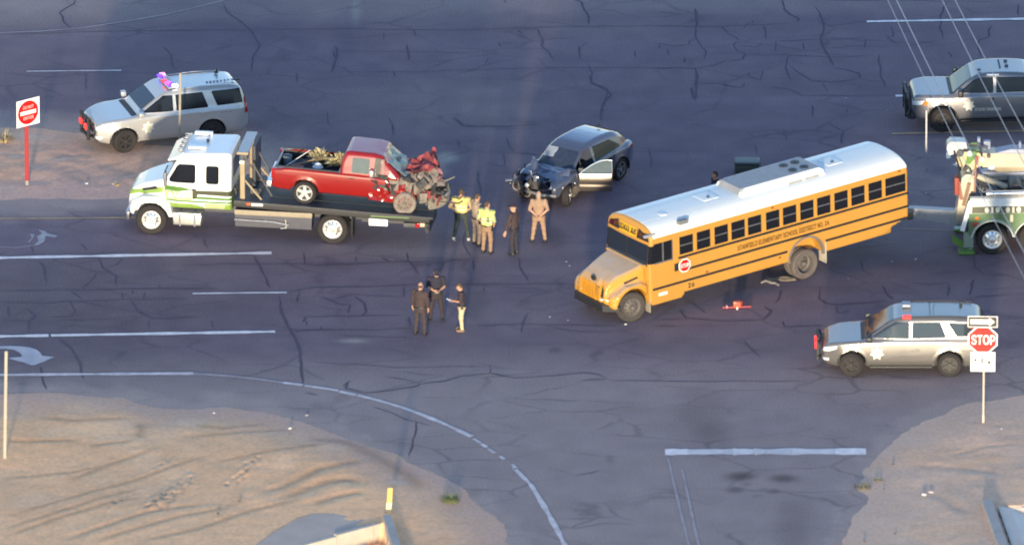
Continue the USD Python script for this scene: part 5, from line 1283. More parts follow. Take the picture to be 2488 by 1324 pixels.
def red_pickup():
    # the pickup lies on the deck facing the tail; its right side is the near one
    a, b = on(TOW, 738.5, 467.6, 1, .92), on(TOW, 982, 492, 1, .92)
    d = b - a; L = math.hypot(d[0], d[2])
    ang = math.atan2(-d[2], -d[0])               # along -x of the tow truck
    base = xf((a[0], 0, a[2] - .385), PI) 
    Mp = TOW @ base @ trimesh.transformations.rotation_matrix(math.atan2(-d[2], -d[0]), [0, 1, 0])
    t = thing('wrecked_pickup', 'red pickup truck with its front torn open, lying on the flatbed', 'pickup truck', Mp)
    r = .385
    P = lambda px, py, y=-.98: on(Mp, px, py, 1, y)
    # bed
    tail, cab = -1.06, 1.10
    v = Vox((tail - .1, -1.1, .3), (3.2, 1.1, 2.05), .045)
    lower = [(tail, .48), (tail - .02, .62), (tail + .02, 1.18), (2.6, 1.14), (2.75, 1.05), (2.75, .42), (tail + .25, .42)]
    wl = lambda X, Z: .99 - .05 * np.clip(np.abs(Z - .85) / .4, 0, 1.2) ** 2 + 0 * X
    F = body_sdf(v, lower, None, wl, lambda X, Z: 0 * X + 0 * Z + .9, rl=.06, wells=[(0, r, .46)], well_in=.6)
    bedm = v.m(F)
    inner = box_m(tail + .09, cab - .06, -.82, .82, .78, 2)
    body = part(t, 'body', bedm - inner, M_RED)
    part(body, 'bed_liner', box(tail + .09, cab - .06, -.815, .815, .765, .785), M_BLACK)
    for y in (-.80, .80): part(body, 'liner_wall', box(tail + .09, cab - .06, *sorted((y, y * 1.02)), .79, 1.12), M_BLACK)
    part(body, 'liner_wall', box(tail + .09, tail + .11, -.8, .8, .79, 1.12), M_BLACK)
    for s in (1, -1): part(body, 'bed_rail_cap', rbox(tail + .05, cab - .04, *sorted((s * .82, s * .93)), 1.165, 1.20, .012), M_BLACK)
    g = [(cab, 1.05), (cab + .02, 1.55), (cab + .14, 1.83), (cab + .30, 1.87), (cab + 1.05, 1.86), (cab + 1.35, 1.80), (cab + 1.95, 1.20), (cab + 1.95, 1.05)]
    wg = lambda X, Z: (.93 - .17 * np.clip((Z - 1.15) / .7, 0, 1) + 0 * X)
    dg = rmax(sdpoly(g, v.x[:, None], v.z[None, :])[:, None, :], np.abs(v.Y) - wg(v.x[:, None], v.z[None, :])[:, None, :].astype(np.float32), .12)
    dg = dg + .035 * (meshkit.noise(np.stack(np.broadcast_arrays(v.X * 3, v.Y * 3, v.Z * 3), -1), 5) - .5) * np.clip((v.X - cab - .9) / .5, 0, 1)
    C0, C1, Ci = v.m(dg), v.m(dg - .010), v.m(dg + .03)
    cb = part(t, 'cab', C0, M_RED)
    for s in (1, -1):
        part(t, 'side_window', skin(C1, Ci, rounded([(cab + .38, 1.22), (cab + .38, 1.70), (cab + .95, 1.70), (cab + .95, 1.22)], .05), s), mat('pale_side_glass', (.10, .12, .12), rough=.1))
        part(t, 'door_gap', skin(C1, Ci, [(cab + 1.08, 1.10), (cab + 1.12, 1.74), (cab + 1.32, 1.74), (cab + 1.30, 1.10)], s), M_BLACK)
        part(t, 'pillar', hull([(cab + 1.34 + dx, s * y, z) for dx, y, z in ((0, .80, 1.72), (.07, .80, 1.72), (.02, .96, 1.05), (.12, .96, 1.05), (0, .75, 1.72), (.07, .75, 1.72), (.02, .90, 1.05), (.12, .90, 1.05))]), mat('dusty_pillar', (.22, .14, .12), rough=.6))
        part(t, 'mirror', rbox(cab + .98, cab + 1.12, *sorted((s * .95, s * 1.16)), 1.20, 1.42, .04), M_CHROME)
        part(t, 'handle', rbox(cab + .30, cab + .50, *sorted((s * .97, s * 1.0)), 1.02, 1.06, .01), M_BLACK)
        part(t, 'tail_light', rbox(tail - .04, tail + .05, *sorted((s * .80, s * .975)), .78, 1.12, .02), M_REDLENS)
    ws = crumple(14, 12, .95, 1.45, .14, 3)
    part(t, 'windshield', at(ws, (cab + 1.78, 0, 1.50), 0, .66, 0), mat('shattered_glass', (.16, .24, .26), rough=.35, var=.35, scale=14))
    part(t, 'rear_window', (C1 - Ci) ^ box_m(cab - .1, cab + .2, -.62, .62, 1.32, 1.72), M_GLASS)
    part(t, 'rear_bumper', rbox(tail - .20, tail - .02, -.95, .95, .46, .66, .04), M_CHROME)
    # crushed front: hood, fenders, engine, radiator, bumper
    fz = .55
    hood = crumple(18, 16, 1.25, 1.30, .30, 11)
    part(t, 'crumpled_hood', at(hood, (cab + 2.35, .15, 1.36), .12, -.40, .10), M_REDD)
    tip = crumple(10, 10, .55, .60, .22, 14)
    part(t, 'crumpled_hood', at(crumple(14, 12, .85, .95, .26, 14), (cab + 2.50, .05, 1.30), .25, -.62, .35), M_REDD)
    part(t, 'crumpled_hood', at(tip, (cab + 2.74, .05, 1.42), .3, -.8, .2), M_REDD)
    part(t, 'crumpled_fender', at(crumple(14, 10, .9, .6, .24, 19), (cab + 2.72, -.55, 1.10), .2, -.5, .9), M_MUD)
    part(t, 'crumpled_fender', at(crumple(12, 9, .7, .5, .22, 20), (cab + 2.95, -.35, 1.05), -.3, -.9, .6), mat('pink_scraped_paint', (.26, .12, .14), rough=.7, var=.3, scale=6))
    part(t, 'crumpled_fender', at(crumple(16, 10, 1.1, .60, .22, 17), (cab + 2.10, -.62, .98), .05, .25, 1.05), M_REDD)
    part(t, 'crumpled_fender', at(crumple(14, 10, .9, .55, .25, 23), (cab + 2.55, .70, 1.05), -.1, .2, -1.1), M_REDD)
    part(t, 'torn_door', at(crumple(14, 10, 1.0, .55, .20, 29), (cab + 1.62, -.93, .76), .04, .10, 1.45), M_RED)
    part(t, 'torn_rocker', at(crumple(16, 6, 1.5, .30, .16, 31), (cab + 1.75, -.96, .50), .02, .06, 1.3), M_RED)
    for k, (x, y, z, sx, sy, sz, m) in enumerate([(2.15, -.35, .95, .35, .3, .28, M_MUD), (2.45, -.2, .85, .3, .34, .3, M_MUD), (2.0, .25, .9, .4, .35, .3, M_WRECKD), (2.75, -.40, .78, .24, .22, .2, M_MUD), (2.55, .35, .80, .35, .3, .25, M_WRECKD), (2.30, -.62, .62, .3, .2, .16, M_MUD), (2.95, .05, .75, .22, .4, .25, M_WRECKD), (2.35, -.60, .80, .30, .26, .26, M_MUD), (2.62, -.35, 1.05, .26, .24, .20, M_MUD), (2.05, -.62, .95, .26, .26, .22, M_MUD), (2.72, .25, 1.02, .26, .3, .22, M_MUD)]):
        s = m3.Manifold.sphere(1, 14).scale((sx, sy, sz)); tm = tri(s)
        tm.vertices = tm.vertices * (1 + .25 * (meshkit.noise(tm.vertices * 6, k) - .5))[:, None]
        bx_ = tri(rbox(-sx * .7, sx * .7, -sy * .75, sy * .75, -sz * .7, sz * .7, .03))
        part(t, 'engine_piece', at(cat(bx_, tm), (cab + x, y, z), .3 * k, .2, .1), m)
    hoop = [(cab + 2.98, .50 * math.cos(a) + .15, 1.0 + .42 * math.sin(a)) for a in np.linspace(0, 2 * PI, 18)]
    part(t, 'fan_shroud', at(tube(hoop, .045), (0, 0, 0), 0, 0, 0), M_WRECKD)
    part(t, 'radiator', at(crumple(10, 10, .75, .95, .12, 41, .05), (cab + 2.92, .1, .98), .1, 1.35, .1), M_MUD)
    for k in range(34):
        r_ = np.random.default_rng(100 + k)
        x = cab + 1.55 + r_.random() * 1.75; y = -.98 + r_.random() * (1.6 if k < 16 else .5); z = .45 + r_.random() * .7
        p2 = np.array([x, y, z]) + r_.normal(0, .22, 3); p3 = p2 + r_.normal(0, .16, 3)
        part(t, 'torn_piece', at(crumple(6, 5, .34, .24, .14, 200 + k), (x, y, z), *(r_.random(3) * 3)), [M_MUD, M_WRECKD, M_ALU if k % 8 == 2 else M_REDD, M_MUD][k % 4])
        part(t, 'loose_hose', tube([(x, y, z), p2, p3], .022), [M_BLACK, M_MUD, M_WRECKD][k % 3])
    arc = [(cab + 3.42 - .42 * (y / .95) ** 2, y, .42 + .05 * math.sin(3 * y)) for y in np.linspace(-.98, .95, 22)]
    V = []; 
    for (x, y, z) in arc: V += [(x, y, z - .17), (x + .06, y, z - .09), (x + .07, y, z + .07), (x + .01, y, z + .20), (x - .06, y, z + .12), (x - .05, y, z - .10)]
    n = 6; Fc = []
    for i in range(len(arc) - 1):
        for j in range(n):
            a_, b_, c_, d_ = i * n + j, i * n + (j + 1) % n, (i + 1) * n + (j + 1) % n, (i + 1) * n + j
            Fc += [(a_, b_, c_), (a_, c_, d_)]
    bm = trimesh.Trimesh(np.array(V), np.array(Fc), process=False)
    part(t, 'bent_bumper', bm, mat('scuffed_chrome', (.42, .38, .33), rough=.4, metal=.4))
    part(t, 'bumper_bracket', cat(bar((cab + 2.6, -.5, .48), (cab + 3.25, -.55, .50), .08, .12)), M_WRECKD)
    part(t, 'bumper_bracket', cat(bar((cab + 2.6, .5, .48), (cab + 3.45, .55, .50), .08, .12)), M_WRECKD)
    part(t, 'cross_member', rbox(cab + 3.10, cab + 3.22, -.8, .8, .45, .60, .02), M_MUD)
    part(t, 'chassis', box(tail + .2, cab + 2.6, -.45, .45, .34, .52), M_BLACK)
    xw = L
    wheel(t, 0, -.86, r, r, .27, -1, 0, 'star', None, M_CHROME, .66)
    wheel(t, 0, .86, r, r, .27, 1, 0, 'star', None, M_CHROME, .66)
    wheel(t, xw, -.90, r - .02, r - .01, .26, -1, .12, 'ten', M_MUD, M_MUD, .66, label='dust-covered front wheel knocked out of line')
    wheel(t, xw - .25, .80, r, r, .26, 1, .5, 'dark', M_MUD, M_MUD, .66)
    for k, (x, z, sx, sy) in enumerate(((1.05, .92, .40, .30), (1.35, 1.05, .45, .40), (1.70, .98, .45, .40), (1.50, .74, .50, .26), (1.90, .80, .40, .36))):
        part(t, 'torn_door_skin', at(crumple(9, 8, sx, sy, .16, 610 + k), (cab + x, -.985, z), .3 * k - .5, 0, 1.5), [mat('torn_dark', (.05, .032, .036), rough=.8, var=.4, scale=8), M_WRECKD, M_MUD, M_RED, M_WRECKD][k])
    # load in the bed: top-level things
    Mw = lambda x, y, z, rz=0, ry=0, rx=0: Mp @ xf((x, y, z), rz, ry, rx)
    def weed(x, y, z, rr, seed, label):
        rg = np.random.default_rng(seed); ms = []
        for k in range(150):
            d_ = rg.normal(0, 1, 3); d_ /= np.linalg.norm(d_); d_[2] = abs(d_[2]) * .9 - .15
            a_ = d_ * rr * rg.uniform(.1, .6); b_ = d_ * rr * rg.uniform(.85, 1.05) + rg.normal(0, .06, 3)
            u = np.cross(d_, rg.normal(0, 1, 3)); u /= np.linalg.norm(u); w_ = .010 + .008 * rg.random()
            ms.append(np.array([a_ - u * w_, a_ + u * w_, (a_ + b_) / 2 + rg.normal(0, .03, 3), b_]))
        Vv = np.concatenate(ms); Ff = np.concatenate([np.array([[0, 1, 2], [0, 2, 3], [1, 3, 2]]) + 4 * k for k in range(len(ms))])
        tt = thing('dry_bush', label, 'dried bush', Mw(x, y, z))
        part(tt, 'twigs', trimesh.Trimesh(Vv, Ff, process=False), mat('dry_twigs', (.40, .34, .20), rough=.9, var=.4, scale=10), smooth=0, kind='stuff')
        part(tt, 'stem', tube([(0, 0, -.1), (.02, .01, .15)], .03, 6), mat('dry_stem', (.2, .15, .09)))
    weed(.86, .15, 1.12, .46, 5, 'large dry bush against the cab in the red pickup bed')
    weed(.22, .45, 1.10, .40, 6, 'smaller dry bush at the far side of the red pickup bed')
    single('hard_hat', at(cat(trimesh.creation.icosphere(2, .14), trimesh.creation.cylinder(radius=.17, height=.02, sections=20)), (0, 0, 0)), M_WHITE, 'round white hard hat in the red pickup bed', 'hard hat').GetPath()
    UsdGeom.Xformable(stage.GetPrimAtPath('/World/hard_hat')).AddTransformOp().Set(Gf.Matrix4d(*[float(q) for q in Mw(.30, -.28, 1.06).T.ravel()]))
    for nm, mesh, m, lab, c_ in [('shovel', cat(tube([(-.85, -.5, .95), (.15, .05, 1.18)], .022), at(crumple(5, 5, .28, .22, .03, 3), (.27, .11, 1.21), .5, -.2, 0)), mat('wood_handle', (.35, .22, .10)), 'wooden handled shovel lying across the red pickup bed', 'shovel'),
                                 ('pry_bar', tube([(-.75, -.1, .92), (-.05, .18, 1.42), (0, .25, 1.40)], .018), M_ALU, 'thin metal bar leaning in the red pickup bed', 'metal bar'),
                                 ('jerry_can', cat(tri(rbox(.02, .22, .30, .56, .80, 1.12, .03))), mat('white_jug', (.7, .7, .68)), 'white plastic jug among the tools in the pickup bed', 'jug'),
                                 ('tool_case', tri(rbox(-.62, -.18, -.35, -.02, .79, .97, .02)), mat('red_case', (.30, .03, .03)), 'flat red tool case in the red pickup bed', 'tool case'),
                                 ('bucket', tri(revolve([(0, 0), (.13, 0), (.16, .3), (.15, .3), (.125, .02), (0, .02)], 20, 'z').translate((-.80, .42, .79))), mat('grey_bucket', (.25, .27, .30)), 'grey bucket by the tailgate of the red pickup bed', 'bucket'),
                                 ('tarp', at(crumple(14, 10, .9, .7, .22, 51), (-.25, .30, .95)), mat('dark_tarp', (.05, .05, .06)), 'dark crumpled tarp in the red pickup bed', 'tarp')]:
        o = single(nm, mesh, m, lab, c_)
        UsdGeom.Xformable(o).AddTransformOp().Set(Gf.Matrix4d(*[float(q) for q in Mp.T.ravel()]))
red_pickup()
# ------------------------------------------------------------------ wrecked dark crossover with its driver's door open
M_NAVY = mat('dark_grey_car_paint', (.105, .12, .175), rough=.25, metal=.5, coat=.9, var=.05)
def crossover():
    fpx, rpx = (1385, 476), (1511, 411.6)
    M, yaw, L = place(fpx, rpx, .36, 1, -1, .92)
    xa, xb = L / 2, -L / 2
    M, yaw, L = place(fpx, rpx, .36, xa, xb, .92)
    t = thing('wrecked_crossover', 'dark grey crossover with crushed front and wide open driver door', 'car', M)
    r = .36
    fx, bx = xa + .66, xb - .92
    v = Vox((bx - .1, -1.05, .15), (fx + .12, 1.05, 1.78), .04)
    lower = [(bx + .06, .40), (bx, .60), (bx + .03, 1.0), (bx + .12, 1.10), (xa - .55, 1.06), (xa - .2, 1.03), (xa + .30, .92), (fx - .05, .78), (fx, .60), (fx - .1, .34), (bx + .3, .26)]
    green = [(bx + .10, 1.0), (bx + .22, 1.18), (bx + .55, 1.46), (bx + .95, 1.62), (xb + .75, 1.67), (xa - 1.55, 1.64), (xa - 1.15, 1.52), (xa - .42, 1.06), (xa - .42, .9), (bx + .12, .9)]
    wl = lambda X, Z: .92 - .15 * sstep(fx - .8, fx, X) ** 2 - .12 * sstep(bx + .7, bx, X) ** 2 - .06 * np.clip(np.abs(Z - .72) / .4, 0, 1.3) ** 2
    wg = lambda X, Z: .87 - .24 * np.clip((Z - 1.0) / .65, 0, 1) - .10 * sstep(xa - 1.3, xa - .4, X) - .16 * sstep(bx + 1.0, bx, X)
    F = body_sdf(v, lower, green, wl, wg, rl=.12, rg=.16, k=.06, wells=[(xa, r, .43), (xb, r, .43)], well_in=.56)
    # the front left of centre is torn away: eat into it with a rough bite
    sh = np.broadcast_shapes(v.X.shape, v.Y.shape, v.Z.shape)
    N = meshkit.noise(np.stack(np.broadcast_arrays(v.X * 5, v.Y * 5, v.Z * 5), -1), 2)
    bite = np.hypot(np.hypot((v.X - fx - .15) / .95, (v.Y + .22) / .92), (v.Z - .55) / .52) - 1 + .35 * (N - .5)
    F = np.maximum(F, -bite * .45)
    opening = [(xa - .52, .38), (xa - .50, 1.02), (xa - 1.16, 1.48), (xa - 1.46, 1.52), (xa - 1.50, .38)]
    B0, B1, B2, Bi = v.m(F), v.m(F - .010), v.m(F - .004), v.m(F + .03)
    hole = prismXZ(opening, .22, 1.4)
    part(t, 'body', B0 - hole, M_NAVY)
    part(t, 'cabin_floor', box(xa - 1.49, xa - .53, .225, .80, .36, .40), M_BLACK)
    part(t, 'cabin_trim', prismXZ([(a * .98 + (xa - 1.0) * .02, b) for a, b in opening], .21, .235), M_BLACK)
    seat = part(t, 'seat', rbox(xa - 1.42, xa - .92, .26, .74, .42, .58, .05), mat('seat_cloth', (.05, .05, .055), rough=.9))
    part(seat, 'backrest', hull([(xa - 1.45, y, .5) for y in (.28, .72)] + [(xa - 1.30, y, .5) for y in (.28, .72)] + [(xa - 1.62, y, 1.12) for y in (.32, .68)] + [(xa - 1.50, y, 1.14) for y in (.32, .68)]), mat('seat_cloth', ()))
    part(t, 'steering_wheel', at(tri(revolve([(.17, -.015), (.20, -.015), (.20, .015), (.17, .015)], 24, 'y')), (xa - .82, .42, .98), PI / 2, .0, .4), M_BLACK)
    for s in (1, -1):
        if s < 0:
            part(t, 'side_window', skin(B1, Bi, rounded([(xa - .66, 1.08), (xa - 1.20, 1.46), (xa - 1.48, 1.50), (xa - 1.48, 1.06)], .03), s, .25), M_GLASS)
            dp = part(t, 'door', skin(B2, Bi, [(xa - .52, .36), (xa - .50, 1.02), (xa - 1.50, 1.04), (xa - 1.50, .36)], s), M_NAVY)
        part(t, 'side_window', skin(B1, Bi, rounded([(xa - 1.60, 1.06), (xa - 1.60, 1.51), (xb + .45, 1.48), (xb + .02, 1.22), (xb - .02, 1.13)], .03), s, .25), M_GLASS)
        part(t, 'door', skin(B2, Bi, [(xa - 1.53, .36), (xa - 1.53, 1.04), (xb - .05, 1.06), (xb + .40, .78), (xb + .48, .36)], s), M_NAVY)
        part(t, 'window_trim', tube([(xa - 1.55, s * .83, 1.055), (xb + .3, s * .825, 1.075), (xb - .05, s * .80, 1.12)], .014), M_CHROME)
        part(t, 'tail_light', skin(B1, Bi, [(bx - .1, .86), (bx + .30, .92), (bx + .26, 1.02), (bx - .1, 1.02)], s, .42), M_REDLENS)
        part(t, 'rocker_trim', rbox(xb + .48, xa - .48, *sorted((s * .84, s * .925)), .24, .34, .02), M_BLACK)
        part(t, 'arch_trim', (revolve([(.425, -.04), (.475, -.04), (.475, .02), (.425, .02)], 36) ^ box_m(-2, 2, -1, 1, -.1, 2)).translate((xb, s * .90, r)), M_BLACK)
    part(t, 'pillar', hull([(xa - 1.50, y, z) for y, z in ((.86, 1.0), (.66, 1.53), (.80, 1.0), (.60, 1.53))] + [(xa - 1.58, y, z) for y, z in ((.86, 1.0), (.66, 1.53), (.80, 1.0), (.60, 1.53))]), mat('pillar_beige', (.34, .27, .22)))
    ws = hull([(xa - .46, y, 1.07) for y in (-.74, .74)] + [(xa - 1.14, y, 1.52) for y in (-.58, .58)] + [(xa - .36, y, 1.14) for y in (-.74, .74)] + [(xa - 1.02, y, 1.66) for y in (-.58, .58)])
    w_ = part(t, 'windshield', (B1 - Bi) ^ ws, mat('cracked_windshield', (.03, .04, .065), rough=.18, var=.4, scale=5, spec=.9))
    part(w_, 'shattered_patch', at(crumple(8, 7, .42, .40, .04, 77, .004), (xa - .86, -.42, 1.375), 0, .60, 0), mat('crazed_glass', (.28, .31, .36), rough=.5, var=.3, scale=25))
    part(t, 'rear_window', (B1 - Bi) ^ hull([(bx + .10, y, 1.12) for y in (-.62, .62)] + [(bx + .72, y, 1.54) for y in (-.56, .56)] + [(bx, y, 1.3) for y in (-.62, .62)] + [(bx + .60, y, 1.8) for y in (-.56, .56)]), M_GLASS)
    # bent hood: a peaked, folded sheet
    hx0, hx1 = xa - .45, xa + .38
    nx_, ny_ = 18, 21
    U, Vv = np.meshgrid(np.linspace(0, 1, nx_), np.linspace(-1, 1, ny_), indexing='ij')
    X = hx0 + (hx1 - hx0) * U * (1 - .28 * np.abs(Vv) ** 1.5) ; Y = Vv * (.80 - .10 * U) + .10
    Zz = 1.06 - .16 * U + .22 * np.exp(-((U - .45) / .22) ** 2) * (np.abs(Vv) ** .8) + .06 * np.sin(Vv * 7 + U * 5) * U - .10 * U ** 3 + .22 * (Vv < -.75) * U
    p = np.stack([X, Y, Zz], -1).reshape(-1, 3)
    i, j = np.meshgrid(np.arange(nx_ - 1), np.arange(ny_ - 1), indexing='ij'); a_ = (i * ny_ + j).ravel()
    f = np.concatenate([np.stack([a_, a_ + ny_, a_ + ny_ + 1], 1), np.stack([a_, a_ + ny_ + 1, a_ + 1], 1)])
    q = p - [0, 0, .015]
    hm = trimesh.Trimesh(np.vstack([p, q]), np.vstack([f, f[:, ::-1] + len(p)]), process=False)
    part(t, 'bent_hood', hm, M_NAVY)
    part(t, 'hood_edge', tube([p[(nx_ - 1) * ny_ + k] for k in range(ny_)], .018), mat('bare_edge', (.35, .38, .45), rough=.3, metal=.5))
    # exposed bits
    part(t, 'headlight', hull([(xa + .48, .52, .72), (xa + .62, .46, .66), (xa + .30, .86, .80), (xa + .34, .88, .70), (xa + .52, .60, .82), (xa + .26, .80, .86)]), mat('broken_lamp', (.45, .48, .52), rough=.25, var=.4, scale=9))
    part(t, 'bumper_beam', tube([(xa + .55, .75, .48), (xa + .68, .30, .46), (xa + .60, -.35, .44), (xa + .45, -.75, .40)], .05), mat('grey_beam', (.25, .24, .23), rough=.5, metal=.4))
    for k in range(26):
        r_ = np.random.default_rng(400 + k)
        y = -.85 + 1.25 * r_.random(); x = xa + .05 + .55 * r_.random(); z = .28 + .50 * r_.random()
        if k % 3:
            part(t, 'torn_piece', at(crumple(6, 5, .36, .26, .14, 500 + k), (x, y, z), *(r_.random(3) * 3)), [M_WRECKD, M_BLACK, mat('wreck_brown', (.10, .08, .07), rough=.8, var=.4), M_NAVY][k % 4])
        else:
            d_ = r_.normal(0, .18, 3); part(t, 'loose_hose', tube([(x, y, z), (x + d_[0] * .6, y + d_[1] * .6, max(z + d_[2], .1)), (x + d_[0], y + d_[1], max(z - .2, .12))], .018), [M_BLACK, M_WRECKD][k % 2])
    for k, (x, y, z, rr) in enumerate(((.42, -.80, .55, .22), (.55, -.45, .40, .17), (.25, -.92, .42, .16), (.60, .15, .42, .14))):
        part(t, 'bent_hoop', at(tri(revolve([(rr, -.02), (rr + .045, -.02), (rr + .045, .02), (rr, .02)], 22, 'y')), (xa + x, y, z), .7 + .9 * k, .4 * k, .3), mat('pale_wreck_metal', (.24, .20, .17), rough=.6, var=.3, scale=8))
        part(t, 'torn_fender', at(crumple(9, 7, .55, .35, .18, 640 + k), (xa + x - .15, y - .02, z + .18), .6 * k, .5, .7 * k), [M_WRECKD, M_BLACK, mat('pale_wreck_metal', ()), M_NAVY][k])
    part(t, 'exposed_lamp', m3.Manifold.sphere(.075, 16).translate((xa + .62, -.34, .66)), mat('bright_lamp', (.85, .85, .83), rough=.15, coat=1))
    part(t, 'engine_block', at(tri(rbox(-.25, .25, -.35, .35, -.2, .2, .04)), (xa + .15, -.15, .55), .2), M_WRECKD)
    part(t, 'radiator_frame', at(tri(revolve([(.24, -.02), (.28, -.02), (.28, .02), (.24, .02)], 24, 'y')), (xa + .60, -.62, .45), .9, 0, 0), mat('wreck_brown', ()))
    part(t, 'splash_panel', at(crumple(9, 7, .6, .35, .1, 61), (xa - .50, .86, .42), 0, 0, PI / 2), mat('wreck_brown', ()))
    # the open door, swung out on its front hinges
    hx = xa - .50
    ang = math.radians(-76)                      # swung forward and out
    door = prismXZ([(-1.06, .38), (-1.06, .60), (-1.08, .98), (-.02, 1.0), (0, .60), (-.04, .38)], -.045, .045)
    door = m3.Manifold.hull(door) if False else door
    T = trimesh.transformations
    # the door panel faces the sun and the camera: turn it until its outer face looks towards the viewer
    world = math.atan2(0.0, 1.0)
    MD = xf((hx, .90, 0), 0)
    face = -yaw + PI - math.radians(2)                     # panel parallel to the picture's width
    MD = xf((hx + .02, .93, 0), face)
    md = lambda m: at(tri(m), (0, 0, 0)) 
    def dpart(name, mesh, m, parent=t):
        mm = tri(mesh).copy(); mm.apply_transform(MD); return part(parent, name, mm, m)
    # local door frame: x runs from the hinge to the latch (negative), outer face at -y
    dv = Vox((-1.2, -.16, .30), (.1, .16, 1.12), .025)
    prof = [(-1.08, .36), (-1.10, 1.0), (0, 1.0), (.0, .60), (-.05, .36)]
    off = -.045 * ((dv.Z - .72) / .34) ** 2 + .05 * np.exp(-((dv.Z - .62) / .07) ** 2) * -.4
    DF = rmax(sdpoly(prof, dv.x[:, None], dv.z[None, :])[:, None, :], np.abs(dv.Y + .02 + off * -1) - .05, .035)
    dd = dpart('door', dv.m(DF), mat('door_paint', (.24, .20, .17), rough=.25, metal=.8, coat=.5))
    dpart('window_frame', tube([(-1.08, 0, 1.0), (-1.07, 0, 1.44), (-.92, 0, 1.46), (-.70, 0, 1.42), (-.45, 0, 1.30), (-.20, 0, 1.12), (-.05, 0, 1.0)], .018), M_CHROME, dd)
    dpart('window', prismXZ([(-1.07, 1.0), (-1.06, 1.43), (-.92, 1.45), (-.70, 1.41), (-.45, 1.29), (-.20, 1.11), (-.07, 1.0)], -.006, .006), mat('pale_glass', (.10, .13, .15), rough=.08, spec=.8), dd)
    dpart('handle', rbox(-1.0, -.84, -.11, -.06, .90, .94, .01), M_BLACK, dd)
    dpart('mirror', rbox(-.16, .02, -.22, -.06, 1.0, 1.14, .04), M_BLACK, dd)
    wheel(t, xa, .80, r, r, .23, 1, .42, 'alloy', M_RUBBER, mat('silver_alloy', (.45, .45, .47), rough=.35, metal=.8), .68)
    wheel(t, xa, -.78, r - .02, r, .23, -1, -.2, 'alloy', M_RUBBER, mat('silver_alloy', ()), .68)
    wheel(t, xb, .80, r, r, .23, 1, 0, 'alloy', M_RUBBER, mat('silver_alloy', ()), .68)
    wheel(t, xb, -.80, r, r, .23, -1, 0, 'alloy', M_RUBBER, mat('silver_alloy', ()), .68)
    part(t, 'antenna', tri(hull([(xb - .1, 0, 1.66), (xb + .12, 0, 1.66), (xb - .06, .0, 1.74), (xb - .1, .03, 1.66), (xb + .1, -.03, 1.66)])), M_BLACK)
    part(t, 'underbody', box(bx + .4, fx - .5, -.5, .5, .2, .5), M_BLACK)
crossover()

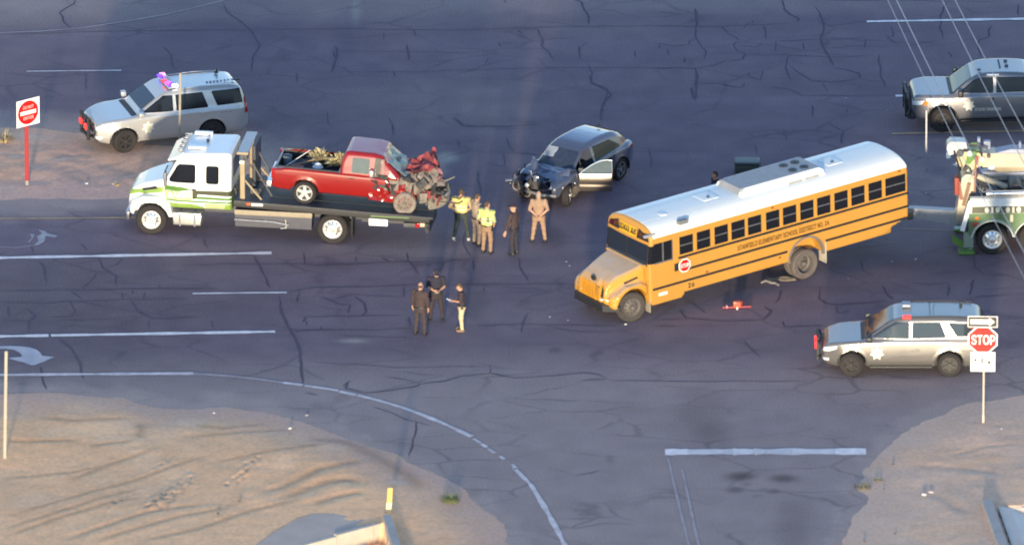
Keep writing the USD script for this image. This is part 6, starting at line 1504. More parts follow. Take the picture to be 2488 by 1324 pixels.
# ------------------------------------------------------------------ police pickup at the edge of the picture
def police_pickup():
    fpx, rpx = (2290, 293), (2564, 287.5)
    M, yaw, L = place(fpx, rpx, .42, 1, -1, 1.0)
    xa, xb = L / 2, -L / 2
    M, yaw, L = place(fpx, rpx, .42, xa, xb, 1.0)
    t = thing('police_pickup', 'silver police pickup truck behind the heavy wrecker, cut by the picture edge', 'police car', M)
    r = .42
    fx, bx = xa + .98, xb - 1.20
    v = Vox((bx - .1, -1.15, .25), (fx + .12, 1.15, 2.05), .05)
    lower = [(bx + .05, .55), (bx, .7), (bx + .03, 1.28), (xa - .5, 1.26), (xa - .3, 1.25), (xa + .4, 1.27), (fx - .12, 1.24), (fx - .01, 1.12), (fx, .70), (fx - .05, .45), (fx - .2, .40), (bx + .3, .44)]
    green = [(xb + .72, 1.2), (xb + .80, 1.80), (xb + .95, 1.90), (xb + 1.6, 1.94), (xa - 1.45, 1.93), (xa - 1.05, 1.86), (xa - .30, 1.26), (xa - .30, 1.1), (xb + .72, 1.1)]
    wl = lambda X, Z: 1.02 - .16 * sstep(fx - .8, fx, X) ** 2 - .05 * np.clip(np.abs(Z - .85) / .45, 0, 1.3) ** 2
    wg = lambda X, Z: .96 - .20 * np.clip((Z - 1.2) / .7, 0, 1) - .07 * sstep(xa - 1.3, xa - .3, X)
    F = body_sdf(v, lower, green, wl, wg, rl=.11, rg=.13, wells=[(xa, r, .52), (xb, r, .52)])
    B0, B1, B2, Bi, Bs = v.m(F), v.m(F - .010), v.m(F - .005), v.m(F + .03), v.m(F - .014)
    bed = box_m(bx + .10, xb + .62, -.82, .82, .85, 2.0)
    body = part(t, 'body', B0 - bed, mat('grey_silver_paint', (.27, .255, .26), rough=.3, metal=.55, coat=.6, var=.03))
    part(body, 'bed_floor', box(bx + .10, xb + .62, -.81, .81, .84, .86), M_BLACK)
    for s in (1, -1):
        part(t, 'side_window', skin(B1, Bi, rounded([(xa - .52, 1.32), (xa - 1.02, 1.72), (xa - 1.22, 1.80), (xa - 1.66, 1.81), (xa - 1.66, 1.32)], .04), s), M_GLASS)
        part(t, 'side_window', skin(B1, Bi, rounded([(xa - 1.76, 1.32), (xa - 1.76, 1.81), (xb + .98, 1.80), (xb + .92, 1.34)], .04), s), M_GLASS)
        for P, hx in (([(xa - .54, .46), (xa - .54, 1.24), (xa - 1.71, 1.26), (xa - 1.71, .46)], xa - 1.6), ([(xa - 1.73, .46), (xa - 1.73, 1.26), (xb + .78, 1.26), (xb + .60, .9), (xb + .55, .46)], xb + .95)):
            dp = part(t, 'door', skin(B2, Bi, P, s), mat('grey_silver_paint', ()))
            part(dp, 'handle', rbox(hx - .09, hx + .09, *sorted((s * .99, s * 1.03)), 1.12, 1.16, .01), M_BLACK)
            if P[0][0] > xa - 1: part(dp, 'star_badge', skin(Bs, Bi, star(xa - .86, .93, .21), s), M_DECAL)
        part(t, 'lettering', text_on_side('STATE TROOPER', .09, xa - 1.05 if s > 0 else xb + 1.0, s * 1.026, .74, s, .85), M_DECAL, smooth=0)
        part(t, 'mirror', rbox(xa - .66, xa - .50, *sorted((s * 1.0, s * 1.24)), 1.26, 1.48, .05), M_BLACK)
        part(t, 'headlight', skin(B1, Bi, [(fx - .40, 1.10), (fx + .1, 1.04), (fx + .1, .90), (fx - .30, .95)], s, .56), M_LAMP)
        part(t, 'turn_lamp', skin(Bs, Bi, [(fx - .52, 1.08), (fx - .36, 1.06), (fx - .34, .92), (fx - .46, .96)], s, .56), M_AMBER)
        part(t, 'tail_light', rbox(bx - .02, bx + .08, *sorted((s * .84, s * 1.0)), .85, 1.2, .02), M_REDLENS)
        part(t, 'running_board', rbox(xb + .6, xa - .6, *sorted((s * .88, s * 1.06)), .36, .43, .02), M_BLACK)
        part(t, 'fog_light', rbox(fx - .1, fx + .02, *sorted((s * .60, s * .78)), .52, .62, .02), M_LAMP)
    part(t, 'windshield', (B1 - Bi) ^ hull([(xa - .36, y, 1.29) for y in (-.82, .82)] + [(xa - 1.02, y, 1.84) for y in (-.68, .68)] + [(xa - .22, y, 1.37) for y in (-.82, .82)] + [(xa - .9, y, 2.0) for y in (-.68, .68)]), M_SHIELD)
    part(t, 'cowl', (B2 - Bi) ^ box_m(xa - .42, xa - .24, -.82, .82, 1.15, 1.45), M_BLACK)
    part(t, 'rear_window', (B1 - Bi) ^ box_m(xb + .6, xb + 1.0, -.62, .62, 1.42, 1.78), M_GLASS)
    part(t, 'grille', (B1 - Bi) ^ box_m(fx - .3, fx + .2, -.60, .60, .62, 1.08), M_BLACK)
    part(t, 'front_bumper', rbox(fx - .10, fx + .08, -.92, .92, .44, .62, .04), M_BLACK)
    bb = fx + .16
    g = [rbox(bb - .05, bb + .05, s * .45 - .05, s * .45 + .05, .38, 1.22, .02) for s in (1, -1)] + [rbox(bb - .04, bb + .04, -.45, .45, z - .05, z + .05, .02) for z in (.55, .85, 1.16)]
    g += [tube([(bb, s * .45, 1.18), (bb - .04, s * .82, 1.10), (bb - .12, s * .98, .85), (bb - .08, s * .84, .55), (bb, s * .45, .50)], .04) for s in (1, -1)]
    g += [rbox(bb - .10, bb - .02, -.8, .8, .42, .62, .02)]
    part(t, 'push_bar', cat([tri(q) for q in g]), M_BLACK)
    part(t, 'roof_pad', box(xa - 1.95, xa - 1.90, -.5, .3, 1.93, 1.955), M_BLACK)
    for (x, y) in ((xa - 2.15, .1), (xa - 2.15, -.35), (xa - 1.22, .45)): part(t, 'antenna', trimesh.creation.cylinder(radius=.06, height=.05, sections=16, transform=trimesh.transformations.translation_matrix((x, y, 1.955))), mat('antenna_blue', (.08, .09, .14)))
    part(t, 'roof_lamp', rbox(xa - 1.85, xa - 1.45, .70, .80, 1.86, 1.90, .01), M_WHITE)
    for x in (xa, xb):
        for s in (1, -1): wheel(t, x, s * .90, r, r, .28, s, 0, 'dark')
    part(t, 'underbody', box(bx + .4, fx - .4, -.6, .6, .35, .8), M_BLACK)
police_pickup()

# ------------------------------------------------------------------ heavy wrecker holding the bus
M_CREAM = mat('white_boom_paint', (.44, .38, .29), rough=.4, coat=.2, var=.06)
M_BLUEG = mat('blue_grey_top', (.20, .22, .31), rough=.4)
def wrecker():
    fpx, rpx = (2514, 581.5), (2411, 583)
    M, yaw, L = place(fpx, rpx, .52, 1, -1, -1.20)
    x2, x1 = L / 2, -L / 2                       # x1 rear axle
    M, yaw, L = place(fpx, rpx, .52, x2, x1, -1.20)
    t = thing('heavy_wrecker', 'white and green heavy wrecker at the right edge, lifting the school bus', 'tow truck', M)
    N = lambda px, py, y=-1.22: on(M, px, py, 1, y)
    C = lambda px, py, y=0.0: on(M, px, py, 1, y)
    xe = x2 + 4.6                                  # front axle, out of the picture
    for x in (x1, x2):
        for s in (1, -1):
            wheel(t, x, s * 1.06, .52, .52, .28, s, 0, 'ten', None, M_CHROME, .60)
            wheel(t, x, s * .74, .52, .52, .28, s, 0, 'ten', None, M_CHROME, .60)
    for s in (1, -1): wheel(t, xe, s * 1.04, .52, .52, .30, s, 0, 'ten', None, M_CHROME, .60)
    a = N(2352, 486); b = N(2500, 484)
    # body: side panels, dark band with oval slots, green lower panel with wheel cut-outs
    xr = N(2346, 540)[0]
    ztop = N(2430, 484)[2]
    for s in (1, -1):
        sd = part(t, 'side_body', hull([(x, s * y, z) for x in (xr + .15, xe - 1.6) for y, z in ((1.21, 1.30), (1.21, ztop - .30), (1.10, ztop - .03), (.95, ztop), (.85, 1.30))]) if True else None, mat('white_wrecker_paint', (.62, .61, .58), rough=.28, coat=.5))
        z0, z1 = N(2430, 518)[2], N(2430, 502)[2]
        part(sd, 'dark_band', rbox(xr + .2, xe - 1.7, *sorted((s * 1.20, s * 1.222)), z0, z1, .008), mat('olive_band', (.10, .10, .07), rough=.35))
        for g0 in (2392, 2443):
            for k, (w, r_) in enumerate(((.13, 1), (.06, 0), (.13, 1))):
                px = g0 + (13 if k == 1 else 13 + (k - 1) * 13) - 0
                xx = N(px + 6, 510)[0]
                h = (z1 - z0) * .86 / 2; zc = (z0 + z1) / 2
                if r_:
                    pl = [(xx + w * .55 * math.cos(u), zc + h * math.sin(u)) for u in np.linspace(0, 2 * PI, 14, endpoint=False)]
                else:
                    pl = [(xx - .035, zc - h), (xx + .035, zc - h), (xx + .035, zc + h), (xx - .035, zc + h)]
                part(sd, 'pale_letter', prismXZ(pl, *sorted((s * 1.222, s * 1.230))), M_DECAL)
        lowp = box_m(xr + .1, xe - 1.6, *sorted((s * .9, s * 1.215)), .72, z0 - .01)
        for x in (x1, x2): lowp = lowp - cylY(x, .54, .66, -2, 2, 40)
        part(sd, 'green_panel', lowp, mat('wrecker_green', (.11, .18, .085), rough=.35, coat=.4))
        for x in (x1, x2):
            arc = revolve([(.655, -.15), (.70, -.15), (.70, .04), (.655, .04)], 44) ^ box_m(-2, 2, -1, 1, .12, 2)
            part(sd, 'wheel_arch', arc.translate((x, s * 1.19, .54)), mat('pale_arch', (.45, .48, .42), rough=.35))
        part(sd, 'marker_lamp', rbox(xr + .30, xr + .42, *sorted((s * 1.21, s * 1.235)), z0 - .22, z0 - .12, .01), M_AMBER)
        part(sd, 'white_panel', rbox((x1 + x2) / 2 - .12, (x1 + x2) / 2 - .02, *sorted((s * 1.21, s * 1.232)), z0 - .30, z0 - .06, .01), mat('pale_yellow', (.65, .6, .45)))
        part(sd, 'red_lamp', rbox(xr + .22, xr + .42, *sorted((s * 1.21, s * 1.235)), z0 - .46, z0 - .30, .01), mat('red_brown_lamp', (.30, .05, .03)))
        part(t, 'top_rail', tube([N(2396, 470, -1.0) * [1, -s if s < 0 else -1, 1] if s > 0 else N(2396, 470, -1.0), (xe - 1.7, s * 1.0, N(2396, 470, -1.0)[2])], .09, 12), M_CHROME)
        # leaning rear post and stabiliser foot
        p0, p1 = N(2359, 490), N(2338, 562)
        part(t, 'rear_post', bar((p0[0], s * 1.16, p0[2]), (p1[0], s * 1.16, p1[2]), .10, .14), M_WHITE)
        f0, f1 = N(2350, 562, -1.05), N(2352, 604, -1.05)
        ft = part(t, 'stabiliser', rbox(f0[0] - .12, f0[0] + .20, *sorted((s * .95, s * 1.15)), max(f1[2], .06) + .06, f0[2], .03), mat('grey_green', (.20, .25, .20), rough=.5))
        part(ft, 'foot_pad', rbox(f0[0] - .28, f0[0] + .24, *sorted((s * .85, s * 1.2)), .02, .12, .02), M_GREEN)
        part(ft, 'wing', hull([(f0[0] - .10, s * y, z) for y in (.98, 1.1) for z in (.18, .40)] + [(f0[0] - .48, s * y, z) for y in (.98, 1.1) for z in (.42, .66)]), M_GREEN)
    part(t, 'deck', rbox(xr + .2, xe - 1.7, -.9, .9, 1.25, ztop - .12, .03), M_STEEL)
    part(t, 'frame_rail', rbox(xr, xe + .8, .38, .50, .62, .92, .01), M_STEEL)
    part(t, 'frame_rail', rbox(xr, xe + .8, -.50, -.38, .62, .92, .01), M_STEEL)
    part(t, 'axle', tri(cylY(x1, .52, .11, -.9, .9)), M_STEEL)
    part(t, 'axle', tri(cylY(x2, .52, .11, -.9, .9)), M_STEEL)
    # mast and recovery boom
    m0, m1 = C(2332, 500), C(2352, 424)
    mast = hull([(m0[0] - .16, y, m0[2] - .4) for y in (-.38, .38)] + [(m0[0] + .30, y, m0[2] - .4) for y in (-.38, .38)] + [(m1[0] - .22, y, m1[2]) for y in (-.32, .32)] + [(m1[0] + .22, y, m1[2]) for y in (-.32, .32)] + [(m1[0] - .1, y, m1[2] + .1) for y in (-.3, .3)] + [(m1[0] + .12, y, m1[2] + .1) for y in (-.3, .3)])
    ms = part(t, 'mast', mast, M_CREAM)
    q = [C(2355, 445, -.39), C(2341, 500, -.39)]
    part(ms, 'slot', bar(q[0], q[1], .02, .12), mat('mast_slot', (.18, .10, .06)))
    r0, r1 = C(2324, 428, -.2), C(2327, 470, -.2)
    part(t, 'red_lamp_block', rbox(min(r0[0], r1[0]) - .08, max(r0[0], r1[0]) + .04, -.40, -.05, r1[2], r0[2], .04), mat('red_block', (.24, .035, .025), rough=.5))
    u0 = C(2345, 470)
    dg = bar(C(2328, 440, -.3), C(2340, 505, -.3), .1, .12); part(ms, 'brace', dg, mat('red_brown', (.22, .09, .06)))
    part(ms, 'brace', bar(C(2371, 380, -.42), C(2368, 470, -.42), .08, .06), mat('red_brown', ()))
    ctr = C(2364, 378)
    bm0, bm1 = C(2386, 384), C(2480, 380)
    boom = hull([(bm0[0], y, bm0[2] + dz) for y in (-.28, .28) for dz in (-.22, .26)] + [(bm1[0] + 2.6, y, bm1[2] + dz) for y in (-.34, .34) for dz in (-.30, .14)])
    bo = part(t, 'boom', boom, M_CREAM)
    part(bo, 'top_cover', hull([(bm0[0] + .38, y, bm0[2] + .24) for y in (-.25, .25)] + [(bm0[0] + .9, y, bm0[2] + .36) for y in (-.22, .22)] + [(bm1[0] + 2.0, y, bm1[2] + .30) for y in (-.22, .22)] + [(bm1[0] + 2.5, y, bm1[2] + .10) for y in (-.3, .3)]), M_BLUEG)
    part(bo, 'lower_beam', hull([(bm0[0] - .1, y, bm0[2] + dz) for y in (-.20, .20) for dz in (-.16, -.05)] + [(bm0[0] + .55, y, bm0[2] - .42) for y in (-.2, .2)] + [(bm1[0] + .2, y, bm1[2] + dz) for y in (-.22, .22) for dz in (-.42, -.2)]), mat('tan_beam', (.33, .26, .17), rough=.45))
    g0 = C(2361, 378, -.33)
    part(bo, 'green_plate', prismXZ([(C(*p, -.33)[0], C(*p, -.33)[2]) for p in ((2346, 396), (2350, 378), (2362, 364), (2378, 364), (2370, 384), (2356, 400))], -.34, -.30), mat('bright_green_plate', (.08, .19, .035), rough=.5))
    part(bo, 'green_plate', prismXZ([(C(*p, -.33)[0], C(*p, -.33)[2]) for p in ((2346, 396), (2350, 378), (2362, 364), (2378, 364), (2370, 384), (2356, 400))], .30, .34), mat('bright_green_plate', ()))
    core = hull([(C(*p)[0], y, C(*p)[2]) for p in ((2322, 390), (2326, 362), (2378, 362), (2392, 392), (2350, 410)) for y in (-.29, .29)])
    part(bo, 'knuckle', core, mat('knuckle_tan', (.50, .44, .26), rough=.45, var=.25, scale=5))
    hd = hull([(C(*p)[0], y, C(*p)[2]) for p in ((2299, 357), (2301, 346), (2310, 339), (2346, 340), (2349, 356), (2325, 362), (2306, 372)) for y in (-.24, .24)])
    part(bo, 'boom_head', hd, mat('boom_head_white', (.50, .49, .47), rough=.3, var=.2, scale=5))
    part(bo, 'hook_block', rbox(C(2304, 375)[0] - .08, C(2304, 375)[0] + .08, -.12, .12, C(2304, 383)[2], C(2304, 368)[2], .03), mat('blue_block', (.08, .14, .24), rough=.4))
    for k, (p, q) in enumerate((((2325, 372), (2340, 430)), ((2318, 368), (2332, 440)), ((2345, 400), (2362, 425)), ((2372, 400), (2352, 440)), ((2340, 365), (2385, 372)), ((2350, 350), (2400, 362)))):
        part(bo, 'cable', tube([C(*p, -.34), (C(*p, -.34) + C(*q, -.34)) / 2 + [.05, 0, .03], C(*q, -.34)], .028), [M_ALU, M_BLACK, M_STEEL][k % 3])
    for k, p in enumerate(((2333, 372), (2356, 372), (2386, 386), (2346, 408), (2402, 378))):
        c_ = C(*p, -.34); part(bo, 'pulley', tri(cylY(c_[0], c_[2], .11 - .012 * k, -.42, -.34, 20)), [M_STEEL, M_CHROME, M_ALU, M_BLACK, M_STEEL][k])
    for p, s_ in (((2378, 338), .05), ((2398, 346), .11), ((2478, 348), .04)):
        c_ = C(*p); part(bo, 'work_light', rbox(c_[0] - s_, c_[0] + s_, -.1, .1, c_[2] - .22, c_[2] + .06, .02), M_BLUEG)
    part(bo, 'red_marker', hull([(C(*p, -.36)[0], y, C(*p, -.36)[2]) for p in ((2369, 398), (2372, 380), (2378, 382), (2376, 400)) for y in (-.38, -.33)]), mat('red_plate', (.45, .03, .02)))
    part(bo, 'cap', m3.Manifold.sphere(.10, 16).scale((1.2, 1, .8)).translate(tuple(C(2409, 407, -.3))), M_WHITE)
    cy0, cy1 = C(2374, 428, -.15), C(2446, 455, -.15)
    part(t, 'lift_cylinder', tube([cy0, cy1], .10, 14), M_CREAM)
    part(t, 'lift_cylinder', tube([cy0 + [.15, .3, .0], C(2488, 428, .15) + [1.0, 0, .1]], .09, 14), M_BLUEG)
    part(t, 'winch_drum', tri(cylY(C(2466, 445)[0], C(2466, 445)[2] - .1, .22, -.5, .5)), M_STEEL)
    for k, p in enumerate(((2392, 455), (2408, 462), (2432, 452), (2446, 460), (2400, 448), (2420, 470), (2340, 405), (2350, 412), (2332, 398), (2382, 440), (2378, 462), (2460, 440), (2475, 458), (2345, 385))):
        c_ = C(*p, -.4 + .1 * k); part(t, 'chain_gear', at(crumple(6, 5, .35, .28, .16, 700 + k), c_, .5 * k, .3, .4 * k), [M_CHROME, M_ALU, M_STEEL, M_BLACK][k % 4])
    for k in range(4):
        p = [C(2372 + 4 * k, 430 + 4 * k, -.2), C(2385 + 8 * k, 458, -.3), C(2378 + 10 * k, 475, -.4)]
        part(t, 'hydraulic_hose', tube(p, .025), M_BLACK)
    # under-lift arm reaching the tail of the bus
    e0 = C(2335, 512, 0); tailc = (np.linalg.inv(M) @ BUSP @ np.r_[BUS_XR - .1, 0, .80, 1])[:3]
    arm = part(t, 'underlift_arm', hull([(e0[0] + .1, y, e0[2] + dz) for y in (-.16, .16) for dz in (-.42, .02)] + [(e0[0] - .35, y, e0[2] - .2 + dz) for y in (-.15, .15) for dz in (-.22, .0)] + [(tailc[0] + .1, y + tailc[1] * .9, tailc[2] + dz) for y in (-.13, .13) for dz in (-.12, .10)]), mat('grey_arm', (.34, .35, .38), rough=.4, metal=.3))
    part(arm, 'cross_bar', bar((tailc[0] + .05, tailc[1] - .7, tailc[2] - .1), (tailc[0] - .25, tailc[1] + .7, tailc[2] - .1), .14, .14), M_STEEL)
    part(arm, 'brace', hull([(e0[0] - .25, y, e0[2] - .05) for y in (-.1, .1)] + [(e0[0] + .05, y, e0[2] + .62) for y in (-.1, .1)] + [(e0[0] + .18, y, e0[2] + .62) for y in (-.1, .1)] + [(e0[0] + .18, y, e0[2] - .1) for y in (-.1, .1)]), mat('arm_cream', (.42, .38, .30), rough=.45))
    part(t, 'rear_crossbeam', rbox(xr - .05, xr + .2, -1.1, 1.1, .62, .95, .03), M_STEEL)
    truck_cab(t, xe, xe - 2.6)
wrecker()
# ------------------------------------------------------------------ people
M_SKIN = mat('skin', (.46, .25, .17), rough=.55, var=.06)
M_HAIR = mat('brown_hair', (.07, .045, .03), rough=.8)
M_GHAIR = mat('grey_hair', (.30, .27, .25), rough=.8)
def cloth(name, c): return mat(name, c, rough=.9, var=.18, scale=7)

def cone_sd(P, a, b, ra, rb):
    a, b = np.asarray(a, float), np.asarray(b, float)
    d = b - a
    t = np.clip(((P - a) @ d) / max(d @ d, 1e-9), 0, 1)
    return np.linalg.norm(P - a - t[..., None] * d, axis=-1) - (ra + (rb - ra) * t)

def hand_mesh(wrist, fwd, palm_n, side, curl=.5, s=1.0):
    """A hand with palm, four bent unequal fingers and a thumb, as one Manifold. fwd: towards the fingers, palm_n: out of the palm."""
    f = np.asarray(fwd, float); f /= np.linalg.norm(f)
    n = np.asarray(palm_n, float); n -= f * (n @ f); n /= np.linalg.norm(n)
    u = np.cross(f, n) * side
    w = np.asarray(wrist, float)
    sp = lambda p, r: m3.Manifold.sphere(r, 8).translate(tuple(p))
    def chain(ps, rs):
        return m3.Manifold.batch_boolean([m3.Manifold.batch_hull([sp(ps[i], rs[i]), sp(ps[i + 1], rs[i + 1])]) for i in range(len(ps) - 1)], m3.OpType.Add)
    base = [w + f * .085 * s + u * (o * s) for o in (-.033, -.011, .011, .032)]
    palm = m3.Manifold.batch_hull([sp(w, .026), sp(w + f * .03 + u * .028, .017), sp(w + f * .03 - u * .028, .017)] + [sp(b, .012) for b in base])
    out = [palm]
    for b, L in zip(base, (.078, .090, .084, .066)):
        ps, d, p = [b], f.copy(), b
        for k, q in enumerate((.45, .32, .23)):
            a = curl * (.5 + .35 * k)
            d = d * math.cos(a) + n * math.sin(a); d /= np.linalg.norm(d)
            p = p + d * L * q; ps.append(p)
        out.append(chain(ps, [.0095, .009, .0085, .0075]))
    tb = w + f * .030 - u * .026
    t1 = tb + (f * .5 - u * .7 + n * .35) * .045; t2 = t1 + (f * .85 - u * .15 + n * .45) * .034; t3 = t2 + (f * .9 + n * .35) * .026
    out.append(chain([tb, t1, t2, t3], [.013, .0115, .010, .008]))
    return m3.Manifold.batch_boolean(out, m3.OpType.Add)

def person(label, feet_px, face_deg, h=1.78, top=None, legs=None, shoes=None, vest=None, arms=None, hair='brown', cap=None, lean=0.0, nod=0.0, headturn=0.0, stance=.12, sleeves='long', stride=0.0, belt=True, z0=0.0, wide=1.0, bald=False, group=None):
    """feet_px: pixel between the feet. face_deg: heading (0 = picture right, 90 = away, 180 = left, 270 = towards the camera). Local x is forward, y left."""
    g = G(*feet_px, z0)
    M = xf((g[0], g[1], z0), math.radians(face_deg))
    t = thing('person', label, 'person', M, group)
    k = h / 1.78
    def J(x, y, z): return np.array([x + lean * max(z - .95, 0), y, z]) * k
    hip = [J(0, s * .095, .93) for s in (1, -1)]
    knee = [J(.03 + stride * s * .5, s * (.10 + stance * .45), .50) for s in (1, -1)]
    ank = [J(-.01 + stride * s, s * (.085 + stance), .085) for s in (1, -1)]
    sho = [J(0, s * .195 * wide, 1.455) for s in (1, -1)]
    arms = arms or {}
    el, wr = [], []
    for i, s in enumerate((1, -1)):
        e, w = arms.get('L' if s > 0 else 'R', ((-.02, .27, 1.17), (.05, .27, .92)))
        el.append(J(e[0], s * e[1], e[2])); wr.append(J(w[0], s * w[1], w[2]))
    neck0 = J(-.005, 0, 1.48); hc = J(.02, 0, 1.665) + np.array([math.sin(nod) * .06, 0, -abs(math.sin(nod)) * .02])
    res = .016
    allp = np.array(hip + knee + ank + sho + el + wr + [hc + [0, 0, .14], hc - [0, 0, .1]] + [a + [.2, 0, -.08] for a in ank])
    v = Vox(allp.min(0) - .19, allp.max(0) + .19, res)
    PP = np.stack(np.broadcast_arrays(v.X, v.Y, v.Z), -1).astype(np.float64)
    zz = PP[..., 2] / k
    xs = PP[..., 0] / k - lean * np.maximum(zz - .95, 0); ys = PP[..., 1] / k
    zt = np.array([.80, .90, .98, 1.08, 1.20, 1.32, 1.42, 1.50, 1.54])
    aw = np.interp(zz, zt, np.array([.15, .172, .165, .150, .160, .178, .172, .11, .06]) * wide)
    ad = np.interp(zz, zt, np.array([.10, .122, .115, .105, .112, .118, .105, .075, .055]) * (1 + (wide - 1) * 1.6))
    q = np.sqrt((xs / ad) ** 2 + (ys / aw) ** 2)
    torso = (q - 1) * np.minimum(aw, ad) * k
    torso = np.maximum(torso, np.maximum((.80 - zz), (zz - 1.54)) * k)
    legs_sd = np.full(v.shape, 9.0); arms_sd = np.full(v.shape, 9.0); fore_sd = np.full(v.shape, 9.0); shoe_sd = np.full(v.shape, 9.0)
    for i in range(2):
        legs_sd = np.minimum(legs_sd, smin(cone_sd(PP, hip[i], knee[i], .092 * k * (.5 + .5 * wide), .060 * k), cone_sd(PP, knee[i], ank[i], .060 * k, .043 * k), .03))
        up = cone_sd(PP, sho[i], el[i], .058 * k, .044 * k); lo = cone_sd(PP, el[i], wr[i], .044 * k, .030 * k)
        arms_sd = np.minimum(arms_sd, up); fore_sd = np.minimum(fore_sd, lo)
        a = ank[i]
        foot = smin(cone_sd(PP, a + np.array([-.03, 0, -.035]), a + np.array([.15, 0, -.045]), .042, .036), cone_sd(PP, a, a + np.array([0, 0, -.04]), .045, .045), .03)
        shoe_sd = np.minimum(shoe_sd, np.maximum(foot, -PP[..., 2] + .002))
    cn, sn = math.cos(headturn), math.sin(headturn); cm, sm = math.cos(nod), math.sin(nod)
    hp = PP - hc
    hx = hp[..., 0] * cn + hp[..., 1] * sn; hyy = -hp[..., 0] * sn + hp[..., 1] * cn; hz = hp[..., 2]
    hx, hz = hx * cm - hz * sm, hx * sm + hz * cm
    head = (np.sqrt((hx / .098) ** 2 + (hyy / .078) ** 2 + (hz / .118) ** 2) - 1) * .078
    jaw = (np.sqrt(((hx - .03) / .062) ** 2 + (hyy / .055) ** 2 + ((hz + .065) / .062) ** 2) - 1) * .055
    nose = np.sqrt((hx - .104) ** 2 + hyy ** 2 + ((hz + .012) / 1.6) ** 2) - .016
    ears = np.sqrt((hx + .005) ** 2 + (np.abs(hyy) - .080) ** 2 + ((hz + .01) / 1.8) ** 2) - .017
    sock = np.sqrt((hx - .093) ** 2 + (np.abs(hyy) - .032) ** 2 + (hz - .018) ** 2) - .016
    mouth = np.maximum(np.abs(hz + .060) - .005, np.maximum(np.abs(hyy) - .025, .05 - hx))
    hd = smin(smin(smin(head, jaw, .03), nose, .012), ears, .01)
    hd = smax(hd, -sock, .01); hd = np.maximum(hd, -(np.maximum(mouth, -.008)))
    neck = cone_sd(PP, neck0, hc + np.array([-.015, 0, -.05]), .058 * k, .054 * k)
    hd = smin(hd, neck, .02)
    trunk = smin(torso, legs_sd, .05); arm = smin(arms_sd, fore_sd, .02)
    bodyF = smin(smin(trunk, arm, .04), hd, .03)
    bodyF = np.minimum(bodyF, shoe_sd)
    B = v.m(bodyF, .001)
    for i, s in enumerate((1, -1)):
        f = wr[i] - el[i]; f = f / np.linalg.norm(f)
        pn = np.array([0, -s, 0.0]) if abs(f[1]) < .75 else np.array([0, 0, 1.0])
        if abs(f[0]) > .7: pn = np.array([0, -s * .3, 1.0])
        B = B + hand_mesh(wr[i] - f * .012, f, pn, s, arms.get('curl', .45))
    part(t, 'body', B, M_SKIN, smooth=60)
    top_m = top or cloth('dark_uniform', (.04, .032, .036)); leg_m = legs or top_m
    cut = v.m
    zb = .955 * k
    shirtF = smin(torso, arms_sd if sleeves == 'short' else arm, .04) - .014
    shirtF = shirtF + .004 * np.sin(PP[..., 2] * 46 + PP[..., 1] * 30)
    shirtF = np.maximum(shirtF, zb - PP[..., 2])
    for i in range(2):                                   # cuffs
        if sleeves == 'long':
            d = wr[i] - el[i]; d = d / np.linalg.norm(d)
            shirtF = np.maximum(shirtF, np.where(fore_sd < .05, np.minimum((PP - wr[i]) @ d, .05), -1) * (np.linalg.norm(PP - wr[i], axis=-1) < .09) - 1.0 * (np.linalg.norm(PP - wr[i], axis=-1) >= .09))
    shirtF = np.maximum(shirtF, -(np.linalg.norm(PP - (neck0 + np.array([.015, 0, .05])), axis=-1) - .075))
    sh = part(t, 'shirt', v.m(shirtF, .001), top_m, smooth=60)
    trF = smin(np.maximum(torso, PP[..., 2] - 1.0 * k), legs_sd, .05) - .013
    trF = trF + .004 * np.sin(PP[..., 2] * 38)
    trF = np.maximum(np.maximum(trF, PP[..., 2] - .975 * k), .075 * k - PP[..., 2])
    part(t, 'trousers', v.m(trF, .001), leg_m, smooth=60)
    part(t, 'shoes', v.m(shoe_sd - .008, .001), shoes or M_BLACK, smooth=60, kind='stuff')
    if belt:
        bF = np.maximum(torso - .024, np.abs(PP[..., 2] - .965 * k) - .026)
        bl = part(t, 'belt', v.m(bF, .001), M_BLACK, smooth=60)
        part(bl, 'holster', rbox(-.06, .05, -.225 * wide, -.17 * wide, .80 * k, .97 * k, .02), M_BLACK)
        part(bl, 'pouch', rbox(-.04, .05, .17 * wide, .215 * wide, .87 * k, .97 * k, .015), M_BLACK)
    if vest:
        vF = np.maximum(smin(torso, np.minimum(*[np.linalg.norm(PP - q_, axis=-1) - .075 for q_ in sho]), .05) - .030, 1.0 * k - PP[..., 2])
        vF = np.maximum(vF, PP[..., 2] - 1.50 * k)
        vF = np.maximum(vF, -(np.linalg.norm(PP - (neck0 + np.array([.03, 0, .06])), axis=-1) - .085))
        vt = part(t, 'safety_vest', v.m(vF, .001), vest, smooth=60)
        for zc in (1.10, 1.22):
            sF = np.maximum(np.maximum(torso - .036, np.abs(PP[..., 2] - zc * k) - .025), -(torso - .02))
            part(vt, 'reflective_band', v.m(sF, .001), mat('reflective_tape', (.62, .60, .52), rough=.3), smooth=60)
        if arms.get('patch'):
            sF = np.maximum(np.maximum(torso - .035, -(torso - .015)), np.hypot((PP[..., 1] - arms['patch'] * k) / .06, (PP[..., 2] - 1.2 * k) / .11) * .06 - .06)
            part(vt, 'opening', v.m(np.maximum(sF, -PP[..., 0] if arms.get('back') is None else PP[..., 0]), .001), cloth('vest_dark', (.09, .11, .03)), smooth=60)
    for s in (1, -1):
        e = np.array([.088, s * .032, .018])
        q_ = np.array([e[0] * cm + e[2] * sm, e[1], -e[0] * sm + e[2] * cm])
        q_ = np.array([q_[0] * cn - q_[1] * sn, q_[0] * sn + q_[1] * cn, q_[2]]) + hc
        part(t, 'eye', m3.Manifold.sphere(.011, 10).translate(tuple(q_)), M_BLACK)
    hm = {'brown': M_HAIR, 'grey': M_GHAIR}[hair]
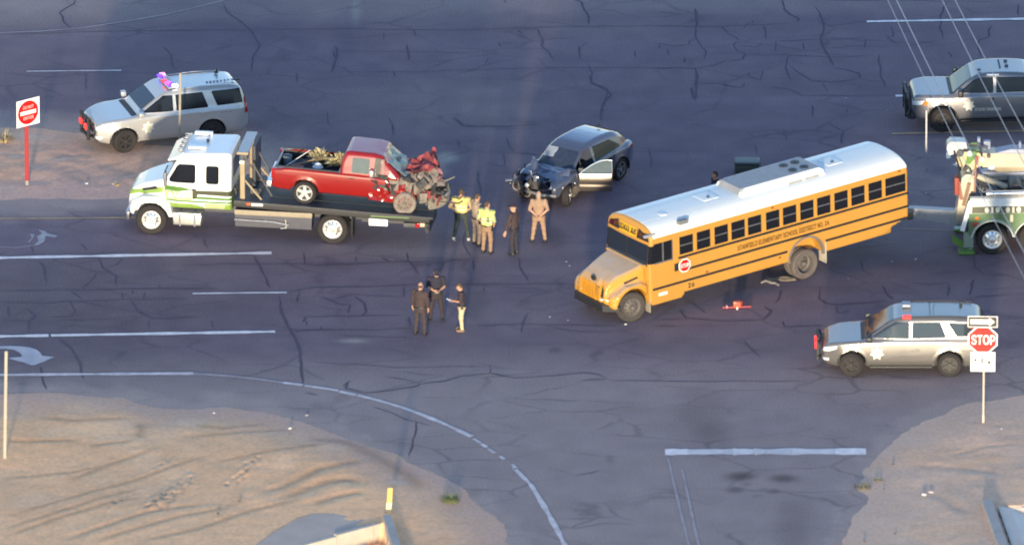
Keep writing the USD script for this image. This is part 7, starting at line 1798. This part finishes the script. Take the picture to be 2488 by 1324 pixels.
    if cap is not None:
        cF = np.maximum(head - .014, .030 - hz)
        brim = np.maximum(np.maximum(np.hypot((hx - .10) / 1.2, hyy) - .085, np.abs(hz - .036) - .010), .02 - hx)
        part(t, 'cap', v.m(np.minimum(cF, brim), .001), cap, smooth=60)
    else:
        hF = np.maximum(head - .010, np.minimum(.045 - hz, .9) if not bald else .9)
        back = np.maximum(head - .010, np.maximum(hx + (.0 if not bald else .02), -.05 - hz))
        if bald: back = np.maximum(back, hz - .035)
        F_ = np.minimum(hF, back) if not bald else back
        F_ = np.maximum(F_, hx - .075)
        part(t, 'hair', v.m(F_, .001), hm, smooth=60)
    return t, M, wr

TANS = cloth('tan_uniform', (.31, .20, .135)); TANT = cloth('tan_trousers', (.30, .19, .125)); BRN = cloth('brown_trousers', (.27, .165, .10))
GREYT = cloth('grey_tan_shirt', (.30, .225, .17)); DARK = cloth('dark_brown_jacket', (.050, .032, .034)); NAVYT = cloth('black_navy_uniform', (.022, .020, .036)); KHAKI = cloth('cream_khaki', (.54, .42, .26))
DGREEN = cloth('dark_green_trousers', (.035, .045, .045)); LIME = mat('lime_vest', (.55, .62, .16), rough=.7, var=.12); AMBERV = mat('yellow_vest', (.55, .45, .14), rough=.7, var=.2)
WSHOE = mat('pale_shoe', (.40, .40, .42))
A_HIPS = {'L': ((-.10, .36, 1.18), (.06, .21, 1.04)), 'R': ((-.10, .36, 1.18), (.06, .21, 1.04))}
A_BACK = {'L': ((-.13, .30, 1.20), (-.16, .08, 1.00)), 'R': ((-.13, .30, 1.20), (-.16, .07, .98))}
A_FRONT = {'L': ((.02, .28, 1.18), (.24, .09, 1.12)), 'R': ((.02, .28, 1.18), (.24, .07, 1.10)), 'curl': .8}
A_DOWN = {'L': ((-.02, .27, 1.17), (.03, .29, .92)), 'R': ((-.02, .27, 1.17), (.05, .27, .90))}
GRP = None
person('person in yellow safety vest and dark trousers standing nearest the bent bumper', (1121, 583), 80, 1.74, top=cloth('tan_shirt', (.40, .27, .16)), legs=DGREEN, shoes=WSHOE, vest=AMBERV, arms=A_HIPS, stance=.16, sleeves='long', wide=1.08)
person('person in grey tan shirt and pale trousers, half hidden behind a lime vest', (1158, 595), 30, 1.74, top=GREYT, legs=cloth('pale_tan_trousers', (.40, .28, .20)), arms=A_FRONT, stance=.06, sleeves='short', wide=1.1, nod=.15)
person('person in lime safety vest and brown trousers, back towards the camera', (1183, 615), 62, 1.76, top=cloth('lime_shirt', (.36, .40, .20)), legs=BRN, vest=LIME, arms={'L': ((-.05, .29, 1.18), (.10, .24, 1.0)), 'R': ((-.08, .32, 1.18), (.04, .24, .98)), 'patch': -.10, 'back': 1}, stance=.05, sleeves='short', headturn=-.5)
person('person in dark jacket and cap standing alone between vest and tan uniform', (1250, 618), 150, 1.70, top=DARK, legs=cloth('dark_trousers', (.030, .026, .036)), arms={'L': ((.06, .33, 1.16), (.10, .44, .90)), 'R': ((-.02, .25, 1.17), (.12, .16, 1.02))}, cap=NAVYT, stance=.05, lean=.04, headturn=.2)
person('person in tan uniform with hands behind the back, facing the crushed crossover', (1309, 588), 88, 1.72, top=TANS, legs=TANT, arms=A_BACK, stance=.13, bald=True, hair='grey', sleeves='short', shoes=M_BLACK, wide=1.08)
person('person in black uniform facing the camera, looking down at both hands', (1060, 779), 275, 1.78, top=NAVYT, legs=cloth('black_trousers', (.032, .024, .030)), arms=A_FRONT, cap=NAVYT, stance=.12, nod=.35, lean=.06, wide=1.1, sleeves='short')
person('person in dark brown jacket with back to the camera, left of the trio', (1021, 812), 62, 1.74, top=DARK, legs=cloth('dark_brown_trousers', (.045, .032, .036)), arms=A_DOWN, stance=.08, bald=True, wide=1.12, nod=.1)
person('person in dark short-sleeved shirt and cream trousers holding a notepad', (1122, 803), 183, 1.60, top=cloth('maroon_black_shirt', (.040, .026, .038)), legs=KHAKI, arms={'L': ((.03, .23, 1.16), (.27, .06, 1.14)), 'R': ((.03, .23, 1.16), (.27, .05, 1.12)), 'curl': .7}, stance=.035, sleeves='short', nod=.4, lean=.05, shoes=cloth('tan_shoe', (.20, .14, .09)), wide=1.05)
g_ = person('person in dark clothes standing behind the bus, only head and shoulders showing', (1738, 540), 200, 1.74, top=NAVYT, legs=NAVYT, arms=A_DOWN, stance=.06)
def held(name, px, face, loc_, size, m, label, cat_, tilt=.5):
    g = G(*px); Mh = xf((g[0], g[1], 0), math.radians(face)) @ xf(loc_, 0, -tilt)
    o = single(name, rbox(-size[0] / 2, size[0] / 2, -size[1] / 2, size[1] / 2, -size[2] / 2, size[2] / 2, .006), m, label, cat_)
    UsdGeom.Xformable(o).AddTransformOp().Set(Gf.Matrix4d(*[float(q) for q in Mh.T.ravel()]))
held('notepad', (1122, 803), 183, (.365 + .05, .0, 1.055), (.16, .11, .012), M_WHITE, 'white notepad held by the person in cream trousers', 'notepad')
held('phone', (1060, 779), 275, (.38 + .05, .0, 1.12), (.13, .07, .012), mat('pale_phone', (.45, .45, .5)), 'pale phone in the hands of the person in black uniform', 'phone')
# ------------------------------------------------------------------ signs, posts, wires, concrete, debris
M_SW, M_SR = mat('sign_white', ()), mat('sign_red', ())
M_POST = mat('galvanised_post', (.42, .40, .37), rough=.5, metal=.3)
M_PALEPOST = mat('pale_beige_post', (.46, .41, .33), rough=.6)
M_RPOST = mat('red_sleeve', (.38, .045, .05), rough=.5)
M_SBLACK = mat('sign_black', (.03, .03, .035), rough=.4)

def sign_plate(P, y0, y1): return prismXZ(P, y0, y1)
def stop_sign():
    b = G(2389, 1029)
    # the sign faces the camera; local -y is its face
    M = xf((b[0], b[1], 0), math.radians(-2))
    t = thing('stop_sign', 'red STOP sign with one-way arrow above and white plate below', 'stop sign', M)
    Z = lambda py: on(M, 2385, py, 1, 0)[2]
    zc = (Z(793.5) + Z(856.5)) / 2
    xo = -.04
    part(t, 'post', rbox(-.028, .028, .004, .05, .22, Z(772), .008), M_PALEPOST)
    part(t, 'post_base', rbox(-.036, .036, -.002, .056, -.2, .30, .008), M_POST)
    oc = [(xo + .50 * math.cos(PI / 8 + k * PI / 4), zc + .48 * math.sin(PI / 8 + k * PI / 4)) for k in range(8)]
    oi = [(xo + .452 * math.cos(PI / 8 + k * PI / 4), zc + .434 * math.sin(PI / 8 + k * PI / 4)) for k in range(8)]
    pl = part(t, 'stop_plate', sign_plate(oc, -.004, .004), M_SW)
    part(pl, 'red_face', sign_plate(oi, -.009, -.004), M_SR)
    tx = meshkit.text_mesh('STOP', .30, .005, bold=True); w = tx.bounds[1, 0] - tx.bounds[0, 0]
    tx.apply_scale([.74 / w, 1, 1])
    tx.apply_transform(np.array([[1, 0, 0, xo - .37], [0, 0, -1, -.009], [0, 1, 0, zc - .15], [0, 0, 0, 1]], float))
    part(pl, 'lettering', tx, M_SW, smooth=0)
    # one-way arrow plate
    z0, z1 = Z(795), Z(768)
    x0, x1 = xo - .47, xo + .46
    ar = part(t, 'arrow_plate', rbox(x0, x1, -.006, .002, z0, z1, .002), M_SBLACK)
    bw = .022
    part(ar, 'border', cat(box(x0, x1, -.010, -.006, z1 - bw, z1), box(x0, x1, -.010, -.006, z0, z0 + bw), box(x0, x0 + bw, -.010, -.006, z0 + bw, z1 - bw), box(x1 - bw, x1, -.010, -.006, z0 + bw, z1 - bw)), M_SW)
    zm = (z0 + z1) / 2
    part(ar, 'arrow', sign_plate([(x0 + .08, zm - .078), (x1 - .26, zm - .078), (x1 - .26, zm - .14), (x1 - .09, zm), (x1 - .26, zm + .14), (x1 - .26, zm + .078), (x0 + .08, zm + .078)], -.011, -.006), M_SW)
    z0, z1 = Z(902), Z(855)
    wp = part(t, 'white_plate', rbox(xo - .375, xo + .395, -.006, .002, z0, z1, .002), M_SW)
    zz = (z0 + z1) / 2 + .02
    ge = mat('sign_grey', (.02, .02, .025), rough=.5)
    part(wp, 'mark', sign_plate([(xo - .26, zz + .08), (xo - .18, zz + .08), (xo - .18, zz + .0), (xo - .26, zz + .0)], -.010, -.006), ge)
    part(wp, 'mark', sign_plate([(xo - .03, zz + .10), (xo + .05, zz + .10), (xo + .03, zz + .07), (xo + .0, zz + .07), (xo + .02, zz + .03), (xo + .0, zz + .0), (xo + .05, zz - .08), (xo - .01, zz - .08), (xo - .05, zz + .0)], -.010, -.006), ge)
    part(wp, 'mark', sign_plate([(xo + .16, zz + .01), (xo + .25, zz + .01), (xo + .26, zz - .09), (xo + .15, zz - .07)], -.010, -.006), ge)
stop_sign()

def no_entry_sign():
    b = G(67.5, 452)
    M = xf((b[0], b[1], 0), math.radians(37))
    t = thing('no_entry_sign', 'white square DO NOT ENTER sign on a red post, left edge', 'traffic sign', M)
    zc = on(M, 68, 273.5, 1, 0)[2]
    xo = on(M, 68, 273.5, 1, 0)[0]
    h = .455
    part(t, 'post', rbox(-.060, .060, .006, .08, .17, zc + .42, .012), M_RPOST)
    part(t, 'post_base', rbox(-.045, .045, .012, .07, -.2, .175, .01), M_POST)
    pl = part(t, 'sign_plate', rbox(xo - h, xo + h, -.005, .005, zc - h, zc + h, .002), M_SW)
    ci = [(xo + .40 * math.cos(a), zc + .40 * math.sin(a)) for a in np.linspace(0, 2 * PI, 40, endpoint=False)]
    ds = part(pl, 'red_disc', sign_plate(ci, -.010, -.005), M_SR)
    part(ds, 'white_bar', box(xo - .31, xo + .31, -.014, -.010, zc - .065, zc + .065), M_SW)
    for s, z_, wd in (('DO NOT', zc + .13, .42), ('ENTER', zc - .235, .40)):
        tx = meshkit.text_mesh(s, .105, .004, bold=True); w = tx.bounds[1, 0] - tx.bounds[0, 0]
        tx.apply_scale([wd / w, 1, 1])
        tx.apply_transform(np.array([[1, 0, 0, xo - wd / 2], [0, 0, -1, -.010], [0, 1, 0, z_], [0, 0, 0, 1]], float))
        part(ds, 'lettering', tx, mat('pale_sign_text', (.70, .42, .40), rough=.4), smooth=0)
no_entry_sign()

def post(name, label, base, top, w, m, cat_='post', plate=None, top_m=None):
    b = G(*base); M = xf((b[0], b[1], 0), 0)
    z1 = on(M, top[0], top[1], 1, 0)[2]; x1 = on(M, top[0], top[1], 1, 0)[0]
    t = thing(name, label, cat_, M)
    part(t, 'post', hull([(dx, dy, -.3) for dx in (-w / 2, w / 2) for dy in (-.03, .03)] + [(x1 + dx, dy, z1) for dx in (-w / 2, w / 2) for dy in (-.03, .03)]), m)
    if plate:
        a, c_, wd = plate
        za, zc_ = on(M, base[0], a, 1, 0)[2], on(M, base[0], c_, 1, 0)[2]
        part(t, 'edge_on_sign', rbox(x1 - wd / 2, x1 + wd / 2, -.46, .40, za, zc_, .006), top_m or m)
    return t
post('sign_post', 'beige square post at the lower left edge on the dirt', (11, 1118), (15, 853), .085, mat('weathered_post', (.36, .32, .26), rough=.7))
post('sign_post', 'pale post in front of the police SUV with lit roof lights', (435, 405), (438, 178), .07, mat('tan_post', (.27, .235, .20), rough=.7))
post('sign_post', 'thin grey post in front of the police pickup push bar', (2250, 415), (2251, 268), .055, mat('grey_post', (.33, .34, .37), rough=.5, metal=.3))
def bollard():
    b = G(943, 1248); M = xf((b[0], b[1], 0), 0)
    z1 = on(M, 948, 1184, 1, 0)[2]
    t = thing('bollard', 'short yellow marker post at the corner of the concrete headwall', 'bollard', M)
    part(t, 'post', hull([(x, y, -.2) for x in (-.075, .075) for y in (-.05, .05)] + [(x + .07, y, z1) for x in (-.075, .075) for y in (-.05, .05)]), mat('bollard_yellow', (.62, .42, .10), rough=.5, var=.1))
    part(t, 'reflective_band', hull([(x, y, z) for z, o in ((z1 * .08, .005), (z1 * .45, .031)) for x in (-.080 + o, .080 + o) for y in (-.055, -.02)]), mat('pale_band', (.75, .62, .35), rough=.4))
bollard()

# power lines
M_WIRE = mat('aluminium_wire', (.33, .33, .37), rough=.5, metal=.3)
for k, (a, b, z, r, lab) in enumerate([((2170, 0), (2482, 640), 9.0, .011, 'leftmost and thinnest of the power lines crossing the upper right'), ((2192, 0), (2507, 625), 9.2, .016, 'second power line from the left, crossing the wrecker boom head'),
                                       ((2303, 0), (2580, 545), 9.0, .014, 'third power line from the left over the police pickup door'), ((2335, 0), (2614, 515), 9.2, .014, 'rightmost of the power lines over the police pickup')]):
    A, B = G(*a, z), G(*b, z)
    d = B - A; A2, B2 = A - d * 1.1, B + d * .9
    pts = [A2 + (B2 - A2) * u + np.array([0, 0, -1.1 * (1 - (2 * u - 1) ** 2) + .62]) for u in np.linspace(0, 1, 40)]
    single('power_line', tube(pts, r, 6), M_WIRE, lab, 'power line', 'power lines over the upper right')

# concrete headwalls of the canal, bottom edge
M_CONC = mat('pale_concrete', (.50, .44, .37), rough=.9, var=.14, scale=2.5, bump=.006)
M_CONCG = mat('grey_concrete', (.38, .36, .36), rough=.9, var=.14, scale=2.0, bump=.006)
def headwall(name, label, a, b, w, zt, wing=None):
    A, B = G(*a, zt), G(*b, zt)
    A, B = A[:2], B[:2]; d = (B - A) / np.linalg.norm(B - A); n = np.array([-d[1], d[0]]) * -1
    B = B + d * 2.0
    t = thing(name, label, 'headwall', None)
    P = [A, B, B + n * w, A + n * w]
    part(t, 'wall', m3.Manifold.hull_points(np.array([(*p, z) for p in P for z in (-1.3, zt)])), M_CONCG)
    return t, A, d, n
t_, A_, d_, n_ = headwall('concrete_headwall', 'grey concrete headwall beside the yellow marker post, bottom edge', (930, 1250), (956, 1330), -.26, .22)
W0b, W0, W1, wd, wn = CW0, CW0 + cwd * .28, CW1, cwd, cwn
def slab(p0, p1, z): return m3.Manifold.hull_points(np.array([(*p, q) for p in (p0, p1, p1 + wn * .17, p0 + wn * .17) for q in (-1.3, z)]))
part(t_, 'wing_wall', slab(W0b, W0 - wd * .012, .10), M_CONC)
W1e = W1 + wd * 1.5
for k in range(3):
    part(t_, 'wing_wall', slab(W0 + (W1e - W0) * k / 3 + wd * .012, W0 + (W1e - W0) * (k + 1) / 3 - wd * .012, .095 - .04 * k), M_CONC)
apr = Polygon([q[:2] for q in [G(*p) for p in ((620, 1330), (660, 1300), (720, 1265), (760, 1252), (800, 1250), (850, 1257), (900, 1270))]] + [W0 + wn * .16, W1e + wn * .16])
ap = m3.Manifold.extrude(m3.CrossSection([np.array(apr.exterior.coords)[:-1][::1] if apr.exterior.is_ccw else np.array(apr.exterior.coords)[:-1][::-1]]), .16).translate((0, 0, -.11))
single('concrete_apron', ap, mat('apron_concrete', (.52, .40, .35), rough=.9, var=.12, scale=1.2), 'smooth grey concrete apron sloping into the dirt behind the headwall', 'apron')
t2, A2_, d2_, n2_ = headwall('concrete_headwall', 'pale grey concrete wall top at the lower right corner', (2410, 1213), (2450, 1326), .30, .22)
prof = [(-.16, .12), (.06, .10), (.22, .06), (.42, .0), (.60, -.10), (.80, -.24), (1.1, -.42), (1.8, -.6), (4.5, -.7)]
V_, F_ = [], []
for i, (dx, z) in enumerate(prof):
    for e in (.30, 7.0): V_.append((*(CR0 + crd * e + np.array([dx, 0])), z))
for k in range(len(prof) - 1): F_ += [(2 * k, 2 * k + 1, 2 * k + 3), (2 * k, 2 * k + 3, 2 * k + 2)]
V_, F_ = np.array(V_), np.array(F_); nz = np.cross(V_[F_[:, 1]] - V_[F_[:, 0]], V_[F_[:, 2]] - V_[F_[:, 0]])[:, 2]; F_[nz < 0] = F_[nz < 0][:, ::-1]
single('canal_lining', trimesh.Trimesh(V_, F_, process=False), mat('canal_concrete', (.56, .52, .50), rough=.85, var=.12, scale=1.5), 'curved grey concrete canal lining at the lower right corner', 'canal lining', smooth=60)
e0 = CR0 + crd * .30
part(t2, 'end_wall', m3.Manifold.hull_points(np.array([(*p, z) for p in (e0 + [.02, 0], e0 + [5, .25], e0 + [5, .60], e0 + [.02, .35]) for z in (-1.4, .06)])), M_CONCG)

# green box, loose debris on the road
g = G(1815, 424); M_ = xf((g[0], g[1] + .15, 0), math.radians(-3))
t = thing('green_box', 'dark green lidded box standing on the road behind the bus', 'box', M_)
part(t, 'box_body', rbox(-.40, .40, -.28, .28, 0, .36, .08), mat('box_green', (.022, .040, .038), rough=.5))
part(t, 'lid', rbox(-.41, .41, -.29, .29, .36, .45, .07), mat('box_lid', (.05, .075, .085), rough=.45))
part(t, 'handle', tube([(.40, -.1, .30), (.46, -.1, .28), (.46, .1, .28), (.40, .1, .30)], .015), M_BLACK)
g = G(1790, 750); M_ = xf((g[0], g[1], 0), math.radians(6))
t = thing('tow_light_bar', 'red portable light bar with orange lamp lying beside the school bus', 'light bar', M_)
part(t, 'bar', rbox(-.46, .46, -.04, .04, .02, .09, .02), mat('dark_red_bar', (.24, .025, .05), rough=.4))
part(t, 'lamp', rbox(-.12, .13, -.10, .10, .05, .26, .04), mat('orange_red_lamp', (.50, .10, .06), rough=.35))
part(t, 'lamp_side', rbox(.13, .19, -.06, .06, .10, .28, .02), mat('dark_red_lamp', (.15, .01, .015), rough=.35))
for x in (-.32,): part(t, 'white_tape', rbox(x - .02, x + .02, -.056, .056, .045, .135, .008), mat('pink_tape', (.5, .3, .36)))
part(t, 'bracket', rbox(-.02, .03, -.10, -.04, 0, .12, .01), M_WHITE)
g = G(1897, 680); M_ = xf((g[0], g[1], 0), math.radians(5))
o = single('broken_plank', cat(rbox(-.40, .42, -.09, .09, .0, .05, .015), at(crumple(8, 5, .5, .3, .06, 801), (.22, -.05, .07))), mat('plank_tan', (.36, .28, .20), rough=.8, var=.35, scale=6), 'pale broken plank on the road by the bus rear wheel', 'plank', kind=None)
UsdGeom.Xformable(o).AddTransformOp().Set(Gf.Matrix4d(*[float(q) for q in M_.T.ravel()]))
g = G(1873, 691); M_ = xf((g[0], g[1], 0), math.radians(-8))
o = single('bent_strip', tube([(-.32, .0, .04), (-.18, .10, .08), (0, .02, .05), (.16, -.02, .06), (.26, -.14, .04)], .035, 6), mat('dull_metal_strip', (.28, .26, .25), rough=.5, metal=.3), 'bent grey metal strip lying below the broken plank', 'metal strip')
UsdGeom.Xformable(o).AddTransformOp().Set(Gf.Matrix4d(*[float(q) for q in M_.T.ravel()]))
specks = [(1520, 789, .07, 1), (1336, 771, .05, 0), (1384, 647, .05, 0), (1376, 637, .045, 0), (2056, 240, .06, 1), (2157, 270, .05, 0), (2250, 409, .06, 1), (2250, 470, .05, 1), (2168, 637, .06, 0), (2225, 631, .055, 1), (2061, 678, .055, 0), (1240, 447, .05, 0), (1380, 779, .04, 0), (1678, 374, .035, 0), (1675, 300, .035, 0), (1105, 586, .05, 1), (1138, 574, .05, 0), (520, 1006, .06, 1), (705, 1044, .09, 1), (745, 1010, .08, 0), (275, 452, .06, 1), (210, 451, .09, 1), (2245, 1207, .13, 1), (2262, 1200, .10, 1), (2433, 1045, .05, 1), (2170, 1131, .07, 2), (2148, 1190, .06, 2), (2100, 1317, .08, 2), (2175, 1300, .07, 2), (530, 1253, .09, 2), (582, 1222, .08, 2)]
LABS = {0: 'bright white scrap below the front tyre of the school bus', 1: 'grey scrap on the road left of the bus bumper', 2: 'pale scrap left of the bus hood, right one of two', 3: 'tiny scrap left of the bus hood, upper one of two', 4: 'white scrap left of the police pickup, near the white line', 5: 'grey scrap left of the police pickup push bar',
        6: 'white scrap at the foot of the thin grey post', 7: 'white scrap between the bus tail and the thin grey post', 8: 'grey scrap behind the rear wheel of the bus', 9: 'white scrap between bus rear wheel and wrecker', 10: 'grey scrap between bus rear wheel and lower police SUV', 11: 'grey scrap left of the crushed crossover nose', 12: 'tiny grey scrap below the bus front bumper',
        13: 'tiny scrap on the road left of the green box', 14: 'tiny scrap on the open road above the green box', 15: 'white scrap by the left foot of the yellow vest person', 16: 'grey scrap by the right foot of the yellow vest person', 17: 'white scrap alone on the dirt below the edge line', 18: 'larger white scrap at the upper edge of the left dirt', 19: 'grey scrap just above the larger white scrap',
        20: 'white scrap on the median in front of the tow truck', 21: 'flat white scrap on the median right of the red post', 22: 'largest white scrap on the right dirt corner', 23: 'white scrap touching the largest white scrap', 24: 'white scrap beside the stop sign base', 25: 'dark stone on the upper left of the right dirt corner', 26: 'dark stone near the olive weed', 27: 'dark stone at the bottom of the right dirt corner, left one', 28: 'dark stone at the bottom of the right dirt corner, right one', 29: 'dark stone among the ruts, lower left one', 30: 'dark stone among the ruts, upper right one'}
WS = mat('white_scrap', (.62, .60, .58), rough=.6); GS = mat('grey_scrap', (.36, .35, .36), rough=.6); DS = mat('dark_stone', (.10, .09, .085), rough=.9)
for k, (px, py, s, kind) in enumerate(specks):
    g = G(px, py); r_ = np.random.default_rng(900 + k)
    sm = trimesh.creation.icosphere(1, s * .6); sm.vertices *= (1 + r_.normal(0, .18, (len(sm.vertices), 1))) * np.array([1, .8, .45])
    onroad = not shapely.contains_xy(DIRT, g[0], g[1])
    z = .01 if onroad else float(H[np.argmin(((PTS - g[:2]) ** 2).sum(1))]) + .02
    sm.apply_translation([g[0], g[1], z + s * .2])
    single('stone' if kind == 2 else 'scrap', sm, DS if kind == 2 else WS if kind else GS, LABS[k], 'stone' if kind == 2 else 'scrap')
# car parts at the nose of the crossover
for k, (px, py, s) in enumerate(((1256, 446, .16), (1236, 442, .10))):
    g = G(px, py); single('car_fragment', at(crumple(7, 6, s * 2.2, s * 1.5, .08, 820 + k), (g[0], g[1], .07)), [M_BLACK, GS][k], ['black torn fragment just left of the crossover nose', 'grey fragment further left of the crossover nose'][k], 'fragment')
# weeds
def weed_clump(px, py, r, n, label, col, seed, hgt):
    g = G(px, py); rg = np.random.default_rng(seed); z0 = float(H[np.argmin(((PTS - g[:2]) ** 2).sum(1))])
    V, F = [], []
    for k in range(n):
        a = rg.random() * 2 * PI; rr = r * math.sqrt(rg.random()); b = np.array([rr * math.cos(a), rr * math.sin(a), -.02])
        d = np.array([math.cos(a) * .6, math.sin(a) * .6, .6 + rg.random()]); d *= hgt * (.5 + rg.random()) / np.linalg.norm(d)
        u = np.array([-math.sin(a), math.cos(a), 0]) * .016
        i = len(V); V += [b - u, b + u, b + d * .6 + u * .8, b + d]; F += [(i, i + 1, i + 2), (i, i + 2, i + 3)]
    t = thing('weed', label, 'weed', xf((g[0], g[1], z0)))
    part(t, 'leaves', trimesh.Trimesh(np.array(V), np.array(F), process=False), col, smooth=0, kind='stuff')
GW = mat('weed_green', (.12, .15, .055), rough=.9, var=.3, scale=9); OW = mat('weed_olive', (.20, .18, .09), rough=.9, var=.3, scale=9)
weed_clump(1095, 1218, .28, 130, 'green weed on the dirt shoulder right of the yellow marker post', GW, 1, .20)
weed_clump(2096, 1185, .26, 90, 'olive weed on the edge of the right dirt corner', OW, 2, .12)
weed_clump(2133, 1168, .12, 40, 'small olive tuft just beyond the olive weed', OW, 3, .10)
weed_clump(285, 452, .07, 25, 'yellowish tuft on the median in front of the tow truck', mat('weed_yellow', (.45, .35, .12)), 4, .12)
weed_clump(8, 345, .30, 110, 'dry yellow grass clump at the left end of the median', mat('dry_grass', (.34, .27, .15), var=.3, scale=9), 5, .28)
